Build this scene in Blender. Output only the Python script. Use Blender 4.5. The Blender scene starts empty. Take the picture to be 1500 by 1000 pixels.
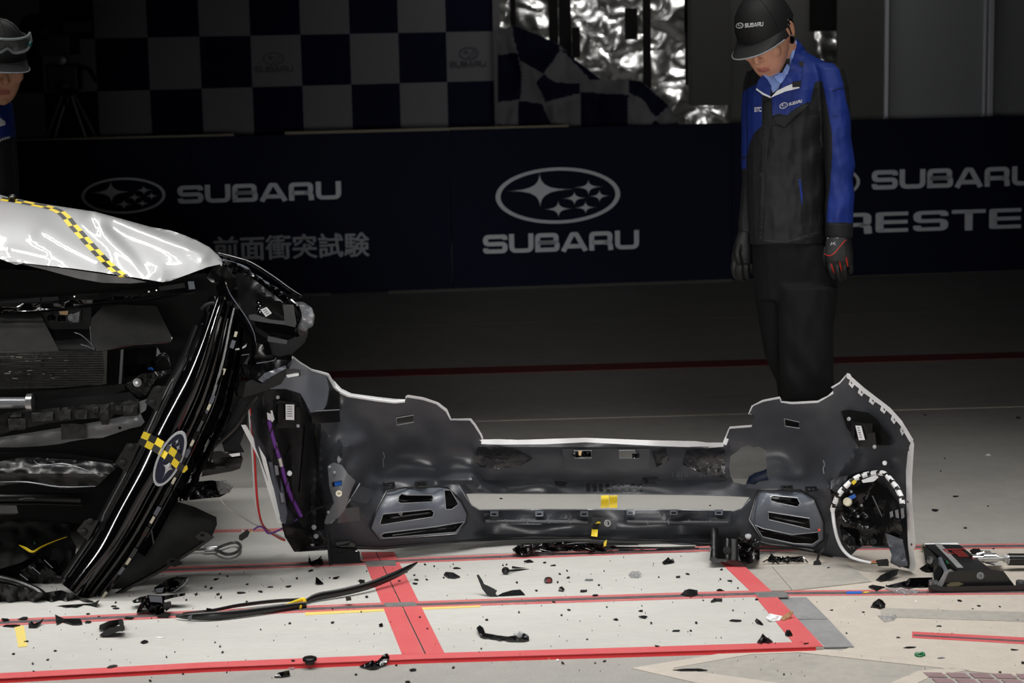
import bpy, bmesh, math, random
from mathutils import Vector, Matrix, geometry, noise
from mathutils.bvhtree import BVHTree

SC = bpy.context.scene
COL = SC.collection
random.seed(7)

# ------------------------------------------------------------------ camera
CAM_H, FPX, PITCH, ROLL = 1.5, 2800.0, math.atan(440 / 2800), 0.02
_F = Vector((0, math.cos(PITCH), -math.sin(PITCH)))
_U0 = Vector((0, math.sin(PITCH), math.cos(PITCH)))
_R0 = Vector((1, 0, 0))
_R = _R0 * math.cos(ROLL) - _U0 * math.sin(ROLL)
_U = _U0 * math.cos(ROLL) + _R0 * math.sin(ROLL)
EYE = Vector((0, 0, CAM_H))
cam = bpy.data.cameras.new('camera')
cam.sensor_width = 36
cam.lens = FPX * 36 / 1500
cam.clip_start, cam.clip_end = 0.1, 100
cam_o = bpy.data.objects.new('camera', cam)
COL.objects.link(cam_o)
m = Matrix((_R, _U, -_F)).transposed().to_4x4()
m.translation = EYE
cam_o.matrix_world = m
cam.dof.use_dof = True
cam.dof.focus_distance = 5.6
cam.dof.aperture_fstop = 5.6
SC.camera = cam_o

# ------------------------------------------------------------------ colour management, world, lamps
SC.view_settings.view_transform = 'Standard'
SC.view_settings.look = 'None'
SC.view_settings.gamma = 1
SC.view_settings.use_curve_mapping = False
SC.view_settings.exposure = -0.14
w = bpy.data.worlds.new('hall_ambient')
w.use_nodes = True
w.node_tree.nodes['Background'].inputs[0].default_value = (0.85, 0.93, 1.0, 1)
w.node_tree.nodes['Background'].inputs[1].default_value = 0.0028
SC.world = w

def area_lamp(name, loc, target, sx, sy, power, spread, color=(1, .985, .96)):
    L = bpy.data.lights.new(name, 'AREA')
    L.shape = 'RECTANGLE'; L.size = sx; L.size_y = sy
    L.energy = power; L.color = color; L.spread = math.radians(spread)
    o = bpy.data.objects.new(name, L); COL.objects.link(o)
    o.location = loc
    o.rotation_euler = (Vector(target) - Vector(loc)).to_track_quat('-Z', 'Y').to_euler()
    return o
# overhead floodlight banks of the test hall: two long strips over the crash zone
area_lamp('flood_bank', (-0.3, 5.4, 4.6), (-0.3, 5.15, 0), 4.6, .4, 27, 60)
area_lamp('flood_bank', (-0.3, 3.6, 4.6), (-0.3, 3.9, 0), 4.6, .4, 11, 68)
area_lamp('flood_bank', (-3.2, 4.4, 4.4), (-1.2, 4.3, 0), .4, 1.6, 13, 66)
area_lamp('flood_bank', (2.6, 4.4, 4.4), (1.2, 4.3, 0), .4, 1.6, 11, 66)
# low floodlight behind the photographers, aimed at the people and the barrier
area_lamp('gallery_lamp', (0.6, .4, 1.32), (0.6, 9, .38), 3.0, .24, 9.5, 34)
area_lamp('foil_fill_lamp', (1.5, 12.6, 4.4), (1.5, 14.2, 1.7), 2.4, .3, 12, 80)  # unseen lamp added to brighten the foil sheeting
area_lamp('foil_glint_strip', (1.0, 11.9, 3.6), (1.2, 14.2, 1.6), 3.6, .12, 5, 100)  # unseen strip added so the foil has something bright to reflect
# unseen strips added to put glints on the hood and grille
area_lamp('glint_strip', (-1.0, 4.3, 4.5), (-1.0, 4.3, 0), 5.0, .07, 8, 80)
area_lamp('glint_strip', (-1.6, 6.5, 4.5), (-1.6, 6.3, 0), 4.0, .05, 3, 70)

# unseen upright lamp added at left to draw bright streaks on the grille
area_lamp('grille_streak_lamp', (-4.8, 4.1, 1.9), (-1.1, 5.1, .6), .22, 1.6, 3, 45)
# rectangular lamp frame hung further back, aimed at the car
for (dx, dy, sx, sy) in ((0, .35, 1.5, .06), (0, -.35, 1.5, .06), (.75, 0, .06, .7), (-.75, 0, .06, .7)):
    area_lamp('lamp_frame', (-2.3 + dx, 9.9 + dy, 4.5), (-1.9 + dx * .2, 5.3, 1.0), sx, sy, .8 if sx > 1 else .4, 40)

# ------------------------------------------------------------------ pixel <-> place helpers (photo taken as 1500 x 1000)
def ray(x, y):
    return (_R * ((x - 750) / FPX) + _U * ((500 - y) / FPX) + _F)
def P(x, y, Y):
    d = ray(x, y)
    return EYE + d * (Y / d.y)
def FL(x, y, z=0.0):
    d = ray(x, y)
    return EYE + d * ((z - CAM_H) / d.z)
def FY(x, y, z=0.0):
    return FL(x, y, z).y
def mpp(Y):
    return Y / FPX * 1.01
def lin(c):
    return tuple((v / 255 / 12.92) if v / 255 <= .04045 else ((v / 255 + .055) / 1.055) ** 2.4 for v in c)

# ------------------------------------------------------------------ materials
def M(name, rgb, rough=.5, metal=0, spec=.5, coat=0, bump=None, var=None, trans=0, alpha=1, emit=None, stretch=None, rvar=None):
    mt = bpy.data.materials.new(name); mt.use_nodes = True
    nt = mt.node_tree; b = nt.nodes['Principled BSDF']
    c = lin(rgb) + (1,)
    b.inputs['Base Color'].default_value = c
    b.inputs['Roughness'].default_value = rough
    b.inputs['Metallic'].default_value = metal
    b.inputs['Specular IOR Level'].default_value = spec
    b.inputs['Coat Weight'].default_value = coat
    b.inputs['Coat Roughness'].default_value = .04
    b.inputs['Transmission Weight'].default_value = trans
    b.inputs['Alpha'].default_value = alpha
    N = nt.nodes.new; L = nt.links.new
    tc = None
    def coord():
        nonlocal tc
        if tc is None:
            t = N('ShaderNodeTexCoord'); tc = t.outputs['Object']
            if stretch:
                mp = N('ShaderNodeMapping'); mp.inputs['Scale'].default_value = stretch
                L(tc, mp.inputs[0]); tc = mp.outputs[0]
        return tc
    if var:
        for i, (scale, amt, c2) in enumerate(var):
            n = N('ShaderNodeTexNoise'); n.inputs['Scale'].default_value = scale; n.inputs['Detail'].default_value = 5
            n.inputs['Roughness'].default_value = .62
            L(coord(), n.inputs['Vector'])
            r = N('ShaderNodeValToRGB'); r.color_ramp.elements[0].position = .38; r.color_ramp.elements[1].position = .68
            r.color_ramp.elements[0].color = (0, 0, 0, 1); r.color_ramp.elements[1].color = (amt, amt, amt, 1)
            L(n.outputs['Fac'], r.inputs['Fac'])
            mx = N('ShaderNodeMix'); mx.data_type = 'RGBA'
            L(r.outputs['Color'], mx.inputs['Factor'])
            src = b.inputs['Base Color'].links
            if src: L(src[0].from_socket, mx.inputs['A'])
            else: mx.inputs['A'].default_value = c
            mx.inputs['B'].default_value = lin(c2) + (1,)
            L(mx.outputs['Result'], b.inputs['Base Color'])
    if rvar:
        n = N('ShaderNodeTexNoise'); n.inputs['Scale'].default_value = rvar[0]; n.inputs['Detail'].default_value = 4
        L(coord(), n.inputs['Vector'])
        mr = N('ShaderNodeMapRange'); mr.inputs['From Min'].default_value = .35; mr.inputs['From Max'].default_value = .7
        mr.inputs['To Min'].default_value = rvar[1]; mr.inputs['To Max'].default_value = rvar[2]
        L(n.outputs['Fac'], mr.inputs['Value']); L(mr.outputs['Result'], b.inputs['Roughness'])
    if bump:
        prev = None
        for (scale, strength, dist) in (bump if isinstance(bump, list) else [bump]):
            n = N('ShaderNodeTexNoise'); n.inputs['Scale'].default_value = scale; n.inputs['Detail'].default_value = 4
            L(coord(), n.inputs['Vector'])
            bp = N('ShaderNodeBump'); bp.inputs['Strength'].default_value = strength; bp.inputs['Distance'].default_value = dist
            L(n.outputs['Fac'], bp.inputs['Height'])
            if prev: L(prev, bp.inputs['Normal'])
            prev = bp.outputs['Normal']
        L(prev, b.inputs['Normal'])
    return mt

MT = {}
def defm(k, *a, **kw):
    MT[k] = M(k, *a, **kw); return MT[k]
# floor family
defm('bare_concrete', (162, 160, 155), .8, spec=.2, bump=[(60, .25, .002), (320, .25, .001)], var=[(1.3, .5, (142, 140, 135)), (14, .35, (178, 174, 168)), (160, .35, (130, 126, 120))], rvar=(3, .55, .85))
defm('warm_concrete', (192, 184, 172), .75, bump=(120, .2, .001), var=[(2.0, .5, (180, 174, 166)), (20, .35, (214, 202, 188)), (130, .25, (170, 158, 148))])
defm('polished_slab', (200, 199, 194), .5, bump=(200, .06, .001), var=[(1.4, .6, (182, 181, 176)), (7, .4, (208, 205, 198)), (60, .25, (168, 166, 160))], stretch=(.45, 1.6, 1), rvar=(4, .38, .6))
defm('red_paint', (208, 90, 93), .55, var=[(9, .4, (214, 116, 116)), (70, .25, (190, 78, 82))])
defm('deep_red_paint', (214, 40, 44), .5, var=[(30, .4, (190, 40, 44))])
defm('worn_red', (128, 44, 44), .7, var=[(6, .5, (96, 50, 48))])
defm('yellow_paint', (228, 206, 110), .6, var=[(40, .4, (214, 200, 150))])
defm('groove', (84, 80, 82), .6, var=[(40, .5, (120, 112, 112))])
defm('dark_joint', (40, 38, 38), .8)
defm('steel_plate', (168, 168, 166), .42, metal=.6, var=[(30, .6, (120, 120, 120))], bump=(90, .2, .001))
defm('grey_plate', (142, 142, 143), .6, var=[(9, .6, (116, 117, 120)), (60, .3, (166, 164, 162))], bump=(160, .2, .001))
defm('patched_concrete', (164, 160, 152), .8, var=[(3, .7, (140, 138, 134)), (40, .4, (184, 176, 166))], bump=(110, .3, .0015))
defm('plum_tile', (146, 120, 122), .7, var=[(25, .5, (120, 96, 100))])
defm('pale_bare', (188, 186, 180), .75, spec=.2, bump=(120, .2, .001), var=[(2.2, .5, (170, 168, 162)), (30, .3, (198, 194, 188))])
# car / bumper
defm('white_paint', (188, 189, 190), .35, coat=1, spec=.5)
defm('white_edge', (226, 227, 228), .4)
defm('primer_grey', (150, 150, 150), .5, var=[(12, .5, (118, 118, 118))])
defm('black_gloss', (5, 5, 7), .1, coat=.4, spec=.4)
defm('black_semi', (15, 15, 16), .32, spec=.55, bump=(60, .12, .001))
defm('black_matte', (14, 14, 15), .65, spec=.3, bump=(150, .25, .001), var=[(14, .5, (40, 40, 41))])
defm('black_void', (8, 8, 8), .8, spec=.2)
defm('black_crumple', (14, 14, 15), .2, spec=.6, bump=[(14, .9, .012), (45, .6, .004)])
defm('black_scuffed', (14, 14, 14), .7, spec=.25, bump=[(30, .4, .003)], var=[(22, .5, (38, 37, 35)), (120, .4, (12, 12, 12))])
defm('foam_black', (32, 32, 32), .85, bump=[(90, .8, .004), (260, .6, .002)], var=[(50, .5, (60, 60, 58))])
defm('bumper_inner', (60, 62, 67), .34, spec=.5, var=[(2.2, .5, (50, 51, 55)), (16, .2, (74, 75, 79))], bump=(120, .08, .001), rvar=(3, .3, .5))
defm('bumper_scrape', (34, 34, 37), .22, spec=.7, bump=(60, .9, .005))
defm('bezel_dark', (44, 46, 51), .35)
defm('bezel_grey', (98, 103, 112), .3, spec=.55)
defm('rim_light', (150, 153, 158), .35, metal=.4)
defm('star_silver', (196, 198, 202), .35, metal=.4)
defm('black_dented', (20, 20, 21), .3, spec=.5, bump=[(9, .5, .01), (40, .3, .003)])
defm('fastener', (150, 152, 156), .5)
defm('bracket_grey', (104, 106, 110), .45)
defm('chrome', (214, 216, 220), .12, metal=1)
defm('emblem_blue', (12, 18, 52), .35, coat=.2)
defm('tape_yellow', (240, 210, 40), .45)
defm('tape_black', (24, 24, 25), .45)
defm('label_white', (232, 234, 236), .5)
defm('print_black', (40, 40, 44), .6)
defm('screw_metal', (190, 190, 190), .3, metal=.9)
defm('beam_grey', (146, 148, 150), .38, metal=.25, var=[(10, .5, (96, 98, 100))])
defm('tube_grey', (150, 152, 156), .3, metal=.5)
defm('fin_metal', (64, 64, 62), .45, metal=.4, var=[(18, .8, (36, 36, 35)), (90, .7, (92, 90, 84))])
defm('lens_clear', (214, 218, 222), .05, trans=.85, spec=.8, alpha=.45, bump=(70, .8, .006))
defm('wire_purple', (96, 44, 132), .4)
defm('wire_red', (206, 44, 44), .4)
defm('wire_white', (216, 216, 214), .4)
defm('wire_black', (18, 18, 18), .4)
defm('plug_blue', (40, 104, 200), .4)
defm('cream_plastic', (214, 208, 184), .4)
defm('orange_plastic', (214, 66, 30), .4)
defm('steel_cable', (92, 94, 92), .45, metal=.6, bump=(300, .6, .002))
defm('clear_film', (226, 228, 230), .12, trans=.7, alpha=.75, bump=(60, 1, .01))
defm('amber_film', (198, 160, 120), .3, trans=.3, alpha=.85)
defm('tan_tape', (212, 176, 130), .6)
defm('green_plastic', (24, 112, 66), .4)
defm('grey_mud', (120, 112, 84), .8)
defm('worn_emblem', (150, 44, 40), .6, var=[(60, .6, (70, 40, 40))])
defm('faded_red', (204, 106, 106), .6, var=[(12, .6, (196, 140, 138)), (60, .3, (170, 76, 78))])
# background
defm('banner_navy', (14, 18, 40), .8, spec=.2)
defm('print_grey', (204, 207, 214), .75, spec=.2)
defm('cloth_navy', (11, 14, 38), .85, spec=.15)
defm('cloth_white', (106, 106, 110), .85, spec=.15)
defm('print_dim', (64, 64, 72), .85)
defm('foil', (230, 230, 228), .34, metal=1, bump=[(5, .25, .03)])
defm('wall_dark', (70, 70, 68), .8, var=[(1.5, .5, (58, 58, 56))])
defm('panel_grey', (116, 118, 120), .75)
defm('strip_metal', (170, 172, 180), .4, metal=.4)
defm('camera_black', (22, 22, 22), .5)
defm('tripod_grey', (120, 122, 126), .4, metal=.5)
defm('rail_wood', (120, 112, 92), .6)
# people
defm('skin', (206, 150, 122), .5, spec=.4, var=[(18, .3, (190, 128, 104))], bump=(400, .1, .0008))
defm('lips', (176, 106, 92), .45)
defm('hair', (14, 12, 12), .45, bump=(200, .7, .003), stretch=(1, 1, .2))
defm('eye_white', (210, 206, 200), .2)
defm('eye_dark', (20, 14, 12), .1)
defm('jacket_blue', (21, 45, 122), .62, spec=.35, bump=[(900, .25, .0006), (14, .35, .01)])
defm('jacket_black', (25, 26, 28), .68, spec=.35, bump=[(900, .25, .0006), (12, .4, .01)])
defm('trouser_black', (15, 16, 17), .8, spec=.2, bump=[(900, .25, .0006), (10, .4, .01)])
defm('shirt_blue', (138, 164, 226), .7)
defm('zip_white', (222, 224, 228), .55)
defm('cap_black', (14, 14, 15), .7, bump=(700, .3, .0006))
defm('cap_trim', (150, 152, 156), .5)
defm('logo_white', (224, 226, 228), .6)
defm('glove_black', (13, 13, 14), .6, bump=(160, .5, .002))
defm('glove_grey', (40, 41, 44), .6)
defm('glove_red', (206, 48, 30), .5)
defm('shoe_navy', (28, 38, 64), .5)
defm('goggle_clear', (226, 230, 232), .06, trans=.9, spec=.7, alpha=.4)
defm('goggle_frame', (196, 202, 206), .15, trans=.3, spec=.7)
defm('teal_plastic', (30, 112, 112), .4)

# ------------------------------------------------------------------ object builders
ORG = {}
def thing(name, label, cat, loc, group=None):
    o = bpy.data.objects.new(name, None); COL.objects.link(o)
    o.empty_display_size = .1
    o.location = loc; ORG[o.name] = Vector(loc)
    o['label'] = label; o['category'] = cat
    if group: o['group'] = group
    return o
def tag(o, label=None, cat=None, group=None, kind=None):
    if label: o['label'] = label
    if cat: o['category'] = cat
    if group: o['group'] = group
    if kind: o['kind'] = kind
    return o
def mesh(name, V, F, mats, parent=None, smooth=False, mi=None, kind=None, label=None):
    V = [Vector(v) for v in V]
    if parent is not None:
        org = ORG[parent.name]
    else:
        xs = [v.x for v in V]; ys = [v.y for v in V]; zs = [v.z for v in V]
        org = Vector(((min(xs) + max(xs)) / 2, (min(ys) + max(ys)) / 2, min(zs)))
    me = bpy.data.meshes.new(name)
    me.from_pydata([v - org for v in V], [], F)
    mats = mats if isinstance(mats, (list, tuple)) else [mats]
    for k in mats: me.materials.append(MT[k] if isinstance(k, str) else k)
    if mi: me.polygons.foreach_set('material_index', mi)
    if smooth: me.polygons.foreach_set('use_smooth', [True] * len(me.polygons))
    bm = bmesh.new(); bm.from_mesh(me)
    bmesh.ops.recalc_face_normals(bm, faces=bm.faces)
    bm.to_mesh(me); bm.free()
    me.update()
    o = bpy.data.objects.new(name, me); COL.objects.link(o)
    ORG[o.name] = org
    if parent is not None: o.parent = parent
    else: o.location = org
    if kind: o['kind'] = kind
    if label: o['label'] = label
    return o

class MB:
    def __init__(s): s.V = []; s.F = []; s.mi = []
    def add(s, V, F, m=0):
        n = len(s.V); s.V += [Vector(v) for v in V]
        s.F += [tuple(i + n for i in f) for f in F]; s.mi += [m] * len(F)
        return s
    def build(s, name, mats, parent=None, smooth=False, **kw):
        return mesh(name, s.V, s.F, mats, parent, smooth, s.mi, **kw)

def in_poly(x, y, poly):
    c = False; j = len(poly) - 1
    for i in range(len(poly)):
        xi, yi = poly[i][:2]; xj, yj = poly[j][:2]
        if (yi > y) != (yj > y) and x < (xj - xi) * (y - yi) / (yj - yi) + xi: c = not c
        j = i
    return c
def dens(poly, step, closed=True):
    out = []; n = len(poly)
    for i in range(n if closed else n - 1):
        a = poly[i]; b = poly[(i + 1) % n]
        k = max(1, int(math.hypot(b[0] - a[0], b[1] - a[1]) / step))
        for t in range(k): out.append(tuple(a[q] + (b[q] - a[q]) * t / k for q in range(len(a))))
    if not closed: out.append(tuple(poly[-1]))
    return out
def smooth_poly(poly, n=4, closed=True):
    out = []; N = len(poly)
    def g(i): return poly[i % N] if closed else poly[max(0, min(N - 1, i))]
    for i in range(N if closed else N - 1):
        p0, p1, p2, p3 = g(i - 1), g(i), g(i + 1), g(i + 2)
        for k in range(n):
            t = k / n
            out.append(tuple(.5 * (2 * p1[q] + (p2[q] - p0[q]) * t + (2 * p0[q] - 5 * p1[q] + 4 * p2[q] - p3[q]) * t * t + (3 * p1[q] - p0[q] - 3 * p2[q] + p3[q]) * t ** 3) for q in range(len(p1))))
    if not closed: out.append(tuple(poly[-1]))
    return out
def idw(ctrl, p=3.0):
    def f(x, y):
        s = w = 0
        for (cx, cy, v) in ctrl:
            d = ((x - cx) ** 2 + (y - cy) ** 2) ** .5 + .5
            k = d ** -p; s += k * v; w += k
        return s / w
    return f
def tps(ctrl, reg=.02, sc=100.0):
    """smooth thin-plate surface through (near) the control points"""
    import numpy as np
    X = np.array([(c[0] / sc, c[1] / sc) for c in ctrl]); z = np.array([c[2] for c in ctrl]); n = len(X)
    def U(r2): return r2 * np.log(r2 + 1e-9) * .5
    D = ((X[:, None] - X[None]) ** 2).sum(-1)
    A = np.zeros((n + 3, n + 3)); A[:n, :n] = U(D) + reg * np.eye(n); A[:n, n] = 1; A[:n, n + 1:] = X; A[n, :n] = 1; A[n + 1:, :n] = X.T
    k = np.linalg.solve(A, np.concatenate([z, [0, 0, 0]]))
    def f(x, y):
        x /= sc; y /= sc
        r2 = (X[:, 0] - x) ** 2 + (X[:, 1] - y) ** 2
        return float((k[:n] * U(r2)).sum() + k[n] + k[n + 1] * x + k[n + 2] * y)
    return f
def tri2d(outline, holes, grid):
    pts = []; edges = []
    for lp in [outline] + holes:
        n0 = len(pts); pts += [Vector(p[:2]) for p in lp]
        edges += [(n0 + i, n0 + (i + 1) % len(lp)) for i in range(len(lp))]
    if grid:
        xs = [p[0] for p in outline]; ys = [p[1] for p in outline]
        y = min(ys) + grid * .5; r = 0
        while y < max(ys):
            x = min(xs) + grid * (.5 if r % 2 else .25)
            while x < max(xs):
                if in_poly(x, y, outline) and not any(in_poly(x, y, h) for h in holes): pts.append(Vector((x, y)))
                x += grid
            y += grid * .87; r += 1
    v, e, f, *_ = geometry.delaunay_2d_cdt(pts, edges, [], 0, 1e-4)
    F = []
    for t in f:
        cx = sum(v[i][0] for i in t) / 3; cy = sum(v[i][1] for i in t) / 3
        if in_poly(cx, cy, outline) and not any(in_poly(cx, cy, h) for h in holes): F.append(tuple(t))
    return [(q[0], q[1]) for q in v], F
def shell(v3, F, back):
    """closed solid from a front surface and its backed-off copy"""
    n = len(v3); V = list(v3) + list(back)
    G = [tuple(f) for f in F] + [tuple(n + i for i in reversed(f)) for f in F]
    cnt = {}
    for f in F:
        for i in range(len(f)):
            a, b = f[i], f[(i + 1) % len(f)]
            cnt[(a, b)] = 1
    for (a, b) in list(cnt):
        if (b, a) not in cnt: G.append((b, a, a + n, b + n))
    return V, G
def relief(name, outline, depth, mat, parent=None, holes=(), grid=8, thick=.004, smooth=True, step=None, crumple=None, mb=None, **kw):
    """sheet part: silhouette taken along the sight lines, own depth profile and thickness"""
    st = step or (grid or 30)
    ol = dens(outline, st); hs = [dens(h, st) for h in holes]
    v, F = tri2d(ol, hs, grid)
    df = depth if callable(depth) else (lambda x, y: depth)
    front = []; back = []
    for (x, y) in v:
        Y = df(x, y)
        if crumple: Y += crumple[1] * noise.noise(Vector((x / crumple[0], y / crumple[0], 3.3)))
        front.append(P(x, y, Y)); back.append(P(x, y, Y + thick))
    V, G = shell(front, F, back)
    if mb is not None: mb.add(V, G); return None
    return mesh(name, V, G, mat, parent, False if not smooth else smooth, **kw) if not smooth else _sm(mesh(name, V, G, mat, parent, False, **kw))
def _sm(o, ang=38):
    me = o.data
    me.polygons.foreach_set('use_smooth', [True] * len(me.polygons))
    bm = bmesh.new(); bm.from_mesh(me)
    ca = math.radians(ang)
    for e in bm.edges:
        e.smooth = len(e.link_faces) == 2 and e.calc_face_angle(0) < ca
    bm.to_mesh(me); bm.free()
    return o
def floor_poly(name, pts, z, mat, parent, thick=.003, **kw):
    v, F = tri2d([p[:2] for p in pts], [], None)
    top = [FL(x, y, z) for x, y in v]
    V, G = shell(top, F, [p - Vector((0, 0, thick)) for p in top])
    return mesh(name, V, G, mat, parent, **kw)
def frames(pts):
    T = []
    for i in range(len(pts)):
        a = pts[max(0, i - 1)]; b = pts[min(len(pts) - 1, i + 1)]
        T.append((b - a).normalized() if (b - a).length > 1e-9 else Vector((0, 0, 1)))
    up = Vector((0, 0, 1)) if abs(T[0].z) < .9 else Vector((1, 0, 0))
    n = (up - T[0] * up.dot(T[0])).normalized(); fr = []
    for t in T:
        n = (n - t * n.dot(t)); n = n.normalized() if n.length > 1e-6 else t.orthogonal().normalized()
        fr.append((n, t.cross(n)))
    return fr
def tube_vf(pts, r, n=8, spline=True, flat=1.0, sub=4, ph=0):
    pts = [Vector(p) for p in pts]
    rs = r if isinstance(r, (list, tuple)) else [r] * len(pts)
    if spline and len(pts) > 2:
        q = smooth_poly([tuple(p) + (rs[i],) for i, p in enumerate(pts)], sub, False)
        pts = [Vector(a[:3]) for a in q]; rs = [a[3] for a in q]
    fr = frames(pts); V = []; F = []
    for i, p in enumerate(pts):
        a, b = fr[i]
        for k in range(n):
            t = 2 * math.pi * k / n + ph
            V.append(p + a * (math.cos(t) * rs[i] * flat) + b * (math.sin(t) * rs[i]))
    for i in range(len(pts) - 1):
        for k in range(n):
            F.append((i * n + k, i * n + (k + 1) % n, (i + 1) * n + (k + 1) % n, (i + 1) * n + k))
    F.append(tuple(range(n))); e = (len(pts) - 1) * n; F.append(tuple(e + k for k in reversed(range(n))))
    return V, F
def tube(name, pts, r, mat, parent=None, n=8, spline=True, flat=1.0, sub=4, **kw):
    V, F = tube_vf(pts, r, n, spline, flat, sub)
    return _sm(mesh(name, V, F, mat, parent, **kw), 50)
def tube_px(name, pts, r_px, mat, parent=None, **kw):
    q = [P(*p[:3]) for p in pts]
    return tube(name, q, [mpp(p[2]) * r_px for p in pts] if not isinstance(r_px, (list, tuple)) else [mpp(p[2]) * a for p, a in zip(pts, r_px)], mat, parent, **kw)
def box_vf(c, s, R=None, bev=0):
    bm = bmesh.new(); bmesh.ops.create_cube(bm, size=1)
    for v in bm.verts: v.co = Vector((v.co.x * s[0], v.co.y * s[1], v.co.z * s[2]))
    if bev: bmesh.ops.bevel(bm, geom=bm.edges[:], offset=bev, segments=2, affect='EDGES', profile=.6)
    R = R or Matrix.Identity(3)
    V = [R @ v.co + Vector(c) for v in bm.verts]; bm.verts.index_update()
    F = [tuple(v.index for v in f.verts) for f in bm.faces]; bm.free()
    return V, F
def box(name, c, s, mat, parent=None, R=None, bev=.002, **kw):
    V, F = box_vf(c, s, R, bev); return mesh(name, V, F, mat, parent, **kw)
def rot(x=0, y=0, z=0):
    from mathutils import Euler
    return Euler((math.radians(x), math.radians(y), math.radians(z))).to_matrix()
def lathe_vf(prof, c, axis=Vector((0, 0, 1)), n=16):
    axis = Vector(axis).normalized(); a = axis.orthogonal().normalized(); b = axis.cross(a)
    V = []; F = []
    for (r, h) in prof:
        for k in range(n):
            t = 2 * math.pi * k / n
            V.append(Vector(c) + axis * h + a * (r * math.cos(t)) + b * (r * math.sin(t)))
    for i in range(len(prof) - 1):
        for k in range(n): F.append((i * n + k, i * n + (k + 1) % n, (i + 1) * n + (k + 1) % n, (i + 1) * n + k))
    F.append(tuple(range(n))); e = (len(prof) - 1) * n; F.append(tuple(e + k for k in range(n)))
    return V, F
def lathe(name, prof, c, axis, mat, parent=None, n=16, **kw):
    V, F = lathe_vf(prof, c, axis, n); return _sm(mesh(name, V, F, mat, parent, **kw))
def screw(name, x, y, Y, r_px, mat='screw_metal', parent=None):
    r = r_px * mpp(Y)
    return lathe(name, [(r, 0), (r, .002), (r * .75, .004), (r * .5, .004), (r * .5, .008), (0.0002, .009)], P(x, y, Y), -ray(x, y), mat, parent, 12)

# ------------------------------------------------------------------ lettering
def rcorner(pts, r, closed=False):
    out = []; n = len(pts)
    for i in range(n):
        if not closed and i in (0, n - 1): out.append(pts[i]); continue
        a = Vector(pts[i - 1]); b = Vector(pts[i]); c = Vector(pts[(i + 1) % n])
        d1 = (a - b); d2 = (c - b); q = min(r, d1.length / 2.01, d2.length / 2.01)
        p0 = b + d1.normalized() * q; p1 = b + d2.normalized() * q
        for k in range(5):
            t = k / 4; out.append(tuple((1 - t) ** 2 * p0 + 2 * t * (1 - t) * b + t * t * p1))
    return out
def ribbon(pts, hx, hy, closed=False):
    n = len(pts); V = []; F = []
    for i in range(n):
        a = Vector(pts[i - 1] if (i or closed) else pts[i]); b = Vector(pts[(i + 1) % n] if (i < n - 1 or closed) else pts[i])
        p = Vector(pts[i])
        d1 = (p - a).normalized() if (p - a).length > 1e-7 else None
        d2 = (b - p).normalized() if (b - p).length > 1e-7 else None
        d1 = d1 or d2; d2 = d2 or d1
        t = (d1 + d2); t = t.normalized() if t.length > 1e-6 else d1
        nrm = Vector((-t.y, t.x)); k = 1 / max(.5, nrm.dot(Vector((-d1.y, d1.x))))
        off = Vector((nrm.x * hx * k, nrm.y * hy * k))
        V += [tuple(p + off), tuple(p - off)]
    for i in range(n if closed else n - 1):
        j = (i + 1) % n; F.append((2 * i, 2 * i + 1, 2 * j + 1, 2 * j))
    return V, F
GL = {
 'S': ([([(1.17, .71), (1.17, .88), (.13, .88), (.13, .5), (1.17, .5), (1.17, .12), (.13, .12), (.13, .29)], .17, 0)], 1.3),
 'U': ([([(.13, 1), (.13, .12), (1.17, .12), (1.17, 1)], .24, 0)], 1.3),
 'B': ([([(.13, .12), (.13, .88), (1.12, .88), (1.12, .5), (.13, .5)], .14, 0), ([(.13, .5), (1.17, .5), (1.17, .12), (.0, .12)], .14, 0)], 1.3),
 'A': ([([(.1, 0), (.6, .89), (.82, .89), (1.32, 0)], .02, 0), ([(.34, .26), (1.08, .26)], 0, 0)], 1.42),
 'R': ([([(.13, 0), (.13, .88), (1.12, .88), (1.12, .42), (.13, .42)], .15, 0), ([(.8, .42), (1.13, .36), (1.16, 0)], .12, 0)], 1.3),
 'F': ([([(.13, 0), (.13, .88), (1.2, .88)], .01, 0), ([(.13, .46), (1.1, .46)], 0, 0)], 1.25),
 'O': ([([(.13, .12), (.13, .88), (1.17, .88), (1.17, .12)], .3, 1)], 1.3),
 'E': ([([(1.22, .88), (.13, .88), (.13, .12), (1.22, .12)], .01, 0), ([(.13, .5), (1.2, .5)], 0, 0)], 1.28),
 'T': ([([(0, .88), (1.3, .88)], 0, 0), ([(.65, .88), (.65, 0)], 0, 0)], 1.3),
 'C': ([([(1.17, .7), (1.17, .88), (.13, .88), (.13, .12), (1.17, .12), (1.17, .3)], .2, 0)], 1.3),
}
def word2d(txt, height, width, hx=.135, hy=.108, gap=.1):
    """flat strokes of a word in a box width x height, origin lower left"""
    tot = sum(GL[c][1] for c in txt) + gap * (len(txt) - 1); sx = width / tot
    V = []; F = []; x = 0
    for c in txt:
        for pts, r, cl in GL[c][0]:
            q = rcorner(pts, r, bool(cl)) if r else pts
            v, f = ribbon(q, hx, hy, bool(cl)); n = len(V)
            V += [((x + a) * sx, b * height) for a, b in v]; F += [tuple(i + n for i in g) for g in f]
        x += GL[c][1] + gap
    return V, F
def star2d(cx, cy, a, b, p=.36, n=9):
    pts = []
    for q in range(4):
        for k in range(n):
            t = math.pi / 2 * k / n + q * math.pi / 2
            c, s = math.cos(t), math.sin(t)
            pts.append((cx + a * math.copysign(abs(c) ** (1 / p * 1.6), c), cy + b * math.copysign(abs(s) ** (1 / p * 1.6), s)))
    n0 = len(pts); return [(cx, cy)] + pts, [(0, 1 + i, 1 + (i + 1) % n0) for i in range(n0)]
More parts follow.
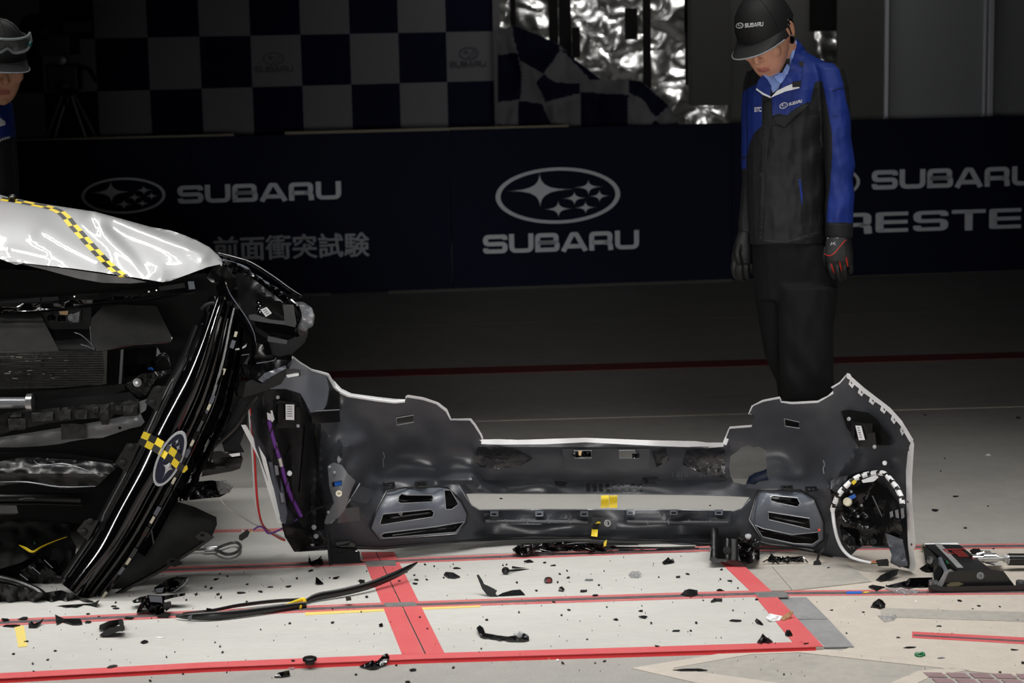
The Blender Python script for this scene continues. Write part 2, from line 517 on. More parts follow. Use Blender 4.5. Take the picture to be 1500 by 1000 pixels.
STARS = [(-.29, .21, .55, .64), (.49, .27, .25, .29), (.26, -.11, .22, .27), (.665, -.06, .19, .24), (0, -.48, .25, .31), (.44, -.455, .19, .24)]
def emblem2d(rx, ry, ring=.075):
    V = []; F = []
    n = 48; q = [(rx * math.cos(2 * math.pi * i / n), ry * math.sin(2 * math.pi * i / n)) for i in range(n)]
    k = [(x * (1 - ring), y * (1 - ring * 1.5)) for x, y in q]
    V = q + k; F = [(i, (i + 1) % n, n + (i + 1) % n, n + i) for i in range(n)]
    for cx, cy, a, b in STARS:
        v, f = star2d(cx * rx, cy * ry, a * rx, b * ry); m0 = len(V); V += v; F += [tuple(i + m0 for i in g) for g in f]
    return V, F
def flat_print(name, vf, place, mat, parent, thick=.0012, off=None):
    """print with a hair of thickness: place maps 2D to the surface, off is the outward normal"""
    V, F = vf; front = [place(*v) for v in V]
    off = off or Vector((0, -1, 0))
    A, G = shell([p + off * thick for p in front], F, front)
    return mesh(name, A, G, mat, parent)
# ================================================================== FLOOR
SLAB = .010          # the pale slab stands a centimetre proud of the bare floor
V = []; nx, ny = 24, 34
fx0, fx1, fy0, fy1 = -8, 8, 1.0, 15.4
floor = mesh('floor', [(fx0, fy0, 0), (fx1, fy0, 0), (fx1, fy1, 0), (fx0, fy1, 0), (fx0, fy0, -.1), (fx1, fy0, -.1), (fx1, fy1, -.1), (fx0, fy1, -.1)],
             [(0, 1, 2, 3), (4, 7, 6, 5), (0, 4, 5, 1), (1, 5, 6, 2), (2, 6, 7, 3), (3, 7, 4, 0)], 'bare_concrete', kind='structure')
SLAB_PX = [(-200, 1000), (0, 992), (300, 976), (620, 963), (960, 953), (1207, 946), (1120, 860), (1090, 829), (1020, 800), (700, 812), (250, 832), (-200, 852)]
def gz(x, y): return SLAB if in_poly(x, y, SLAB_PX) else 0.0
def fpart(name, pts, mat, z=None, thick=.0012, **kw):
    zz = gz(sum(p[0] for p in pts) / len(pts), sum(p[1] for p in pts) / len(pts)) if z is None else z
    return floor_poly(name, pts, zz + thick, mat, floor, thick, **kw)
floor_poly('polished_slab', SLAB_PX, SLAB, 'polished_slab', floor, SLAB, label='pale polished concrete slab edged in red')
# pale strip just behind the back rail, and the warm bare concrete on the right
fpart('pale_strip', [(-200, 850), (250, 831), (700, 811), (1020, 799), (1000, 770), (700, 772), (300, 776), (-200, 796)], 'polished_slab', 0, .004)
fpart('pale_bare', [(-200, 796), (300, 776), (700, 772), (1000, 770), (1090, 766), (1140, 700), (700, 706), (-200, 728)], 'pale_bare', 0, .002)
fpart('warm_concrete', [(1090, 829), (1120, 860), (1250, 946), (1225, 955), (1500, 985), (1700, 985), (1700, 792), (1345, 798), (1150, 803)], 'warm_concrete', 0, .002)
# red edge of the slab: worn pink on top, deep red on the nosing
def strip(name, a, b, wa, wb, mat, z, thick=.001):
    return fpart(name, [(a[0], a[1] - wa / 2), (b[0], b[1] - wb / 2), (b[0], b[1] + wb / 2), (a[0], a[1] + wa / 2)], mat, z, thick)
edge = [(-200, 998), (0, 989.5), (300, 973.5), (620, 960.5), (960, 950.5), (1195, 943)]
for a, b in zip(edge, edge[1:]):
    strip('red_edge', a, b, 8, 8, 'red_paint', SLAB)
for a, b in zip(edge, edge[1:]):
    A, B = FL(a[0], a[1] + 4, SLAB), FL(b[0], b[1] + 4, SLAB)
    n = Vector((0, -.006, 0))
    Vx = [A, B, B + n - Vector((0, 0, SLAB * .99)), A + n - Vector((0, 0, SLAB * .99)), A + Vector((0, .004, -.002)), B + Vector((0, .004, -.002)), B + Vector((0, .004, -.0099)), A + Vector((0, .004, -.0099))]
    mesh('red_nosing', Vx, [(0, 1, 2, 3), (4, 7, 6, 5), (0, 4, 5, 1), (1, 5, 6, 2), (2, 6, 7, 3), (3, 7, 4, 0)], 'deep_red_paint', floor)
# three slotted rails
def rail(a, b, wd, gw, segs, z):
    for s0, s1 in segs:
        def L(t): return (a[0] + (b[0] - a[0]) * t, a[1] + (b[1] - a[1]) * t)
        t0, t1 = (s0 - a[0]) / (b[0] - a[0]), (s1 - a[0]) / (b[0] - a[0])
        p, q = L(t0), L(t1)
        strip('red_rail', p, q, wd, wd, 'faded_red', z)
        strip('rail_slot', p, q, gw, gw, 'groove', z, .0016)
mid = [(-150, 918.4), (0, 911.5), (250, 900), (543, 887.5), (733, 880.8), (1000, 872), (1118, 868.6)]
for a, c in zip(mid, mid[1:]): rail(a, c, 9.5, 3.4, [(a[0], c[0])], SLAB)
rail((1118, 868.6), (1500, 866), 8, 3.4, [(1118, 1345), (1345, 1650)], 0.002)
rail((250, 834), (1040, 803), 7.5, 3, [(-150, 1040)], SLAB)
rail((1040, 804), (1500, 799), 7, 3, [(1090, 1650)], 0.002)
strip('red_line', (200, 780), (700, 769), 4, 3.4, 'faded_red', .004)
strip('red_line', (1336, 929), (1620, 944.5), 9, 10, 'red_paint', .002)
strip('dark_joint', (1338, 929.5), (1620, 945), 2, 2, 'groove', .002, .002)
# cross stripes
fpart('red_stripe', [(528.5, 808), (550, 808), (622, 958), (588.7, 957)], 'red_paint', SLAB, .0014)
fpart('red_stripe', [(551.5, 808), (577, 808), (651.5, 957), (623.6, 958)], 'red_paint', SLAB, .0014)
fpart('dark_joint', [(550.4, 808), (551.3, 808), (624, 957), (622.4, 957)], 'dark_joint', SLAB, .0018)
fpart('red_stripe', [(1051, 819), (1080, 819), (1133, 868), (1206, 946), (1166, 946), (1102, 868)], 'red_paint', SLAB, .0014)
# steel bridging plates where the stripes meet the rails
for p in ([(535, 822), (578, 820.5), (581, 828), (538, 829.5)], [(562, 882.5), (607, 881), (611, 887), (565, 888.5)], [(1104, 866.5), (1150, 865.5), (1156, 873.5), (1111, 874.5)]):
    fpart('steel_plate', p, 'steel_plate', SLAB, .0024)
fpart('yellow_line', [(447, 896.5), (560, 891.5), (704, 886.2), (704, 888.6), (560, 894.6), (447, 900.5)], 'yellow_paint', SLAB)
fpart('yellow_tape', [(21, 917), (35, 915.5), (40, 946), (27, 947.5)], 'yellow_paint', SLAB)
fpart('blue_tape', [(1240, 865.8), (1262, 865.4), (1262, 868.6), (1240, 869)], 'plug_blue', .004)
# grey cover plates right of the stripe
fpart('cover_plate', [(1140, 875), (1181, 874), (1213, 906), (1167, 906)], 'grey_plate', .002, .003)
fpart('cover_plate', [(1167.8, 907), (1214, 907), (1251, 946.5), (1208, 947.5)], 'grey_plate', .002, .003)
fpart('cover_plate', [(1093, 832), (1130, 829), (1160, 864), (1126, 865)], 'patched_concrete', .002, .003)
fpart('cover_plate', [(1131, 829), (1240, 824), (1276, 851), (1161, 864)], 'patched_concrete', .002, .003)
fpart('concrete_patch', [(1290, 890), (1500, 896), (1700, 898), (1700, 912), (1500, 910), (1290, 903)], 'patched_concrete', .002)
# front: lozenge of pale lines round a bare patch, plum tiles at the corner
fpart('bare_patch', [(985, 978), (1100, 957), (1170, 956), (1500, 992), (1700, 1012), (1700, 1040), (1300, 1040), (1170, 1005)], 'patched_concrete', 0, .0006)
for p in ([(925, 978), (1090, 951), (1165, 948), (1170, 955), (1098, 958), (985, 978)],
          [(1165, 948), (1225, 952), (1500, 983), (1700, 1004), (1700, 1014), (1500, 991), (1170, 955)],
          [(925, 978), (985, 978), (1170, 1004), (1300, 1040), (1200, 1040)],
          [(1290, 1006), (1345, 982), (1402, 977), (1420, 981), (1365, 990), (1322, 1010)]):
    fpart('pale_line', p, 'warm_concrete', 0, .0018)
for i in range(5):
    for j in range(2):
        x = 1352 + i * 34 + j * 13; y = 984 + j * 9 + i * .6
        fpart('plum_tile', [(x, y), (x + 27, y + .6), (x + 36, y + 7.4), (x + 8, y + 6.8)], 'plum_tile', 0, .003)
# old lines far down the floor
fpart('red_line', [(-300, 567), (430, 545), (1500, 515), (1750, 508), (1750, 517), (1500, 524), (430, 555), (-300, 578)], 'worn_red', 0)
strip('pale_line', (-200, 640), (1750, 588), 1.6, 1.6, 'warm_concrete', 0)
strip('dark_joint', (-200, 495), (1750, 446), .8, .8, 'groove', 0)

# ================================================================== BACK OF THE HALL
def wallbox(name, x0, x1, y0, y1, z0, z1, mat, **kw):
    return box(name, ((x0 + x1) / 2, (y0 + y1) / 2, (z0 + z1) / 2), (x1 - x0, y1 - y0, z1 - z0), mat, None, None, 0, **kw)
wall = wallbox('wall_back', -8, 8, 15.2, 15.4, 0, 4.6, 'wall_dark', kind='structure')
def backpart(name, x0, x1, yb, Y, mat, th=.05, yt=-60):
    """upright piece standing at depth Y between two columns of the view"""
    a, b = P(x0, yb, Y), P(x1, yb, Y); zt = P((x0 + x1) / 2, yt, Y).z
    R = Matrix.Identity(3)
    z0 = .02 if yb > 200 else a.z
    o = box(name, ((a.x + b.x) / 2, Y + th / 2, (z0 + zt) / 2), (b.x - a.x, th, zt - z0), mat, None, R, .004, kind='structure')
    return o
backpart('wall_right', 1225, 1296, 300, 13.2, 'wall_dark')
backpart('trim_1', 1294, 1300, 300, 13.15, 'strip_metal')
backpart('door_1', 1301, 1436, 300, 13.2, 'panel_grey')
backpart('trim_2', 1436.5, 1441, 300, 13.15, 'strip_metal')
backpart('trim_3', 1444, 1452, 300, 13.12, 'strip_metal')
backpart('door_2', 1453, 1640, 300, 13.2, 'panel_grey')
backpart('wall_left', 1013, 1071, 155, 13.0, 'wall_dark', .25)
backpart('trim_4', 1071, 1094, 300, 13.4, 'wall_dark', .2)
backpart('trim_5', 1094, 1192, 300, 13.7, 'wall_dark', .1)
backpart('trim_6', 1192, 1226, 46, 13.3, 'black_void', .2)

# crumpled foil sheeting
def fdep(x, y):
    x2 = x + 10 * noise.noise(Vector((x / 30, y / 20, 9))); y2 = y + 14 * noise.noise(Vector((x / 22, y / 30, 5)))
    v = Vector((x2 / 56, y2 / 100, 1.7)); u = Vector((x2 / 56, y2 / 27, 4.2))
    r = abs(noise.noise(v)) * .9 + .55 * abs(noise.noise(u)) + .05 * abs(noise.noise(Vector((x / 15, y / 16, 2))))
    return 14.1 - .17 * r
fo = relief('foil_sheeting', [(700, -60), (1240, -60), (1240, 260), (700, 260)], fdep, 'foil', None, grid=4, thick=.02)
tag(fo, 'crumpled silver foil sheeting hanging at the back between checkered backdrop and grey door', 'foil sheeting')
for i, (x0, x1, y1) in enumerate([(747, 755, 60), (803, 817, 66), (818, 836, 90), (941, 953, 130), (1002, 1012, 48), (1003, 1013, 125)]):
    o = box('strap', (P((x0 + x1) / 2, 0, 13.6).x, 13.6, (P(x0, y1, 13.6).z + P(x0, -60, 13.6).z) / 2), (P(x1, 0, 13.6).x - P(x0, 0, 13.6).x, .02, P(x0, -60, 13.6).z - P(x0, y1, 13.6).z), 'black_void', fo, None, .003)
for (x0, x1, y0, y1) in [(915, 934, 12, 58), (838, 850, 40, 84)]:
    a, b = P(x0, y0, 13.55), P(x1, y1, 13.55)
    box('junction_box', ((a.x + b.x) / 2, 13.55, (a.z + b.z) / 2), (b.x - a.x, .06, a.z - b.z), 'black_void', fo, None, .006)

# checkered backdrop, yawed like the barrier in front of it
bA, bB = P(216, 55, 12.5), P(722, 50, 13.25)
bdir = Vector((bB.x - bA.x, bB.y - bA.y, 0)).normalized(); bn = Vector((bdir.y, -bdir.x, 0))
if bn.y > 0: bn = -bn
def onplane(x, y, pt, n):
    d = ray(x, y); return EYE + d * ((pt - EYE).dot(n) / d.dot(n))
SQ = (bB - bA).to_2d().length / 7
back = thing('checkered_backdrop', 'tall navy and white checkered backdrop panel behind the barrier at left', 'backdrop', (bA.x, bA.y, 0))
zrow = bA.z
for i in range(-6, 7):
    for j in range(-3, 4):
        p = bA + bdir * (i * SQ) + Vector((0, 0, j * SQ)); z0 = p.z
        if z0 < 0.05: continue
        q = bdir * SQ; u = Vector((0, 0, SQ))
        dark = (i + j) % 2 == 0
        A, G = shell([p, p + q, p + q + u, p + u], [(0, 1, 2, 3)], [a - bn * .01 for a in (p, p + q, p + q + u, p + u)])
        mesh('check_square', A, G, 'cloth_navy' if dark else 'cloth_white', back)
p = bA + bdir * (7 * SQ)
box('frame_post', (p.x + .025, p.y, 1.4), (.05, .06, 2.8), 'cloth_white', back, None, .004)
for cx, cy in ((400.5, 94), (686.5, 86)):
    c = onplane(cx, cy - 8, bA, bn) + bn * .002; s = mpp(12.9)
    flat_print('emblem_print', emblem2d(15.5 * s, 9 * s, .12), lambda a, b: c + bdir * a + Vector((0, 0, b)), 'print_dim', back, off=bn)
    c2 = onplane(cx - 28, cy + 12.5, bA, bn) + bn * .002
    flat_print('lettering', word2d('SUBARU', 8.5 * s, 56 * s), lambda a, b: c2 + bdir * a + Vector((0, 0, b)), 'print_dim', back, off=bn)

# checkered cloth thrown over equipment
CL = [(728, 48), (751, 37), (788, 51), (819, 65), (844, 88), (881, 117), (922, 117), (938, 119), (956, 131), (980, 155), (996, 184), (1004, 240), (728, 240)]
def c3(l): return [(700 + a / 3.745, b / 3.745) for a, b in l]
DK = [c3(l) for l in ([(190, 140), (330, 190), (445, 245), (450, 280), (360, 405), (230, 330), (195, 200)], [(110, 300), (215, 290), (240, 400), (235, 545), (110, 560)],
      [(320, 450), (360, 405), (420, 450), (560, 460), (560, 510), (370, 560)], [(225, 550), (350, 570), (420, 720), (440, 900), (210, 900)], [(565, 505), (825, 520), (820, 900), (560, 900)],
      [(830, 440), (890, 440), (1045, 580), (975, 645), (900, 540), (830, 510)], [(975, 655), (1050, 740), (1050, 900), (900, 900), (925, 720)], [(450, 262), (540, 320), (690, 440), (620, 440)])]
def cdep(x, y):
    return 12.5 - .12 * math.sin((y - 40) / 90) + .10 * noise.noise(Vector((x / 40, y / 90, 0))) + .03 * noise.noise(Vector((x / 14, y / 30, 5)))
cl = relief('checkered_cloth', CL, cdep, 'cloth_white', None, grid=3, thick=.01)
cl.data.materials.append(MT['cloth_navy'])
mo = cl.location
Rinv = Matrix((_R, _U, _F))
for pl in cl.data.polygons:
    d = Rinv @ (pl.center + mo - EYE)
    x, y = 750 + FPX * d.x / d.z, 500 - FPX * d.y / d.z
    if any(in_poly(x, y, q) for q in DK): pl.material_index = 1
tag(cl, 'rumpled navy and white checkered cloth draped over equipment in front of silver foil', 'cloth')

# ================================================================== BANNER BARRIER
kA, kB = FL(0, 450), FL(1500, 398)
kd = Vector((kB.x - kA.x, kB.y - kA.y, 0)).normalized(); kn = Vector((kd.y, -kd.x, 0))
if kn.y > 0: kn = -kn
kZ = Vector((0, 0, 1))
bar = thing('banner_barrier', 'long low navy banner barrier with grey logos across the hall', 'barrier', (kA + kd * 3))
KR = Matrix((kd, -kn, kZ)).transposed()
def kbox(name, x0, x1, z0, z1, th, off, mat, bev=.003):
    a = onplane(x0, 300, kA, kn); b = onplane(x1, 300, kA, kn); c = (a + b) / 2; L = (b - a).length
    c = Vector((c.x, c.y, (z0 + z1) / 2)) - kn * (th / 2 + off)
    return box(name, c, (L, th, z1 - z0), mat, bar, KR, bev)
kbox('banner_panel', -160, 282, .012, .975, .03, .0, 'banner_navy')
kbox('banner_panel', 283, 660, .012, .975, .03, .001, 'banner_navy')
kbox('banner_panel', 661, 1072, .012, .978, .03, .0, 'banner_navy')
kbox('banner_panel', 1073, 1660, .012, .978, .03, .001, 'banner_navy')
kbox('top_rail', 20, 347, .962, .988, .04, .032, 'rail_wood')
kbox('top_rail', 421, 836, .962, .992, .04, .032, 'rail_wood')
kbox('base_rail', -160, 480, 0, .02, .05, -.01, 'wall_dark')
kbox('base_rail', 565, 1072, 0, .02, .05, -.01, 'wall_dark')
for x in (-60, 282, 660, 1072, 1400):
    kbox('foot', x - 4, x + 4, 0, .03, .35, .03, 'wall_dark')
def kword(txt, x0, y0, wpx, hpx, **kw):
    c = onplane(x0, y0, kA, kn) + kn * .0008; s = (onplane(x0 + wpx, y0, kA, kn) - c).length / wpx
    flat_print('lettering', word2d(txt, hpx * s * .99, wpx * s, **kw), lambda a, b: c + kd * a + kZ * b, 'print_grey', bar, off=kn)
def kemblem(cx, cy, rx, ry):
    c = onplane(cx, cy, kA, kn) + kn * .0008; s = (onplane(cx + 50, cy, kA, kn) - c).length / 50
    flat_print('emblem_print', emblem2d(rx * s, ry * s), lambda a, b: c + kd * a + kZ * b, 'print_grey', bar, off=kn)
kemblem(181, 286.5, 61.6, 26.7); kword('SUBARU', 261, 298.6, 239, 27.2)
kemblem(817.5, 286.3, 91, 40.7); kword('SUBARU', 708, 372, 228, 28)
kemblem(1198, 268, 61.6, 26.7); kword('SUBARU', 1277, 278.2, 242, 28)
kword('FORESTER', 1116, 347, 436, 31, hx=.15, hy=.085, gap=.16)
# heading in Japanese, set in the built-in font and turned into flat mesh
fc = bpy.data.curves.new('heading', 'FONT'); fc.body = '\u30c8\u524d\u9762\u885d\u7a81\u8a66\u9a13'
fc.size = 1; fc.offset = .0; fc.extrude = 0; fc.resolution_u = 2
fo_ = bpy.data.objects.new('heading_tmp', fc); COL.objects.link(fo_)
dg = bpy.context.evaluated_depsgraph_get()
tm = bpy.data.meshes.new_from_object(fo_.evaluated_get(dg))
tv = [tuple(v.co[:2]) for v in tm.vertices]; tf = [tuple(p.vertices) for p in tm.polygons]
bpy.data.objects.remove(fo_); bpy.data.curves.remove(fc); bpy.data.meshes.remove(tm)
if tv:
    X0, X1 = min(v[0] for v in tv), max(v[0] for v in tv); Y0, Y1 = min(v[1] for v in tv), max(v[1] for v in tv)
    c = onplane(541, 375, kA, kn) + kn * .0008; s = (onplane(541, 375, kA, kn) - onplane(316, 379, kA, kn)).length / (225)
    K = 38.2 * s
    tf = tf + [tuple(i + n * len(tv) for i in f) for n in range(1, 5) for f in tf]
    tv = tv + [(a + dx, b + dy) for dx, dy in ((.022, 0), (-.022, 0), (0, .014), (0, -.014)) for a, b in tv]
    flat_print('lettering', ([((a - X1) * K, (b - Y0) * K) for a, b in tv], tf), lambda a, b: c + kd * a + kZ * b, 'print_grey', bar, off=kn)

# ================================================================== VIDEO CAMERA ON TRIPOD
YT = 11.95
vc = thing('video_camera', 'dark broadcast video camera on grey tripod before the checkered backdrop', 'camera', (P(100, 200, YT).x, YT, 0))
def vbox(name, x0, x1, y0, y1, dp, mat, dY=0, R=None):
    a, b = P(x0, y0, YT), P(x1, y1, YT)
    return box(name, ((a.x + b.x) / 2, YT + dY, (a.z + b.z) / 2), (b.x - a.x, dp, a.z - b.z), mat, vc, R, .012)
vbox('camera_body', 62, 110, 50, 80, .30, 'camera_black')
vbox('viewfinder', 96, 138, 32, 48, .10, 'camera_black', -.05)
ln = lathe('lens', [(.05, 0), (.06, .01), (.06, .1), (.085, .13), (.085, .2), (.07, .2), (.06, .17), (.001, .165)], P(74, 40, YT) + Vector((.02, -.1, -.01)), (-.4, -1, 0), 'camera_black', vc, 20)
vbox('top_handle', 72, 112, 44, 49, .05, 'camera_black')
vbox('fluid_head', 70, 118, 95, 132, .14, 'camera_black')
lathe('head_bowl', [(.05, -.05), (.09, 0), (.09, .03), (.04, .06), (.03, .12), (.05, .14)], P(97, 128, YT), (0, 0, 1), 'camera_black', vc, 16)
lathe('balance_knob', [(.02, 0), (.03, .01), (.03, .03), (.01, .035)], P(91, 88, YT - .1), (0, -1, 0), 'tripod_grey', vc, 12)
tube('pan_handle', [P(112, 104, YT), P(128, 100, YT + .1), P(140, 118, YT + .35)], .012, 'camera_black', vc)
for (x0, x1, dy) in ((92, 68, -.25), (99, 80, -.05), (104, 126, -.05), (109, 141, -.25)):
    a = P(x0, 138, YT + .0); b = P(x1, 202, YT + dy * .4); d = (b - a).normalized()
    t = -(a.z - .0) / d.z
    e = a + d * t
    tube('leg', [a, e], .011, 'tripod_grey', vc, 8, False)
lathe('spreader_hub', [(.02, -.03), (.03, 0), (.03, .03), (.02, .05)], P(99, 150, YT), (0, 0, 1), 'camera_black', vc, 10)
# ================================================================== TORN-OFF BUMPER, seen from inside
bump = thing('front_bumper', 'torn-off front bumper lying inside-out on the floor, dark inner face and white painted edges', 'bumper', FL(860, 797))
YB = 5.56
bctl = [(860, 645, 5.60), (860, 690, 5.66), (860, 722, 5.62), (860, 746, 5.58), (860, 770, 5.62), (860, 793, 5.55),
        (720, 645, 5.60), (720, 690, 5.66), (720, 720, 5.62), (720, 748, 5.58), (720, 770, 5.62), (720, 795, 5.54), (780, 770, 5.62), (780, 793, 5.55),
        (1000, 648, 5.60), (1000, 690, 5.65), (1000, 722, 5.61), (1000, 747, 5.57), (1000, 770, 5.61), (1000, 795, 5.54),
        (600, 590, 5.56), (600, 640, 5.61), (600, 690, 5.63), (560, 700, 5.56), (640, 705, 5.62), (600, 716, 5.50), (660, 716, 5.54), (530, 720, 5.42), (620, 752, 5.50), (560, 760, 5.44), (670, 760, 5.54), (560, 795, 5.45), (640, 796, 5.51),
        (520, 590, 5.50), (530, 640, 5.50), (500, 660, 5.40), (520, 685, 5.36), (545, 690, 5.52), (498, 720, 5.32), (500, 760, 5.36), (500, 800, 5.44),
        (470, 560, 5.44), (430, 530, 5.30), (450, 600, 5.38), (470, 680, 5.42), (450, 740, 5.44), (440, 806, 5.42), (410, 600, 5.30), (400, 700, 5.26), (412, 765, 5.26), (425, 800, 5.34), (370, 640, 5.18),
        (1120, 600, 5.54), (1150, 640, 5.58), (1130, 690, 5.56), (1100, 715, 5.54), (1180, 700, 5.54), (1120, 722, 5.46), (1180, 722, 5.42), (1150, 755, 5.44), (1200, 760, 5.38), (1110, 765, 5.46), (1130, 795, 5.47), (1190, 806, 5.42),
        (1200, 600, 5.46), (1210, 650, 5.46), (1230, 690, 5.34), (1222, 720, 5.34), (1250, 560, 5.36), (1260, 620, 5.34), (1280, 690, 5.34), (1260, 740, 5.40), (1300, 600, 5.24), (1330, 650, 5.12), (1335, 730, 5.10), (1310, 720, 5.22), (1290, 780, 5.28), (1338, 828, 5.20), (1310, 826, 5.25), (1250, 800, 5.36)]
def sidw(ctrl, s=22, p=2.0):
    def f(x, y):
        a = b = 0
        for (cx, cy, v) in ctrl:
            k = ((x - cx) ** 2 + (y - cy) ** 2 + s * s) ** -p; a += k * v; b += k
        return a / b
    return f
BD0 = tps(bctl, .012)
def ridge(x, y, x0, y0, x1, y1, amp, wd):
    """a moulded crease along a segment"""
    dx, dy = x1 - x0, y1 - y0; t = ((x - x0) * dx + (y - y0) * dy) / (dx * dx + dy * dy); t = max(0, min(1, t))
    d = math.hypot(x - x0 - t * dx, y - y0 - t * dy)
    return amp * math.exp(-(d / wd) ** 2)
def BD(x, y):
    Y = BD0(x, y)
    Y += ridge(x, y, 545, 706, 690, 700, -.030, 7) + ridge(x, y, 690, 700, 716, 724, -.03, 7)      # shelf over the left lamp bezel
    Y += ridge(x, y, 1095, 714, 1205, 716, -.030, 7)
    Y += ridge(x, y, 488, 690, 505, 655, -.05, 8) + ridge(x, y, 505, 655, 530, 645, -.03, 8)        # arch bulge, left
    Y += ridge(x, y, 1222, 700, 1250, 665, -.045, 9)
    Y += ridge(x, y, 700, 655, 1060, 655, -.018, 6)                                               # fold under the top edge
    Y += ridge(x, y, 705, 703, 1060, 705, .020, 6)
    Y += ridge(x, y, 700, 784, 1080, 784, .025, 7)
    Y += ridge(x, y, 470, 640, 470, 780, .03, 5) + ridge(x, y, 488, 560, 492, 600, .02, 6)
    Y += .006 * noise.noise(Vector((x / 30, y / 24, 8)))
    return Y
TOP = [(428, 523), (437, 530.6), (456, 542.5), (480, 548.6), (490, 566), (498.5, 574), (510, 579), (552, 585.6), (577.6, 588.5), (593, 587), (596, 582), (619.7, 586), (639, 592), (653, 603), (659.5, 615.5), (688, 616), (694, 623), (703.7, 638), (706.5, 645.5), (760, 646), (860, 645), (950, 647), (1036, 650), (1060, 651),
       (1069, 628), (1101, 625.5), (1105.6, 607), (1097.6, 606), (1103, 595), (1118, 588.5), (1142, 584), (1144, 589.5), (1160, 592), (1198, 590), (1221, 576.5), (1219.6, 568.5), (1230, 562), (1241.6, 549)]
BOUT = TOP + [(1265, 572), (1304, 601), (1320, 618), (1334, 645), (1331, 674), (1330, 732), (1336, 790), (1336, 834), (1320, 830), (1305.6, 825), (1307, 814), (1302, 802), (1281.6, 801), (1268, 797), (1256, 804), (1243, 817), (1224, 817), (1205, 812), (1192, 809), (1144, 801), (1112, 797),
        (1040, 796), (1000, 797), (960, 792), (900, 792), (860, 789), (760, 790), (700, 793), (640, 797), (560, 805), (500, 804), (440, 808), (431, 808), (417, 785.6), (412, 765), (391, 700), (374, 655), (366, 610), (392, 570), (418, 548)]
GAP = [(683, 723), (760, 722), (860, 722.5), (940, 723), (1036, 725), (1098, 728), (1086, 744), (1075, 748), (1000, 745.5), (900, 745), (800, 745), (700, 745.5), (690, 738)]
HOLE = [(1070, 668), (1080, 661), (1086, 655), (1096, 652), (1104, 655), (1112, 654), (1123, 660), (1122, 672), (1124, 681), (1123, 692), (1126, 703), (1112, 705), (1105.6, 709.6), (1096, 708), (1090, 709.6), (1075, 706), (1070, 697), (1068, 684)]
SLOT = [[(580, 612), (605.7, 607.6), (606, 618), (581, 622.7)], [(1149, 613), (1171, 618), (1171, 627), (1150, 624)], [(841, 659.5), (867, 659.5), (867, 671), (841, 671)], [(907, 659.5), (930, 659), (936, 671), (907, 671)]]
BEZL = [(566, 719), (592, 714), (645, 712.5), (657, 714.5), (675, 733.7), (684.7, 753), (683, 765), (668, 782.5), (557, 791.5), (543, 773.5), (550, 750)]
BEZR = [(1111, 717.5), (1173, 717.5), (1193.5, 731), (1207, 764), (1207, 790.5), (1192, 802.5), (1163, 799.5), (1116, 789.5), (1104, 770.5), (1097.5, 761), (1105.5, 732)]
relief('inner_skin', BOUT, BD, 'bumper_inner', bump, [GAP, HOLE] + SLOT + [BEZL, BEZR], grid=7, thick=.0035)
# white painted returns along the edges
def lip(name, pts, rpx, flat=.35, mat='white_edge', dY=-.004, **kw):
    q = [(x, y, BD(x, y) + dY) for x, y in dens(pts, 9, False)]
    return tube_px(name, q, rpx, mat, bump, n=6, flat=1, spline=False, **kw)
lip('white_rim', TOP[:10], 2.6)
def white_band(name, up, dn, dY=.0, th=.006, mat='white_edge', dep=None):
    ol = up + dn[::-1]
    return relief(name, ol, (dep or (lambda x, y: BD(x, max(y, 560) + 4) + dY)), mat, bump, [], grid=None, step=8, thick=th)
white_band('white_edge', [(474, 546), (490, 558), (500, 569), (515, 576), (552, 581), (578, 584), (594, 584.5)], [(480, 549), (492, 570), (500, 577), (518, 582.5), (552, 588), (578, 591), (594, 589)])
white_band('white_edge', [(594, 580), (598, 578), (620, 581.5), (642, 589), (655, 599), (661, 613), (690, 612.5), (697, 621), (706, 636), (708, 642)], [(594, 588), (600, 587), (618, 588.5), (637, 595), (650, 605), (658, 618), (684, 618), (691, 626), (700, 641), (704, 646)])
white_band('white_edge', [(705, 643.5), (730, 643), (760, 644), (857, 641), (952, 644.5), (1020, 646), (1036, 648), (1060, 648)], [(705, 650), (730, 651), (800, 650.5), (857, 647.5), (952, 652.5), (1020, 655), (1036, 656), (1060, 654)], -.01)
white_band('white_edge', [(1058, 650), (1067, 628), (1069, 624.5), (1103, 622)], [(1064, 652), (1072, 632), (1076, 629), (1101, 627.5)])
white_band('white_edge', [(1096, 606), (1101, 594), (1117, 585.5), (1142, 580.5), (1144.5, 585)], [(1101, 607), (1107, 597), (1119, 591), (1141, 587.5), (1144, 590)])
white_band('white_edge', [(1144, 587), (1160, 588.5), (1198, 586.5), (1213, 579), (1221, 571.5)], [(1144, 591), (1160, 593.5), (1200, 591.5), (1218, 582.5), (1224, 577)])
white_band('white_edge', [(1217, 567), (1230, 559), (1241.6, 546), (1246, 548)], [(1221, 570), (1232, 564), (1241, 552), (1247, 553)])
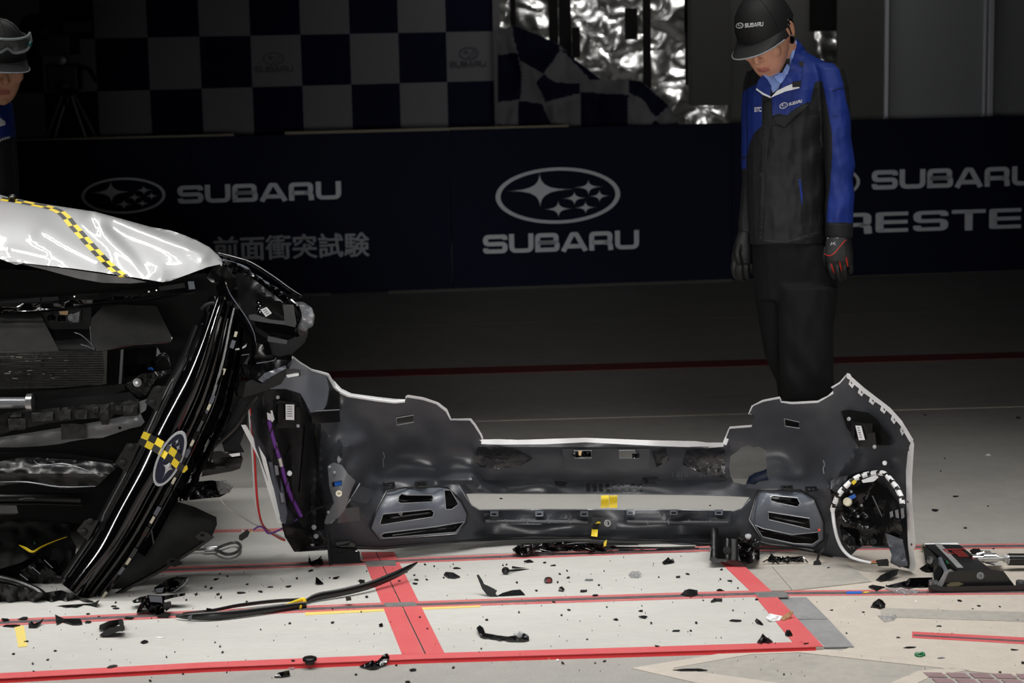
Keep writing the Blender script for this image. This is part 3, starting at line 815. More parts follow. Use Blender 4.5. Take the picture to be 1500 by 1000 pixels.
# right edge with a row of open tabs
tabs = []
A, B2 = (1243, 547), (1320, 615)
up = [(1242, 546), (1266, 568), (1304, 597), (1321, 616), (1338, 644)]
dn = [(1242, 553), (1262, 574), (1300, 603), (1316, 620), (1333, 646)]
holes = []
pts_in = [(1333, 647), (1318, 625)]
def seg(t): # point along the top-right edge
    L = dens(up, 2, False); return L[min(len(L) - 1, int(t * (len(L) - 1)))]
inner = []
for i in range(6):
    t0 = .06 + i * .148; a, b_ = seg(t0), seg(t0 + .075)
    inner += [(a[0] - 3, a[1] + 5), (a[0] - 5, a[1] + 11), (b_[0] - 7, b_[1] + 10), (b_[0] - 4, b_[1] + 5)]
    m0, m1 = seg(t0 + .022), seg(t0 + .058)
    holes.append([(m0[0] - 3, m0[1] + 5.2), (m1[0] - 4, m1[1] + 5.2), (m1[0] - 4.6, m1[1] + 7.4), (m0[0] - 3.6, m0[1] + 7.4)])
relief('tabbed_edge', [(1241, 546)] + up[1:] + [(1333, 648)] + inner[::-1] + [(1240, 553)], lambda x, y: BD(x, y) - .012, 'white_edge', bump, holes, grid=None, step=7, thick=.004)
relief('white_flange', [(1336, 642), (1339, 650), (1336, 700), (1336, 735), (1341, 788), (1341, 800), (1338, 806), (1342, 826), (1339, 836), (1331, 836), (1333, 826), (1330, 800), (1328, 740), (1327, 690), (1330, 660)], lambda x, y: BD(x, y) - .02, 'white_edge', bump, [[(1334, 795.5), (1337, 795.5), (1337, 799), (1334, 799)], [(1328.5, 733), (1331.5, 733), (1331.5, 736.5), (1328.5, 736.5)], [(1329, 657), (1332, 657), (1331.5, 660.5), (1328.6, 660.5)]], grid=None, step=8, thick=.012)
relief('white_flange', [(353, 622), (360, 622), (372, 642), (389, 670), (398, 706), (416, 762), (414, 766), (407, 766), (392, 716), (379, 672)], lambda x, y: 5.19 + (y - 620) / 2000, 'white_edge', bump, [[(410, 757), (412, 757), (412, 760), (410, 760)]], grid=None, step=8, thick=.012)
# lamp bezels
def rim(loop, w, dY, mat='rim_light', parent=None, df=BD):
    q = [P(x, y, df(x, y) + dY) for x, y in loop]; q.append(q[0])
    return tube('opening_rim', q, w * mpp(5.5), mat, parent or bump, n=6, spline=False)
def bezel(out, holes, dY, slats):
    def df(x, y):
        return BD0(x, y) + dY
    o = relief('lamp_bezel', out, df, 'bezel_grey', bump, holes, grid=6, thick=.004)
    for h in holes: rim(h, .85, dY - .003, 'rim_light', o, df)  # light grey tubes stand in for shine on the hole edges
    rim(out, 1.5, dY - .004, 'black_semi', o, df)
    bm_ = MB()
    relief('', out, lambda x, y: BD0(x, y) + dY + .06, None, mb=bm_, grid=20, thick=.004)
    bm_.build('bezel_backing', 'black_semi', o)
    for (x0, y0, x1, y1, r) in slats:
        tube_px('slat', [(x0, y0, df(x0, y0) + .03), (x1, y1, df(x1, y1) + .03)], r, 'black_semi', o, n=4, spline=False)
    return o
bezel(BEZL, [[(582.4, 735), (584, 727), (588, 722.5), (594.5, 724.7), (632, 724.7), (635, 728), (633.7, 735), (587, 737.2)],
             [(556.6, 766), (561, 752.5), (631, 745.7), (636, 750.5), (633.7, 757), (558, 768.7)],
             [(650.5, 717.5), (660, 717.5), (672, 738), (662, 745.7), (652.7, 746)],
             [(557, 784.5), (562, 780.5), (640, 771), (680, 764), (667, 779.5), (562, 788)]], -.012,
      [(592, 731, 632, 728, 1.6), (565, 760, 630, 751, 1.6), (575, 784, 668, 772, 1.2)])
bezel(BEZR, [[(1128, 728), (1133, 725.6), (1168, 729), (1172, 737), (1168, 742.5), (1130, 735)],
             [(1125, 749.6), (1185.6, 759), (1187, 775), (1126, 761)],
             [(1106, 769), (1118, 774), (1160, 783), (1198, 779), (1200, 790), (1190, 797), (1163, 796), (1117, 786)]], -.012,
      [(1130, 731, 1168, 737, 1.4), (1128, 757, 1184, 768, 1.6), (1112, 778, 1190, 789, 1.4)])
for (x, y) in ((570, 709), (617, 708.5), (1153, 714), (1188, 716)):
    o = relief('clip_block', [(x - 9, y - 3.5), (x + 8, y - 4), (x + 9, y + 3), (x - 8, y + 3.5)], lambda a, b: BD0(a, b) - .036, 'black_semi', bump, [[(x - 5, y - 2), (x - 1, y - 2), (x - 1, y + 1.6), (x - 5, y + 1.6)], [(x + 1.5, y - 2), (x + 5, y - 2), (x + 5, y + 1.6), (x + 1.5, y + 1.6)]], grid=None, step=20, thick=.016, smooth=False)
# bright moulding round the gap
lip('gap_rim', [(672, 712), (683, 728), (691, 740), (702, 746.5), (800, 746), (900, 746), (1000, 746.5), (1075, 748.5), (1086, 744.5), (1099, 731)], .9, mat='rim_light', dY=-.016)
lip('gap_rim', [(690, 722.5), (860, 723), (940, 723.5), (1036, 725), (1070, 726)], .7, mat='bracket_grey', dY=-.01)
# lower grille strips with clips
for (x0, x1, y0, y1, clips) in ((709, 864, 750, 768, (724, 790, 856)), (916, 1071, 748, 769, (924, 987, 1053))):
    o = relief('grille_strip', [(x0, y0 + 1), (x1, y0), (x1 - 1, y1 + 1), (x0 + 2, y1 - 1), (x0, y1 - 6)], lambda x, y: BD(x, y) - .026, 'bezel_dark', bump, [], grid=7, step=7, thick=.02, smooth=False)
    tube_px('rib', [(x0 + 2, y1 - 4.5, BD(x0, y1) - .034), ((x0 + x1) / 2, y1 - 4, BD((x0 + x1) / 2, y1) - .034), (x1 - 3, y1 - 3.5, BD(x1, y1) - .034)], 3.0, 'bumper_inner', o, n=8, spline=False)
    for cx in clips:
        relief('clip', [(cx - 6, y0 - 2), (cx + 6, y0 - 2), (cx + 6, y0 + 6), (cx - 6, y0 + 6)], lambda x, y: BD(x, y) - .042, 'bezel_grey', o, [[(cx - 3.5, y0 + 1.5), (cx + 3, y0 + 1.5), (cx + 3, y0 + 4.2), (cx - 3.5, y0 + 4.2)]], grid=None, step=20, thick=.014, smooth=False)
    for k in range(1, 5):
        cx = x0 + (x1 - x0) * k / 5
        tube_px('rib_notch', [(cx, y1 - 8, BD(cx, y1) - .046), (cx + 2, y1 - 1.5, BD(cx, y1) - .046)], .8, 'rim_light', o, n=4, spline=False)
relief('lower_pad', [(868, 757), (905, 757), (902, 775), (868, 775)], lambda x, y: BD(x, y) - .010, 'bumper_inner', bump, [], grid=6, step=6, thick=.008)
lathe('boss', [(.012, 0), (.011, .008), (.006, .008), (.006, .003), (.0002, .003)], P(890, 766, 5.585), -ray(890, 766), 'black_semi', bump, 14)
lip('lower_lip', [(440, 806), (500, 801), (560, 801), (640, 794.5), (700, 790), (760, 787), (860, 787), (960, 790), (1040, 793)], 1.6, mat='black_semi', dY=-.012)
lip('lower_lip', [(1112, 795), (1144, 799.5), (1192, 807.5), (1220, 815.5)], 2.0, mat='black_semi', dY=-.012)
lip('bright_lip', [(1114, 793), (1130, 797), (1165, 800), (1192, 806)], 1.3, mat='bracket_grey', dY=-.016)
# pad between the two centre slots, scraped patches
relief('plate_pad', [(823, 657), (952, 657), (950, 686), (828, 687)], lambda x, y: BD0(x, y) - .016, 'bumper_inner', bump, SLOT[2:], grid=9, thick=.006)
for (pl) in ([(700, 655), (730, 652), (760, 660), (780, 672), (760, 684), (730, 686), (704, 684), (693, 672)], [(955, 662), (975, 657), (980, 674), (962, 684)], [(1005, 660), (1040, 656), (1062, 660), (1062, 700), (1030, 694), (1000, 680)], [(812, 704), (832, 706), (826, 711), (814, 710)], [(941, 700), (962, 699), (966, 707), (945, 708)]):
    relief('scraped_patch', pl, lambda x, y: BD(x, y) - .006, 'bumper_scrape', bump, [], grid=5, thick=.006, crumple=(4, .006))
for i in range(9):
    x = 858 + i * 9.5
    relief('glue_patch', [(x, 709 + random.uniform(-1, 1)), (x + 6, 708), (x + 7, 720 + random.uniform(-2, 1)), (x + 1, 719)], lambda a, b: BD(a, b) - .003, 'bumper_scrape', bump, [], grid=None, step=6, thick=.003)
# tags and whatever shows through the plate slots
relief('broken_bracket', [(838, 664), (846, 661), (852, 660), (866, 660), (866, 669), (850, 669), (846, 670), (839, 670)], lambda x, y: 5.60, 'black_crumple', bump, [], grid=4, thick=.02, crumple=(5, .02))
relief('tan_scrap', [(847, 660), (852, 660), (851, 667), (848, 667)], 5.585, 'tan_tape', bump, [], grid=None, step=9, thick=.002)
relief('broken_bracket', [(926, 664), (937, 664), (937, 671), (926, 671)], lambda x, y: 5.60, 'black_crumple', bump, [], grid=4, thick=.02, crumple=(5, .02))
for pl in (SLOT[0], SLOT[1]): rim(pl, .8, -.003)
for pl in (SLOT[2], SLOT[3]): rim(pl, .6, -.018)
for (x, y, h, s) in ((562, 662, 22, 1), (1207, 674, 20, 1)):
    tube_px('embossed_mark', [(x - 1, y, BD(x, y) - .003), (x + 1, y + 7, BD(x, y + 7) - .003), (x - 1, y + 12, BD(x, y + 12) - .003), (x, y + h, BD(x, y + h) - .003)], .9, 'bracket_grey', bump, n=4)
# small moulded date text on the inner skin
o_ = P(985, 697, BD(985, 697) - .006); sm = mpp(5.6)
for k in range(7):
    x = 985 + k * 6.4 + (8 if k > 4 else 0)
    tube_px('moulded_stroke', [(x, 690.5, BD(x, 691) - .004), (x + .5, 698, BD(x, 698) - .004)], .55, 'bracket_grey', bump, n=4, spline=False)
    if k % 2: tube_px('moulded_stroke', [(x, 690.5, BD(x, 691) - .004), (x + 3, 691, BD(x, 691) - .004), (x + 3, 697.5, BD(x, 697) - .004), (x, 698, BD(x, 698) - .004)], .5, 'bracket_grey', bump, n=4, spline=False)
# ---- left wing
relief('wing_panel', [(428, 525), (437, 532), (456, 544), (478, 550), (482, 568), (479, 592), (472, 602), (455, 604), (447, 588), (440, 576), (418, 569), (395, 570), (405, 556)], lambda x, y: BD0(x, y) - .05 + ridge(x, y, 455, 545, 455, 600, -.03, 18), 'bezel_grey', bump, [], grid=6, thick=.004)
relief('bracket_panel', [(455, 604), (473, 602), (481, 590), (484, 570), (497, 574), (498, 618), (458, 620)], lambda x, y: BD0(x, y) - .045, 'black_semi', bump, [], grid=8, thick=.03)
tube_px('bracket_rib', [(461, 602, 5.31), (497, 600, 5.36)], .9, 'bracket_grey', bump, n=4, spline=False)
relief('wing_lining', [(388, 572), (420, 571), (441, 579), (452, 606), (470, 622), (466, 700), (474, 775), (450, 782), (436, 760), (415, 735), (400, 680), (380, 640), (376, 600)], lambda x, y: BD0(x, y) - .02 + .02 * math.sin(x / 6), 'black_matte', bump, [], grid=7, thick=.006)
for pts in ([(447, 622, 0), (443, 660, 0), (438, 720, 0)], [(424, 650, 0), (418, 672, 0)], [(461, 640, 0), (466, 690, 0), (476, 760, 0)], [(461, 626, 0), (463, 650, 0)]):
    tube_px('lining_rib', [(x, y, BD0(x, y) - .04) for x, y, _ in pts], 1.1, 'black_gloss', bump, n=5, spline=False)
def sensor(pl, lab, screws, dY, Y0):
    f = lambda x, y: BD0(x, y) + dY
    o = relief('sensor_box', pl, f, 'black_semi', bump, [], grid=None, step=30, thick=.03, smooth=False)
    for (x0, y0, x1, y1) in Y0:
        relief('sensor_rib', [(x0, y0), (x1, y0), (x1, y1), (x0, y1)], lambda x, y: f(x, y) - .008, 'black_matte', o, [], grid=None, step=30, thick=.01, smooth=False)
    relief('label', lab, lambda x, y: f(x, y) - .012, 'label_white', o, [], grid=None, step=30, thick=.002, smooth=False, label='white printed label')
    cx = sum(p[0] for p in lab) / 4; t = min(p[1] for p in lab); b = max(p[1] for p in lab); x0, x1 = min(p[0] for p in lab), max(p[0] for p in lab); sk = (lab[3][0] - lab[0][0])
    for k in range(5):
        yy = t + 3 + k * 3.4; q = sk * (yy - t) / (b - t)
        relief('label_line', [(lab[0][0] + 2 + q, yy), (lab[1][0] - 3 + q, yy + .3), (lab[1][0] - 3 + q, yy + 1.2), (lab[0][0] + 2 + q, yy + .9)], lambda x, y: f(x, y) - .0135, 'print_black', o, [], grid=None, step=30, thick=.001, smooth=False)
    for (x, y, r) in screws: screw('screw', x, y, f(x, y) - .012, r * .85, 'fastener', o)
sensor([(403, 590), (408, 586), (440, 590), (441, 626), (405, 627)], [(418.5, 592), (431, 592.5), (431, 615), (418.5, 614.5)], [(407, 581.5, 3.6), (436.5, 623.5, 3.2)], -.05, [(407, 592, 415, 622), (433, 596, 439, 616)])
sensor([(1247, 616), (1280, 622), (1284, 652), (1258, 655), (1246, 636)], [(1253, 623), (1261.5, 623.5), (1267, 644), (1258, 644.5)], [(1243.5, 613.5, 3.6), (1281, 654.5, 3.6)], -.05, [(1270, 620, 1278, 634), (1249, 630, 1252, 642)])
relief('sensor_plate', [(1232, 602), (1244, 600), (1272, 604), (1285, 614), (1303, 640), (1303, 652), (1262, 652), (1240, 626)], lambda x, y: BD0(x, y) - .02, 'black_void', bump, [], grid=8, thick=.008)
# purple taped harness
hp = [(394, 616), (398, 634), (404, 655), (411, 676), (417, 700), (425, 724), (433, 740), (441, 756)]
hn = tube_px('wiring_harness', [(x, y, BD0(x, y) - .045) for x, y in hp], 3.2, 'wire_purple', bump, n=10, label='purple taped wiring harness in the left wing')
tube_px('harness_tape', [(x + 3.4 * math.cos(k * .95), y, BD0(x, y) - .048 - .006 * math.sin(k * .95)) for k in range(34) for (x, y) in [dens(hp, 1, False)[min(len(dens(hp, 1, False)) - 1, 8 + k * 4)]]], 1.0, 'wire_black', hn, n=5, spline=False)
tube_px('foil_collar', [(409, 670, BD0(409, 670) - .046), (412, 682, BD0(411, 680) - .046)], 3.9, 'screw_metal', hn, n=10, spline=False)
relief('plug', [(391, 604), (397, 606), (396, 601), (399, 601), (402, 614), (399, 618), (392, 614)], lambda x, y: BD0(x, y) - .05, 'label_white', hn, [], grid=None, step=20, thick=.01, smooth=False, label='white plug at the top of the harness')
tube_px('lead', [(444, 758, 5.36), (455, 748, 5.34), (470, 742, 5.33), (483, 734, 5.31)], 1.6, 'wire_black', hn, n=6)
tube_px('lead', [(441, 756, 5.36), (430, 764, 5.36), (418, 771, 5.36), (405, 778, 5.36), (393, 781, 5.36), (386, 773, 5.36), (379, 771, 5.36), (371, 776, 5.36)], 1.4, 'wire_purple', hn, n=6)
relief('connector_block', [(350, 784), (362, 775), (366, 779), (363, 786), (354, 792), (350, 790)], 5.36, 'wire_black', hn, [], grid=None, step=20, thick=.02, smooth=False, label='black plastic connector block')
relief('clear_clip', [(354, 775), (360, 779), (366, 775), (364, 783), (355, 782)], 5.385, 'label_white', hn, [], grid=None, step=20, thick=.006, smooth=False)
tube_px('lead', [(366, 779, 5.365), (369, 778, 5.362), (371, 776, 5.36)], .9, 'yellow_paint', hn, n=5, spline=False)
relief('wing_strip', [(393, 676), (404, 677), (416, 716), (421, 752), (418, 768), (412, 764), (402, 720)], lambda x, y: BD0(x, y) - .03, 'bezel_grey', bump, [], grid=6, thick=.006)
for (x, y) in ((405, 688), (413, 728), (421, 712)):
    relief('white_fastener', [(x - 3, y - 7), (x + 2, y - 6), (x + 4, y + 7), (x - 1, y + 8)], lambda a, b: BD0(a, b) - .04, 'fastener', bump, [], grid=None, step=20, thick=.004)
for (x, y) in ((424, 693),):
    lathe('white_fastener', [(.005, 0), (.008, .004), (.006, .008), (.0003, .009)], P(x, y, BD0(x, y) - .04), -ray(x, y), 'label_white', bump, 12)
relief('wing_foot', [(415, 772), (433, 765), (455, 777), (482, 790), (476, 798), (440, 805), (430, 807), (424, 795)], lambda x, y: BD0(x, y) - .03 + ridge(x, y, 430, 775, 470, 800, -.03, 8), 'black_semi', bump, [], grid=6, thick=.006)
for (x, y) in ((460, 772), (463, 785), (458, 796)):
    lathe('white_fastener', [(.004, 0), (.0075, .004), (.005, .008), (.0003, .01)], P(x, y, BD0(x, y) - .045), -ray(x, y), 'fastener', bump, 10)
# fog-lamp bracket, left
lb = relief('lamp_bracket', [(480, 682), (489, 677), (501, 681), (510, 694), (521, 704), (513, 722), (506, 745), (497, 757), (480, 768), (475, 766), (478, 756), (489, 736), (482, 712)], lambda x, y: BD0(x, y) - .085, 'bracket_grey', bump, [[(486, 706), (501, 703), (501, 711), (487, 713)]], grid=6, thick=.012)
relief('plug', [(490, 706), (500, 704), (500, 710), (491, 712)], lambda x, y: BD0(x, y) - .080, 'plug_blue', lb, [], grid=None, step=20, thick=.02, smooth=False, label='blue connector plug')
lathe('washer', [(.009, 0), (.009, .004), (.004, .004), (.004, 0)], P(496.5, 722.5, BD0(496, 722) - .089), -ray(496, 722), 'cream_plastic', lb, 14, label='cream washer')
for (x, y, r) in ((483, 684, 2.6), (490, 692, 2.8), (481, 750, 2.6)): screw('screw', x, y, BD0(x, y) - .0852, r * .85, 'fastener', lb)
relief('bracket_tooth', [(513, 730), (528, 712), (546, 716), (548, 724), (537, 738), (517, 733)], lambda x, y: BD0(x, y) - .085 + (x - 513) * .0006, 'bumper_inner', bump, [], grid=None, step=12, thick=.03)
relief('bracket_tooth', [(497, 756), (505, 744), (526, 742), (528, 762), (494, 766)], lambda x, y: BD0(x, y) - .085 + (x - 497) * .0008, 'bumper_inner', bump, [], grid=None, step=12, thick=.03)
tube_px('bracket_edge', [(527, 708, 5.33), (519, 722, 5.31), (510, 736, 5.30), (500, 752, 5.30), (484, 766, 5.30)], 1.0, 'rim_light', bump, n=5, spline=False)
# ---- right wing: dark fog-lamp cavity, black and white taped harness
relief('lamp_cavity', [(1216, 712), (1232, 700), (1256, 698), (1280, 702), (1300, 716), (1316, 745), (1322, 778), (1310, 800), (1280, 799), (1258, 800), (1238, 790), (1222, 760)], lambda x, y: BD0(x, y) - .03 + .05 * noise.noise(Vector((x / 22, y / 26, 1))), 'black_crumple', bump, [], grid=5, thick=.01)
relief('torn_flap', [(1217, 704), (1226, 698), (1242, 696), (1236, 712), (1224, 722), (1217, 716)], lambda x, y: BD0(x, y) - .06, 'bumper_inner', bump, [], grid=5, thick=.005, crumple=(9, .02))
relief('torn_flap', [(1296, 780), (1322, 790), (1330, 828), (1318, 831), (1304, 824), (1306, 812), (1302, 800)], lambda x, y: BD0(x, y) - .04, 'bezel_grey', bump, [], grid=5, thick=.005, crumple=(11, .02))
relief('torn_flap', [(1230, 770), (1252, 788), (1256, 802), (1244, 814), (1236, 806)], lambda x, y: BD0(x, y) - .04, 'black_semi', bump, [], grid=5, thick=.005, crumple=(9, .02))
hp2 = [(1219, 748), (1223, 736), (1230, 722), (1240, 711), (1254, 700), (1268, 695), (1284, 692.5), (1296, 694), (1306, 704), (1314, 715), (1320, 728), (1322, 738)]
L2 = dens(hp2, 1.0, False); h2 = MB()
cum = 0
q3 = [P(x, y, BD0(x, y) - .075) for x, y in smooth_poly(hp2, 5, False)]
V_, F_ = tube_vf(q3, mpp(5.3) * 4.1, 10, False)
mi_ = []
for i in range(len(F_)):
    r_, k_ = divmod(i, 10); mi_.append(1 if ((r_ * 1.0 + k_ * .3) % 4.6) < 1.7 else 0)
hh = _sm(mesh('wiring_harness', V_, F_, ['label_white', 'wire_black'], bump, False, mi_, label='white harness spirally bound in black tape, right wing'))
tube_px('white_conduit', [(1220, 750, 5.29), (1222, 768, 5.28), (1226, 786, 5.28), (1233, 802, 5.28), (1244, 814, 5.26), (1258, 820, 5.24), (1276, 824, 5.22)], [3.0, 2.6, 2.5, 2.5, 2.4, 2.2, 1.8], 'label_white', hh, n=8)
for k, m_ in enumerate(('wire_red', 'yellow_paint', 'wire_black')):
    tube_px('lead', [(1275, 823.5 + k * .8, 5.22), (1279, 822 + k * 1.5, 5.22), (1285, 822 + k * 1.6, 5.22)], .8, m_, hh, n=5)
relief('connector_block', [(1283, 820), (1300, 818), (1302, 822), (1302, 829), (1286, 829)], 5.21, 'wire_black', hh, [], grid=None, step=20, thick=.025, smooth=False)
relief('yellow_band', [(1247, 706), (1252, 702), (1255, 706), (1250, 710)], 5.245, 'tape_yellow', hh, [], grid=None, step=20, thick=.02)
relief('loose_tape', [(1262, 703), (1284, 695), (1287, 699), (1280, 705), (1264, 707)], 5.25, 'label_white', hh, [], grid=None, step=20, thick=.003)
lathe('bulb_cap', [(.011, -.01), (.0125, 0), (.0125, .008), (.010, .011), (.0003, .0115)], P(1242, 735, 5.27), -ray(1242, 735) + Vector((-.2, 0, .1)), 'cream_plastic', bump, 16, label='round cream bulb cap')
relief('plug', [(1243, 727), (1252, 723), (1254, 728), (1246, 732)], 5.28, 'plug_blue', bump, [], grid=None, step=20, thick=.02, smooth=False, label='blue connector plug')
for (x, y) in ((1257, 756), (1247, 720), (1262, 740)): screw('screw', x, y, 5.29, 2.2, 'fastener', bump)
lathe('white_fastener', [(.004, 0), (.007, .003), (.006, .010), (.0003, .012)], P(1296, 678, BD0(1296, 678) - .03), -ray(1296, 678), 'label_white', bump, 12)
for x in (1305, 1313, 1321):
    relief('white_fastener', [(x - 2, 750 - (x - 1305) * .3), (x + 2.5, 748 - (x - 1305) * .3), (x + 4, 759 - (x - 1305) * .1), (x - .5, 760)], lambda a, b: BD0(a, b) - .05, 'fastener', bump, [], grid=None, step=20, thick=.004)
tube_px('cavity_rib', [(1278, 726, 5.28), (1292, 756, 5.27), (1304, 778, 5.26)], 1.0, 'bracket_grey', bump, n=5, spline=False)
tube_px('hanging_lead', [(1212, 782, 5.35), (1208, 800, 5.33), (1200, 812, 5.32), (1197, 822, 5.30)], 1.9, 'wire_black', bump, n=6)
relief('connector_block', [(1192, 822), (1199, 818), (1203, 824), (1202, 833), (1195, 834), (1191, 829)], 5.29, 'wire_black', bump, [], grid=None, step=20, thick=.025, smooth=False)
lathe('orange_dot', [(.004, 0), (.004, .004), (.0002, .005)], P(1200, 776, 5.35), -ray(1200, 776), 'orange_plastic', bump, 10)
# yellow tape over the gap and on the lower lip
relief('yellow_tape', [(880.5, 725.5), (892, 725), (892, 743), (880, 743.5)], lambda x, y: 5.565 + .004 * math.sin(y / 3), 'tape_yellow', bump, [], grid=3, thick=.0015)
relief('yellow_tape', [(892.5, 725.5), (904.5, 725), (904, 743.5), (892.5, 743.5)], lambda x, y: 5.562 + .004 * math.sin(y / 3 + 1), 'tape_yellow', bump, [], grid=3, thick=.0015)
relief('yellow_tape', [(876, 763.5), (880, 764.5), (876, 774), (875, 786), (866, 785), (867, 774), (871, 767)], lambda x, y: BD0(x, y) - .014, 'tape_yellow', bump, [], grid=None, step=5, thick=.0015)
relief('tape_band', [(870, 767), (879, 766), (876, 775), (867, 775)], lambda x, y: BD0(x, y) - .0155, 'tape_black', bump, [], grid=None, step=5, thick=.0015)
# ================================================================== CRASHED CAR (front end)
car = thing('crashed_car', 'front end of a crashed white car with crumpled hood and bare engine bay at left', 'car', (-1.7, 5.7, 0))
# hood: crumpled white sheet
hctl = [(-100, 270, 5.95), (-100, 370, 5.30), (0, 286, 5.85), (60, 298, 5.80), (140, 310, 5.72), (220, 334, 5.62), (270, 345, 5.56), (320, 374, 5.46), (325, 388, 5.38),
        (0, 340, 5.52), (0, 378, 5.26), (60, 387, 5.22), (120, 394, 5.20), (190, 404, 5.18), (240, 412, 5.16), (290, 398, 5.26),
        (60, 330, 5.52), (100, 350, 5.42), (130, 330, 5.50), (150, 370, 5.30), (190, 350, 5.42), (210, 380, 5.28), (250, 375, 5.34), (180, 325, 5.58), (290, 372, 5.42), (240, 350, 5.48)]
HT = [(-120, 270), (0, 285), (30, 292), (60, 298), (140, 310), (220, 332), (272, 345), (307, 362), (326, 381), (360, 400)]
HB = [(-120, 352), (0, 379), (34, 385), (100, 392), (150, 399), (190, 405), (238, 413), (277, 401), (304, 391), (326, 388), (360, 420)]
def pw(L, x):
    for (a, b), (c, e) in zip(L, L[1:]):
        if a <= x <= c: return b + (e - b) * (x - a) / (c - a)
    return L[0][1] if x < L[0][0] else L[-1][1]
YT_ = [(-120, 5.95), (0, 5.86), (140, 5.74), (240, 5.62), (326, 5.44), (360, 5.40)]
YB_ = [(-120, 5.34), (0, 5.27), (100, 5.22), (238, 5.17), (290, 5.28), (326, 5.40), (360, 5.40)]
def HD0(x, y):
    t, b_ = pw(HT, x), pw(HB, x); v = max(0, min(1, (y - t) / max(6, b_ - t)))
    v = v ** .8
    return pw(YT_, x) * (1 - v) + pw(YB_, x) * v
def HD(x, y):
    return HD0(x, y) + ridge(x, y, 132, 318, 232, 408, -.038, 14) + ridge(x, y, 165, 335, 222, 400, .033, 12) + ridge(x, y, 66, 340, 138, 384, -.034, 17) + ridge(x, y, 140, 310, 296, 374, -.04, 10) + ridge(x, y, 20, 366, 65, 377, -.010, 7) + .010 * noise.noise(Vector((x / 70, y / 40, 2)))
HO = [(-120, 270), (0, 285), (14, 289), (30, 292), (60, 298), (100, 304), (140, 310), (180, 321), (220, 332), (250, 337.5), (272, 345), (290, 353), (307, 362), (317.5, 372), (326, 381), (325, 390), (322, 387), (304, 391), (277, 401), (250, 411), (238, 413), (220, 410), (190, 405), (150, 399), (100, 392), (60, 388), (34, 385), (24, 388), (0, 379), (-120, 352)]
hood = relief('hood', HO, HD, 'white_paint', car, [], grid=4, thick=.004, label='crumpled white hood')
# underside of the folded hood nose
relief('hood_underside', [(30, 386), (100, 394), (190, 407), (215, 413), (190, 415), (150, 414), (115, 408), (70, 396)], lambda x, y: HD(x, 390) + .05, 'primer_grey', hood, [], grid=8, thick=.004)
lathe('washer_nozzle', [(.012, 0), (.012, .01), (.007, .014), (.0003, .015)], P(18, 291.5, 5.80), (0, -.3, 1), 'black_semi', hood, 10)
# yellow and black checked marking tape, laid on the metal
tp = [(2, 291), (30, 295.5), (48, 299), (66, 302.5), (84, 308), (96, 317), (104, 327), (112, 336), (120, 345), (128, 354), (136, 363), (144, 371.5), (152, 380), (160, 388), (168, 395), (176, 401), (183, 405)]
tp = dens(smooth_poly(tp, 3, False), 3.2, False); mb = MB()
tw = lambda i: 6.0
n = len(tp); segl = 3
for c in range(2):
    V = []; F = []; mi = []
    for i, (x, y) in enumerate(tp):
        a = tp[max(0, i - 1)]; b = tp[min(n - 1, i + 1)]
        dx, dy = b[0] - a[0], b[1] - a[1]; L = math.hypot(dx, dy)
        nx_, ny_ = 6.3, -1.6
        if x < 100: k_ = (100 - x) / 100; nx_, ny_ = 6.3 * (1 - k_) + 1.5 * k_, -1.6 * (1 - k_) - 2.4 * k_
        for s in (c - 1, c):
            X, Yy = x + nx_ * s, y + ny_ * s
            p = P(X, Yy, HD(X, Yy)); r_ = ray(X, Yy)
            V.append(p - r_ * .002)
    for i in range(n - 1):
        F.append((2 * i, 2 * i + 1, 2 * i + 3, 2 * i + 2)); mi.append((i // segl + c) % 2)
    for f, m_ in zip(F, mi): mb.add([V[q] for q in f], [(0, 1, 2, 3)], m_)
mb.build('marking_tape', ['tape_yellow', 'tape_black'], hood, label='yellow and black checked marking tape')

# dark bulk of the engine bay behind everything
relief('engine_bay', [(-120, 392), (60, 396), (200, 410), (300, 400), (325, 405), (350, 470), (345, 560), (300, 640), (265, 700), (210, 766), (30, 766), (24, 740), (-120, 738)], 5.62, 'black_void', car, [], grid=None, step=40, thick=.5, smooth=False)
# radiator support cross panel under the hood
relief('cross_panel', [(-120, 440), (0, 438), (85, 433), (150, 428), (230, 418), (285, 410), (290, 426), (230, 432), (160, 440), (90, 452), (40, 457), (0, 455), (-120, 458)], lambda x, y: 5.30 + (y - 430) * -.002 + ridge(x, y, 0, 449, 240, 430, -.02, 4), 'black_gloss', car, [], grid=6, thick=.02)
tube_px('panel_edge', [(-60, 458, 5.24), (20, 458, 5.24), (80, 454, 5.24), (150, 444, 5.25), (200, 441, 5.26), (285, 427, 5.28)], 1.6, 'black_gloss', car, n=6)
relief('panel_clip', [(275, 412), (284, 412), (286, 423), (277, 424)], 5.26, 'bezel_grey', car, [], grid=None, step=20, thick=.02, smooth=False)
for p in ([(-10, 442), (58, 436), (59, 443), (-10, 449)], [(62, 436), (85, 434), (86, 440), (60, 443)], [(232, 420), (270, 414), (271, 421), (234, 426)]):
    relief('panel_recess', p, 5.265, 'black_matte', car, [], grid=None, step=20, thick=.01, smooth=False)
for (x, y) in ((109, 434), (218, 427), (229, 425)): screw('screw', x, y, 5.26, 1.4, 'screw_metal', car)
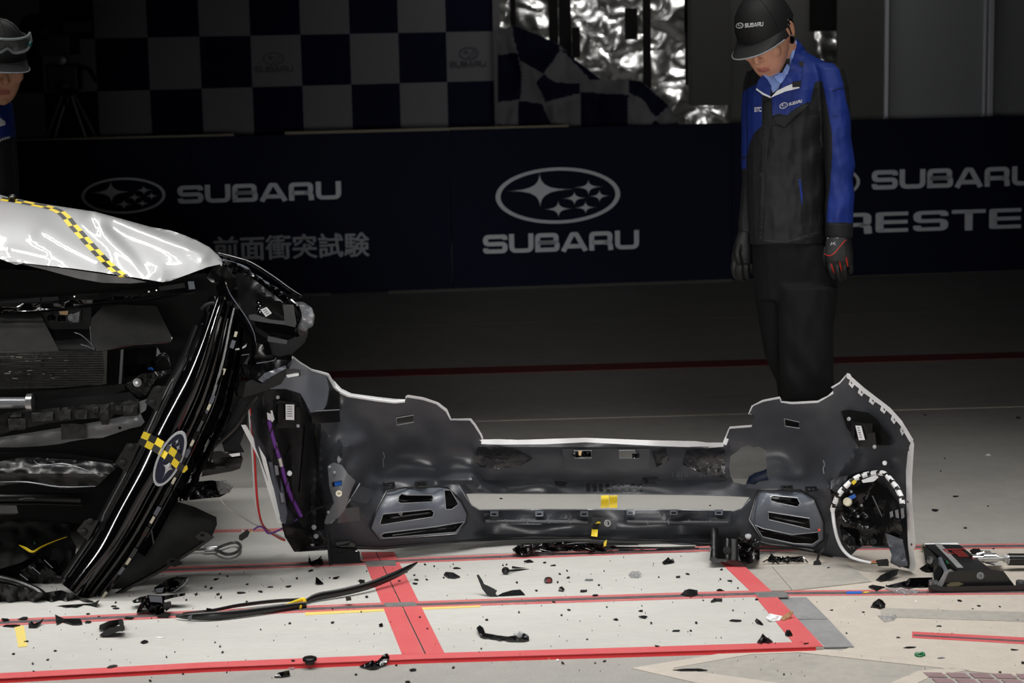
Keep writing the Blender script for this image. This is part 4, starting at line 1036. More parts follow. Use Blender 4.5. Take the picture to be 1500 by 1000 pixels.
# two black air guides with the latch recess between them
g1 = lambda x, y: 5.26 - (y - 460) * .0012
relief('air_guide', [(-120, 462), (0, 460), (57, 457), (66, 474), (86, 512), (84, 514.5), (0, 514), (-120, 514)], g1, 'black_scuffed', car, [], grid=8, thick=.02, label='scuffed black air guide, left half')
relief('air_guide', [(132, 482), (134, 466), (150, 449), (175, 446), (229, 448), (240, 470), (252, 494), (247, 502), (200, 505), (180, 508), (160, 512), (142, 513), (138, 506), (134, 494)], lambda x, y: g1(x, y) - .02, 'black_scuffed', car, [], grid=7, thick=.025, label='scuffed black air guide, right half')
relief('latch_recess', [(56, 456), (134, 450), (133, 480), (139, 512), (100, 512), (84, 512), (70, 480)], lambda x, y: 5.31 - max(0, y - 482) * .0022, 'black_matte', car, [], grid=8, thick=.01)
relief('hood_latch', [(74, 459), (100, 458), (103, 454), (119, 453), (118, 470), (104, 474), (100, 472), (76, 472)], 5.27, 'black_semi', car, [[(106, 457), (112, 457), (112, 461), (106, 461)]], grid=None, step=12, thick=.03, smooth=False)
relief('latch_plate', [(101, 462), (108, 459), (117, 456), (115, 472), (106, 472)], 5.262, 'bracket_grey', car, [], grid=None, step=12, thick=.006, smooth=False)
relief('rust_shim', [(86, 456), (100, 455), (99, 461), (88, 461)], 5.268, 'tan_tape', car, [], grid=None, step=12, thick=.004, smooth=False)
for (x, y, r) in ((75, 466, 3), (105, 465, 3.6), (90, 467, 4)): lathe('latch_bolt', [(.011, 0), (.011, .006), (.007, .007), (.006, .012), (.0003, .013)], P(x, y, 5.258), -ray(x, y), 'black_gloss' if r != 3.6 else 'bracket_grey', car, 12)
for pts in ([(109, 487, 0), (118, 490, 0), (128, 498, 0), (139, 510, 0)], [(118, 504, 0), (130, 508, 0), (138, 512, 0)], [(132, 478, 0), (134, 500, 0), (139, 512, 0)]):
    tube_px('guide_edge', [(x, y, 5.215) for x, y, _ in pts], .7, 'bracket_grey', car, n=4)
tube_px('guide_edge', [(140, 512.5, 5.17), (160, 511, 5.17), (200, 504, 5.17), (246, 501, 5.17), (252, 494, 5.18)], 1.0, 'black_gloss', car, n=5)
# radiator: frame, core, fins
relief('radiator_core', [(-120, 514), (150, 513), (153, 535), (150, 563), (80, 568), (-120, 572)], 5.36, 'fin_metal', car, [], grid=None, step=30, thick=.04, smooth=False)
for i in range(15):
    y = 515.5 + i * 3.5
    tube_px('radiator_fin', [(-60, y + .5, 5.35), (60, y, 5.35 + .006 * math.sin(i * 2.1)), (150.5 + 2 * math.sin(i / 4), y - .4, 5.35)], .65, 'fin_metal', car, n=4, spline=False)
for i in range(7):
    x = 157 + i * 3.3
    tube_px('side_tank_rib', [(x, 513.5, 5.34), (x - 1.5, 562, 5.34)], .9, 'black_semi', car, n=4, spline=False)
relief('radiator_frame', [(150, 513), (157, 513), (156, 562), (150, 563), (153, 540)], 5.33, 'fin_metal', car, [], grid=None, step=12, thick=.03)
relief('radiator_frame', [(177, 512), (181, 511.5), (178, 562), (174, 562)], 5.33, 'bracket_grey', car, [], grid=None, step=12, thick=.03)
for k in range(46):
    y = random.choice([520, 523, 527, 544, 548, 553]) + random.uniform(-2, 2); x = random.uniform(5, 95)
    l = random.uniform(2, 9)
    tube_px('bent_fin', [(x, y, 5.345), (x + l, y + random.uniform(-1, 1), 5.338)], random.uniform(.35, .8), random.choice(['cream_plastic', 'fin_metal', 'screw_metal']), car, n=4, spline=False)
relief('cooling_duct', [(182, 512), (228, 508), (226, 548), (182, 553)], 5.44, 'black_gloss', car, [], grid=None, step=20, thick=.02, smooth=False)
relief('white_scrap', [(230, 508), (237, 520), (234, 526), (228, 531)], 5.36, 'primer_grey', car, [], grid=None, step=20, thick=.01, smooth=False)
tube_px('hose', [(228, 528, 5.35), (238, 520, 5.33), (246, 524, 5.32), (250, 536, 5.32)], 3.6, 'black_semi', car, n=8)
tube_px('blue_plug', [(218, 540, 5.38), (222, 539, 5.37), (224, 542, 5.37)], 1.6, 'plug_blue', car, n=6)
# lower radiator carrier, tube, crash beam with foam
relief('lower_carrier', [(45, 574), (120, 568), (182, 562), (183, 571), (165, 577), (100, 583), (45, 588)], lambda x, y: 5.27, 'black_scuffed', car, [], grid=8, thick=.03)
relief('lower_carrier', [(-60, 596), (45, 588), (130, 580), (190, 574), (200, 584), (160, 591), (80, 597), (0, 606), (-60, 614)], 5.25, 'black_matte', car, [], grid=8, thick=.04)
tube_px('grey_pipe', [(-60, 592, 5.22), (0, 590, 5.22), (20, 590, 5.22), (42, 590, 5.22)], 8.5, 'tube_grey', car, n=14, spline=False, label='dented grey metal pipe end')
lathe('pipe_collar', [(.02, 0), (.026, .002), (.026, .018), (.02, .02)], P(39, 590, 5.22), (1, 0, 0), 'screw_metal', car, 16)
relief('bracket', [(183, 563), (205, 548), (252, 540), (253, 545), (228, 556), (214, 578), (204, 582), (190, 572)], lambda x, y: 5.24, 'black_crumple', car, [], grid=6, thick=.02)
lathe('beam_bolt', [(.009, -.004), (.012, 0), (.012, .008), (.007, .009), (.006, .014), (.0003, .015)], P(201, 560, 5.22), -ray(201, 560), 'screw_metal', car, 16, label='bright bolt head')
foam_o = [(-120, 618), (0, 607), (14, 603), (30, 601), (46, 598), (58, 600), (80, 597), (100, 596), (120, 592), (140, 592), (160, 590), (180, 586), (203, 584), (204, 606), (196, 609), (180, 608), (168, 606), (160, 616), (159, 622), (149, 622), (146, 612), (128, 613), (112, 615), (90, 617), (70, 620), (60, 622), (46, 625), (30, 627), (14, 632), (0, 637), (-120, 650)]
relief('foam_absorber', foam_o, lambda x, y: 5.22 + .012 * math.sin(x / 9), 'foam_black', car, [], grid=6, thick=.06, crumple=(9, .012))
for (x0, y0, w_, h_) in ((12, 613, 26, 16), (46, 604, 32, 12), (110, 600, 18, 13), (146, 592, 14, 22), (180, 592, 22, 17), (136, 596, 9, 7), (169, 594, 9, 6), (88, 600, 16, 14), (14, 604, 18, 6)):
    relief('foam_block', [(x0, y0), (x0 + w_, y0 - 1), (x0 + w_ - 1, y0 + h_), (x0 + 1, y0 + h_ + 1)], lambda x, y: 5.18, 'foam_black', car, [], grid=6, thick=.06, crumple=(6, .008))
relief('crash_beam', [(-120, 650), (0, 640), (40, 634), (90, 626), (150, 616), (205, 604), (212, 618), (206, 624), (190, 627.5), (165, 636), (150, 641), (130, 642), (105, 646), (88, 650), (60, 653), (25, 655), (0, 655), (-120, 662)], lambda x, y: 5.25 + ridge(x, y, 0, 645, 200, 615, -.02, 10), 'beam_grey', car, [[(173.5, 624.5), (177.5, 624.5), (177.5, 628.5), (173.5, 628.5)]], grid=7, thick=.06, label='bare grey crash beam')
relief('foam_block', [(89, 621), (108, 620), (126, 622), (126, 642), (90, 644)], lambda x, y: 5.19, 'foam_black', car, [], grid=6, thick=.06, crumple=(6, .006))
relief('beam_bracket', [(203, 588), (216, 584), (214, 600), (205, 606)], 5.24, 'beam_grey', car, [], grid=None, step=10, thick=.03, smooth=False)
# lower cross member, crumpled
relief('upper_tie_bar', [(-60, 662), (50, 662), (100, 664), (165, 674), (166, 679), (100, 670), (50, 669), (-60, 670)], 5.25, 'black_semi', car, [], grid=8, thick=.03)
relief('lower_cross_member', [(-120, 680), (0, 676), (22, 671), (40, 669), (70, 671), (110, 673), (150, 677), (178, 680), (160, 694), (142, 712), (120, 714), (88, 715.5), (66, 710), (40, 706), (0, 711), (-120, 716)], lambda x, y: 5.20 - ridge(x, y, 0, 692, 160, 696, .033, 12), 'black_dented', car, [], grid=5, thick=.05, crumple=(22, .018))
for pts in ([(50, 674), (56, 680), (70, 681), (90, 679), (110, 683), (130, 690), (150, 698)], [(0, 706), (40, 706), (88, 713), (140, 712)], [(60, 676), (62, 680)]):
    tube_px('crease', [(x, y, 5.155) for x, y in pts], [.4] + [1.0] * (len(pts) - 2) + [.4], 'bezel_grey', car, n=5)
tube_px('chassis_rail', [(-60, 734, 5.4), (0, 730, 5.4), (60, 730, 5.4), (120, 732, 5.4)], 9, 'black_semi', car, n=8, spline=False)
tube_px('bright_edge', [(28, 731.5, 5.37), (40, 729.5, 5.37), (51, 730, 5.37)], .9, 'bracket_grey', car, n=5)
# undertray with yellow paint along its torn edge
relief('undertray', [(-120, 772), (0, 760), (60, 762), (104, 768), (102, 784), (72, 796), (48, 815), (30, 824), (0, 833), (-120, 850)], lambda x, y: 5.42 - (y - 760) * .0035, 'black_scuffed', car, [], grid=6, thick=.01, crumple=(15, .03))
ye = [(28, 798), (38, 803), (48, 808), (60, 801), (78, 793), (98, 786)]
tube_px('paint_smear', [(x, y, 5.40 - (y - 760) * .0035 - .02) for x, y in ye], [.5, 2.2, 1.8, 1.4, .9, .5], 'tape_yellow', car, n=6, label='yellow paint on the torn edge')
tube_px('paint_smear', [(50, 793, 5.26), (51, 796, 5.25)], 1.2, 'green_plastic', car, n=5)
relief('dark_filler', [(-120, 838), (0, 826), (50, 806), (100, 780), (112, 800), (104, 850), (80, 872), (50, 866), (0, 852), (-120, 862)], lambda x, y: 5.30, 'black_matte', car, [], grid=10, thick=.03, crumple=(22, .05))  # dark filler sheet added to keep bright floor from showing here
relief('ribbed_duct', [(12, 848), (30, 836), (58, 817), (72, 832), (92, 846), (60, 856), (30, 858)], lambda x, y: 5.24, 'black_semi', car, [], grid=7, thick=.05, crumple=(10, .02))
for k in range(6):
    tube_px('duct_rib', [(20 + k * 9, 846 - k * 5.2, 5.20), (32 + k * 9, 854 - k * 4.5, 5.19)], .9, 'bracket_grey' if k % 2 else 'black_gloss', car, n=4, spline=False)
# lower bumper valance lying torn at the floor
tube_px('valance_tube', [(-60, 838, 5.10), (0, 849, 5.12), (30, 857, 5.13), (56, 868, 5.12), (64, 878, 5.10)], 8, 'black_semi', car, n=10)
relief('lower_valance', [(-60, 858), (0, 854), (40, 862), (62, 868), (90, 864), (112, 872), (136, 880), (144, 885), (128, 894), (70, 898), (20, 896), (-60, 893)], lambda x, y: 5.06, 'black_dented', car, [], grid=6, thick=.06, crumple=(18, .05))
relief('valance_fragment', [(62, 892), (90, 886), (136, 883), (146, 878), (140, 890), (100, 896), (60, 898)], 5.01, 'black_matte', car, [], grid=6, thick=.03, crumple=(12, .03))
# ---- wing corner: fender edge, headlight housing, brackets
relief('fender_inner', [(322, 384), (336, 388), (372, 408), (410, 428), (440, 446), (452, 470), (450, 494), (430, 500), (392, 492), (360, 470), (330, 430), (300, 405), (310, 395)], 5.42, 'black_semi', car, [], grid=10, thick=.05, crumple=(20, .05))
tube_px('fender_edge', [(320, 371, 5.42), (345, 378, 5.40), (368, 386, 5.38), (400, 406, 5.36), (425, 424, 5.34), (441, 434, 5.33)], [2, 3.4, 3.4, 3.4, 3.2, 2.6], 'black_gloss', car, n=8)
for pts, w_ in (([(328, 381), (345, 386), (364, 396), (380, 410), (400, 420), (420, 434), (436, 444)], 1.5), ([(330, 388), (352, 396), (372, 410), (398, 428), (420, 444)], 2.4), ([(340, 398), (366, 414), (392, 436), (414, 448), (428, 462)], 2.4)):
    tube_px('fender_flange', [(x, y, 5.34) for x, y in pts], w_, 'black_gloss', car, n=6)
tube_px('bright_flange', [(326, 380, 5.33), (348, 387, 5.33), (362, 393, 5.33), (368, 400, 5.33), (384, 408, 5.33)], [.8, 1.6, 1.8, 1.5, 1], 'bezel_grey', car, n=6)
relief('fender_flange', [(326, 380), (346, 385), (364, 394), (382, 408), (402, 420), (424, 434), (442, 442), (438, 450), (418, 446), (398, 434), (376, 416), (356, 402), (334, 392)], 5.32, 'black_crumple', car, [], grid=3, thick=.01, crumple=(6, .035))
for (x, y) in ((390, 412), (403, 420), (414, 428), (424, 436), (372, 402)):
    relief('flange_tooth', [(x - 6, y - 3), (x + 3, y + 1), (x + 7, y + 6), (x - 1, y + 3)], 5.32, 'bezel_grey', car, [], grid=None, step=20, thick=.02, smooth=False)
hl = relief('headlight_housing', [(345, 400), (362, 402), (384, 418), (402, 432), (416, 444), (430, 448), (436, 466), (434, 490), (424, 502), (398, 500), (378, 488), (360, 470), (348, 430)], lambda x, y: 5.33 - (x - 345) * .0009 + ridge(x, y, 384, 430, 424, 448, -.05, 9), 'black_semi', car, [], grid=7, thick=.05)
relief('housing_box', [(414, 446), (430, 446), (434, 472), (436, 480), (418, 476)], 5.21, 'black_semi', hl, [], grid=None, step=14, thick=.05, smooth=False)
relief('housing_bar', [(364, 461), (374, 460), (396, 468), (430, 471), (434, 476), (394, 474), (366, 468)], 5.22, 'bezel_dark', hl, [], grid=None, step=14, thick=.02, smooth=False)
relief('housing_bar', [(373, 470), (434, 478), (432, 494), (398, 492), (374, 478)], 5.22, 'black_gloss', hl, [], grid=None, step=14, thick=.04, smooth=False)
for k in range(4): lathe('housing_boss', [(.008, 0), (.008, .01), (.004, .012), (.0003, .012)], P(379 + k % 2 * 2, 443 + k * 4.5, 5.24), -ray(380, 446), 'black_gloss', hl, 10)
relief('label', [(381.5, 453.5), (390.5, 449.5), (398, 458.5), (389.5, 464)], 5.225, 'label_white', hl, [], grid=None, step=20, thick=.002, smooth=False, label='white printed label')
for k in range(3): relief('label_line', [(385 + k * 2, 454.5 + k * 2.6), (390 + k * 2, 452.4 + k * 2.6), (390.6 + k * 2, 453.2 + k * 2.6), (385.6 + k * 2, 455.4 + k * 2.6)], 5.2235, 'print_black', hl, [], grid=None, step=20, thick=.001, smooth=False)
relief('reflector', [(438, 446), (450, 448), (459, 458), (457, 474), (447, 482), (438, 478)], lambda x, y: 5.25 + .02 * math.sin(y / 3), 'star_silver', hl, [], grid=3, thick=.02, crumple=(5, .035))
relief('lens', [(430, 442), (444, 442), (456, 450), (461, 462), (459, 476), (446, 486), (436, 480), (442, 464), (438, 450)], lambda x, y: 5.20 + (x - 430) * .001, 'lens_clear', hl, [], grid=4, thick=.006, crumple=(9, .015), label='cracked clear headlight lens')
tube_px('lens_rim', [(426, 440, 5.22), (436, 450, 5.21), (440, 466, 5.21), (434, 482, 5.21), (436, 492, 5.22)], 2.6, 'black_gloss', hl, n=7)
# bracket pieces under the lamp
relief('bumper_bracket', [(392, 494), (420, 498), (446, 490), (451, 488), (446, 502), (428, 518), (410, 522), (392, 518)], lambda x, y: 5.22 - (x - 392) * .0004, 'black_matte', car, [], grid=7, thick=.05)
relief('bumper_bracket', [(392, 492), (421, 498), (420, 504), (392, 500)], 5.18, 'bezel_dark', car, [], grid=None, step=14, thick=.02, smooth=False)
relief('bracket_block', [(386, 503), (393, 500), (398, 520), (388, 520)], 5.19, 'black_gloss', car, [], grid=None, step=14, thick=.03, smooth=False)
relief('splitter_arm', [(360, 560), (368, 556), (384, 562), (384, 552), (410, 545), (426, 534), (428, 522), (422, 545), (412, 562), (390, 572), (356, 582)], 5.20, 'black_matte', car, [], grid=8, thick=.06)
relief('torn_plate', [(378, 556), (388, 546), (406, 540), (418, 535), (420, 539), (398, 551), (384, 560)], 5.16, 'bezel_grey', car, [], grid=5, thick=.008, crumple=(8, .02))
relief('black_panel', [(376, 502), (420, 516), (428, 520), (424, 545), (400, 560), (372, 566), (352, 540)], 5.27, 'black_semi', car, [], grid=8, thick=.05, crumple=(16, .03))
for pts, m_, w_ in (([(325, 408), (330, 420), (333, 440), (345, 460), (362, 480), (372, 500), (370, 520), (366, 534)], 'black_gloss', 2.6), ([(329, 412), (338, 432), (352, 452), (366, 474), (374, 496), (371, 520)], 'bezel_grey', .8), ([(331, 414), (330, 440), (334, 470)], 'cream_plastic', .9), ([(345, 512), (356, 509), (362, 504)], 'label_white', 1.2), ([(376, 532), (400, 528), (404, 524)], 'bezel_grey', .8), ([(354, 520), (368, 518), (372, 516)], 'bracket_grey', .8)):
    tube_px('twisted_trim', [(x, y, 5.20) for x, y in pts], w_, m_, car, n=6)
relief('latch_cup', [(316, 420), (322, 411), (330, 409), (333, 420), (330, 432), (320, 434)], 5.22, 'black_gloss', car, [], grid=5, thick=.03)
relief('bright_stub', [(419, 549), (437, 546), (438, 550), (421, 553)], 5.17, 'white_edge', car, [], grid=None, step=20, thick=.01, smooth=False)
relief('stub_holder', [(418, 541), (432, 540), (440, 542), (441, 550), (436, 552), (436, 545), (420, 547)], 5.18, 'black_semi', car, [], grid=None, step=20, thick=.03, smooth=False)
# structure that shows to the right of the hanging grille: slabs, crumpled lamp, wheel-arch plate
relief('lower_slab', [(245, 668), (300, 662), (330, 661), (353, 664), (356, 672), (352, 686), (340, 690), (300, 697), (252, 706), (238, 700)], lambda x, y: 5.26 + ridge(x, y, 250, 680, 350, 670, -.03, 6), 'black_semi', car, [], grid=7, thick=.06)
relief('slab_top', [(290, 662), (324, 660), (330, 664), (354, 663), (350, 668), (300, 672), (272, 672)], 5.21, 'black_gloss', car, [], grid=None, step=12, thick=.03)
relief('white_scrap', [(335, 665), (351, 663), (352, 667), (340, 669)], 5.20, 'label_white', car, [], grid=None, step=20, thick=.006, smooth=False)
relief('crushed_lamp', [(252, 712), (280, 706), (310, 703), (330, 706), (341, 714), (334, 722), (322, 728), (300, 730), (264, 734), (250, 724)], lambda x, y: 5.24, 'black_crumple', car, [], grid=4, thick=.03, crumple=(7, .04))
relief('lamp_shard', [(316, 704), (330, 703), (342, 712), (336, 722), (322, 724), (318, 714)], lambda x, y: 5.19, 'lens_clear', car, [], grid=4, thick=.004, crumple=(6, .02), label='broken clear lamp shard')
for (x, y, l) in ((288, 708, 14), (302, 716, 12), (296, 724, 10), (310, 722, 12)):
    tube_px('lamp_glint', [(x, y, 5.19), (x + l, y + 3, 5.18)], .9, 'chrome', car, n=4, spline=False)
relief('arch_liner', [(240, 742), (262, 735), (285, 742), (306, 752), (317, 757), (318, 768), (312, 782), (296, 794), (262, 816), (226, 838), (192, 856), (166, 872), (140, 872), (120, 860), (170, 800), (210, 760)], lambda x, y: 5.30 - (y - 735) * .0012 + .03 * math.sin((x - y) / 60), 'black_scuffed', car, [], grid=7, thick=.006, label='torn black wheel-arch liner resting on the floor')
tube_px('liner_lip', [(312, 784, 5.20), (296, 796, 5.19), (262, 818, 5.17), (226, 840, 5.15), (192, 858, 5.14), (168, 872, 5.13)], 3.4, 'black_semi', car, n=6)
for (x, y) in ((296, 782), (252, 820)):
    relief('liner_tab', [(x - 10, y + 3), (x, y - 4), (x + 10, y - 1), (x + 16, y + 6), (x + 4, y + 10), (x - 6, y + 8)], 5.15, 'black_semi', car, [[(x - 3, y), (x + 3, y - 1), (x + 4, y + 3), (x - 2, y + 4)]], grid=None, step=6, thick=.008)
relief('side_pillar', [(326, 590), (346, 580), (362, 590), (362, 622), (352, 650), (358, 662), (330, 664), (322, 640)], 5.34, 'black_matte', car, [], grid=8, thick=.05)
tube_px('brake_hose', [(290, 672, 5.20), (316, 652, 5.19), (345, 625, 5.19), (364, 596, 5.20), (376, 580, 5.21)], 3.0, 'wire_black', car, n=7)
for pts, w_ in (([(268, 640), (300, 600), (330, 560), (352, 520)], 2.2), ([(296, 660), (316, 624), (340, 585), (356, 540)], 1.8), ([(312, 655), (336, 612), (352, 580)], 1.2)):
    tube_px('strut', [(x, y, 5.24) for x, y in pts], w_, 'black_gloss', car, n=6)
tube_px('white_rod', [(311, 632, 5.25), (316, 660, 5.25)], 1.2, 'wire_white', car, n=6, spline=False)

# ================================================================== GRILLE hanging diagonally
gr = thing('front_grille', 'glossy black front grille hanging diagonally across the engine bay, oval emblem midway', 'grille', FL(115, 872))
gx = [(322, 436), (312, 468), (296, 520), (276, 570), (252, 622), (226, 676), (196, 732), (162, 792), (130, 838), (108, 868)]
gq = dens(smooth_poly(gx, 4, False), 6, False)
GN = len(gq)
def gY(t): return 5.10 + .06 * (1 - t) - .02 * math.sin(math.pi * t)
def gpt(t, s, dY=0):
    """t along the bar (0 top), s in pixels across it (positive to the upper right)"""
    f = t * (GN - 1); i = min(GN - 2, int(f)); u = f - i
    x = gq[i][0] + (gq[i + 1][0] - gq[i][0]) * u; y = gq[i][1] + (gq[i + 1][1] - gq[i][1]) * u
    a = gq[max(0, i - 2)]; b = gq[min(GN - 1, i + 3)]; L = math.hypot(b[0] - a[0], b[1] - a[1])
    nx_, ny_ = -(b[1] - a[1]) / L, (b[0] - a[0]) / L
    if nx_ < 0: nx_, ny_ = -nx_, -ny_
    return x + nx_ * s, y + ny_ * s, gY(t) + dY
def gP(t, s, dY=0): return P(*gpt(t, s, dY))
def gstrip(name, prof, mat, t0=0, t1=1, n=40, th=.006, parent=None, wmul=lambda t: 1, smooth=True):
    """sheet with cross profile prof = [(s, dY)...] swept along the bar"""
    front = []; back = []; m_ = len(prof)
    for i in range(n + 1):
        t = t0 + (t1 - t0) * i / n
        for (s, d) in prof:
            x, y, Y = gpt(t, s * wmul(t), d * (1 + .10 * math.sin(9 * t) + .05 * math.sin(23 * t + s * .1))); front.append(P(x, y, Y)); back.append(P(x, y, Y + th))
    F = [(i * m_ + k, i * m_ + k + 1, (i + 1) * m_ + k + 1, (i + 1) * m_ + k) for i in range(n) for k in range(m_ - 1)]
    V, G = shell(front, F, back)
    return _sm(mesh(name, V, G, mat, parent or gr), 60)
taper = lambda t: .62 + .38 * min(1, t * 3) - .12 * max(0, t - .75) * 4
bar_prof = [(-24, .030), (-22, .006), (-20, .002), (-14, -.012), (-6, -.024), (2, -.030), (9, -.028), (14, -.018), (16, -.004), (18, -.006), (24, -.014), (28, -.010), (31, .004), (33, .03)]
gstrip('main_bar', bar_prof, 'black_gloss', wmul=taper, n=60)
gstrip('side_flange', [(-34, .05), (-30, .034), (-26, .028), (-23, .03)], 'black_semi', .1, .98, wmul=taper)
gstrip('clip_rail', [(33, .02), (36, .0), (40, .0), (42, .012), (43, .04)], 'black_semi', .02, .97, wmul=taper)
gstrip('rear_frame', [(43, .045), (52, .04), (56, .03), (58, .06)], 'black_gloss', .04, .80, wmul=taper)
gstrip('rear_frame', [(60, .06), (66, .05), (69, .045), (71, .08)], 'black_gloss', .06, .62, wmul=taper)
# flange tabs with bolts on the left
for (t, w_) in ((.33, .09), (.53, .10), (.78, .07)):
    q = [gpt(t, -30), gpt(t + .02, -48), gpt(t + w_ * .9, -50), gpt(t + w_, -28)]
    o = relief('mounting_tab', [(a, b) for a, b, _ in q], 5.13, 'black_semi', gr, [], grid=None, step=12, thick=.01, smooth=False)
    for k in (.25, .8):
        a, b, _ = gpt(t + w_ * k, -40); lathe('tab_bolt', [(.010, 0), (.010, .004), (.006, .006), (.0003, .006)], P(a, b, 5.125), -ray(a, b), 'black_matte', o, 12)
# clip windows and cream clips along the rail
for i in range(15):
    t = .05 + i * .062
    a = [gpt(t, 35)[:2], gpt(t, 41)[:2], gpt(t + .026, 41)[:2], gpt(t + .026, 35)[:2]]
    relief('clip_window', a, gY(t) - .006, 'bezel_grey' if i % 3 == 1 else 'black_gloss', gr, [], grid=None, step=20, thick=.012, smooth=False)
    if i % 2 == 0:
        a = [gpt(t + .03, 36)[:2], gpt(t + .03, 40)[:2], gpt(t + .05, 40)[:2], gpt(t + .05, 36)[:2]]
        relief('cream_clip', a, gY(t) - .010, 'cream_plastic', gr, [], grid=None, step=20, thick=.008, smooth=False)
    if t < .75:
        tube('cross_web', [gP(t, 42, .03), gP(t + .03, 56, .03)], .003, 'black_gloss', gr, n=4, spline=False)
    if t < .58:
        tube('cross_web', [gP(t, 58, .05), gP(t + .035, 70, .05)], .0028, 'black_gloss', gr, n=4, spline=False)
# fine bright edges where the moulding catches the lamps: thin raised beads
for (s, d, t0, t1) in ((-21, .0, .22, .97), (16, -.012, .05, .97), (31.5, -.0, .05, .97), (43, .0, .1, .96)):
    tube('edge_bead', [gP(t0 + (t1 - t0) * k / 20, s * taper(t0 + (t1 - t0) * k / 20), d - .004) for k in range(21)], .0027, 'black_gloss', gr, n=5, spline=False)
tube_px('top_cap', [(296, 452, 5.15), (302, 447, 5.14), (312, 444, 5.14), (322, 448, 5.14), (325, 456, 5.15)], 3, 'black_matte', gr, n=7)
# centre emblem
et = .485; ex, ey, eY = gpt(et, 18)
a_ = Vector(gpt(et - .05, 18)[:2]) - Vector(gpt(et + .05, 18)[:2]); a_.normalize()
b_ = Vector((-a_.y, a_.x)); b_ = b_ if b_.x > 0 else -b_
def eP(u, v, d): # u along the bar, v across, in pixels
    x = 248.5 + a_.x * u + b_.x * v; y = 672 + a_.y * u + b_.y * v
    return P(x, y, gY(et) + d)
def edisc(name, ru, rv, d, mat, th, inner=None, parent=None):
    n = 40; fr = [eP(ru * math.cos(2 * math.pi * k / n), rv * math.sin(2 * math.pi * k / n), d) for k in range(n)]
    if inner:
        fr += [eP(inner[0] * math.cos(2 * math.pi * k / n), inner[1] * math.sin(2 * math.pi * k / n), d) for k in range(n)]
        F = [(k, (k + 1) % n, n + (k + 1) % n, n + k) for k in range(n)]
    else: F = [tuple(range(n))]
    V, G = shell(fr, F, [p + Vector((0, th, 0)) for p in fr]); return mesh(name, V, G, mat, parent or gr)
em = edisc('emblem', 41, 15.5, -.040, 'emblem_blue', .02)
edisc('emblem_ring', 43.5, 17.5, -.046, 'star_silver', .012, (40, 14.5), em)
for k, (cx, cy, a, b) in enumerate(STARS):
    v, f = star2d(cx * 41, -cy * 15.5, a * 41, b * 15.5)
    fr = [eP(p[0], -p[1], -.047) for p in v]; bk = [eP(p[0], -p[1], -.041) for p in v]
    fr[0] = eP(v[0][0], -v[0][1], -.052)
    V, G = shell(fr, f, bk); mesh('emblem_star', V, G, 'star_silver', em)
# checked tape across bar and emblem
mbt = MB()
tc = [(206, 641), (216, 645), (226, 650), (236, 656), (246, 663), (255, 670), (263, 677), (271, 682)]
for i in range(len(tc) - 1):
    for c in range(3):
        if i > 4 and c == 0 and i > 5: continue
        x0, y0 = tc[i]; x1, y1 = tc[i + 1]
        q = [(x0 - 4.6 * (c - 1) - 0, y0 + 9.2 * (c - 1)), (x1 - 4.6 * (c - 1), y1 + 9.2 * (c - 1)), (x1 - 4.6 * c, y1 + 9.2 * c), (x0 - 4.6 * c, y0 + 9.2 * c)]
        if c == 2 : continue
        def dq(x, y):
            s = (x - 252.5) * b_.x + (y - 674) * b_.y + 18
            z = -.034 if -8 < s < 12 else -.022
            if s >= 2: z = -.056
            return gY(.485) + z
        V = [P(a, b, dq(a, b)) for a, b in q]
        mbt.add(*shell(V, [(0, 1, 2, 3)], [v + Vector((0, .0012, 0)) for v in V]), (i + c) % 2)
mbt.build('marking_tape', ['tape_yellow', 'tape_black'], gr, label='yellow and black checked marking tape across the emblem')
relief('tape_end', [(269, 683), (274, 681), (275, 687), (270, 692), (267, 692)], 5.06, 'tape_yellow', gr, [], grid=None, step=20, thick=.002)

# ================================================================== loose leads between car and bumper
t = thing('cable_pair', 'thin red and white cables dropping from the car to the floor beside the bumper', 'cable', FL(400, 780))
for m_, dx in (('wire_white', 0), ('wire_red', 3.2)):
    pts = [(365 + dx * .4, 597, 5.30), (367 + dx * .8, 630, 5.29), (370 + dx, 670, 5.29), (372 + dx, 710, 5.30), (375 + dx, 742, 5.32), (381 + dx * .6, 764, 5.36), (392, 776 + dx * .3, 5.42), (408, 784 + dx, 5.50), (417, 788 + dx, 5.53)]
    tube_px(('white_wire' if dx == 0 else 'red_wire'), pts, 1.7, m_, t, n=8, label=('white wire' if dx == 0 else 'red wire'))
c_ = tube_px('white_cable', [(321, 727, 5.25), (326, 735, 5.28), (336, 745, 5.33), (350, 754, 5.40), (366, 764, 5.45), (378, 770, 5.48)], 1.4, 'wire_white', None, n=8)
tag(c_, 'single white cable curving from the crushed lamp down to the purple lead', 'cable')
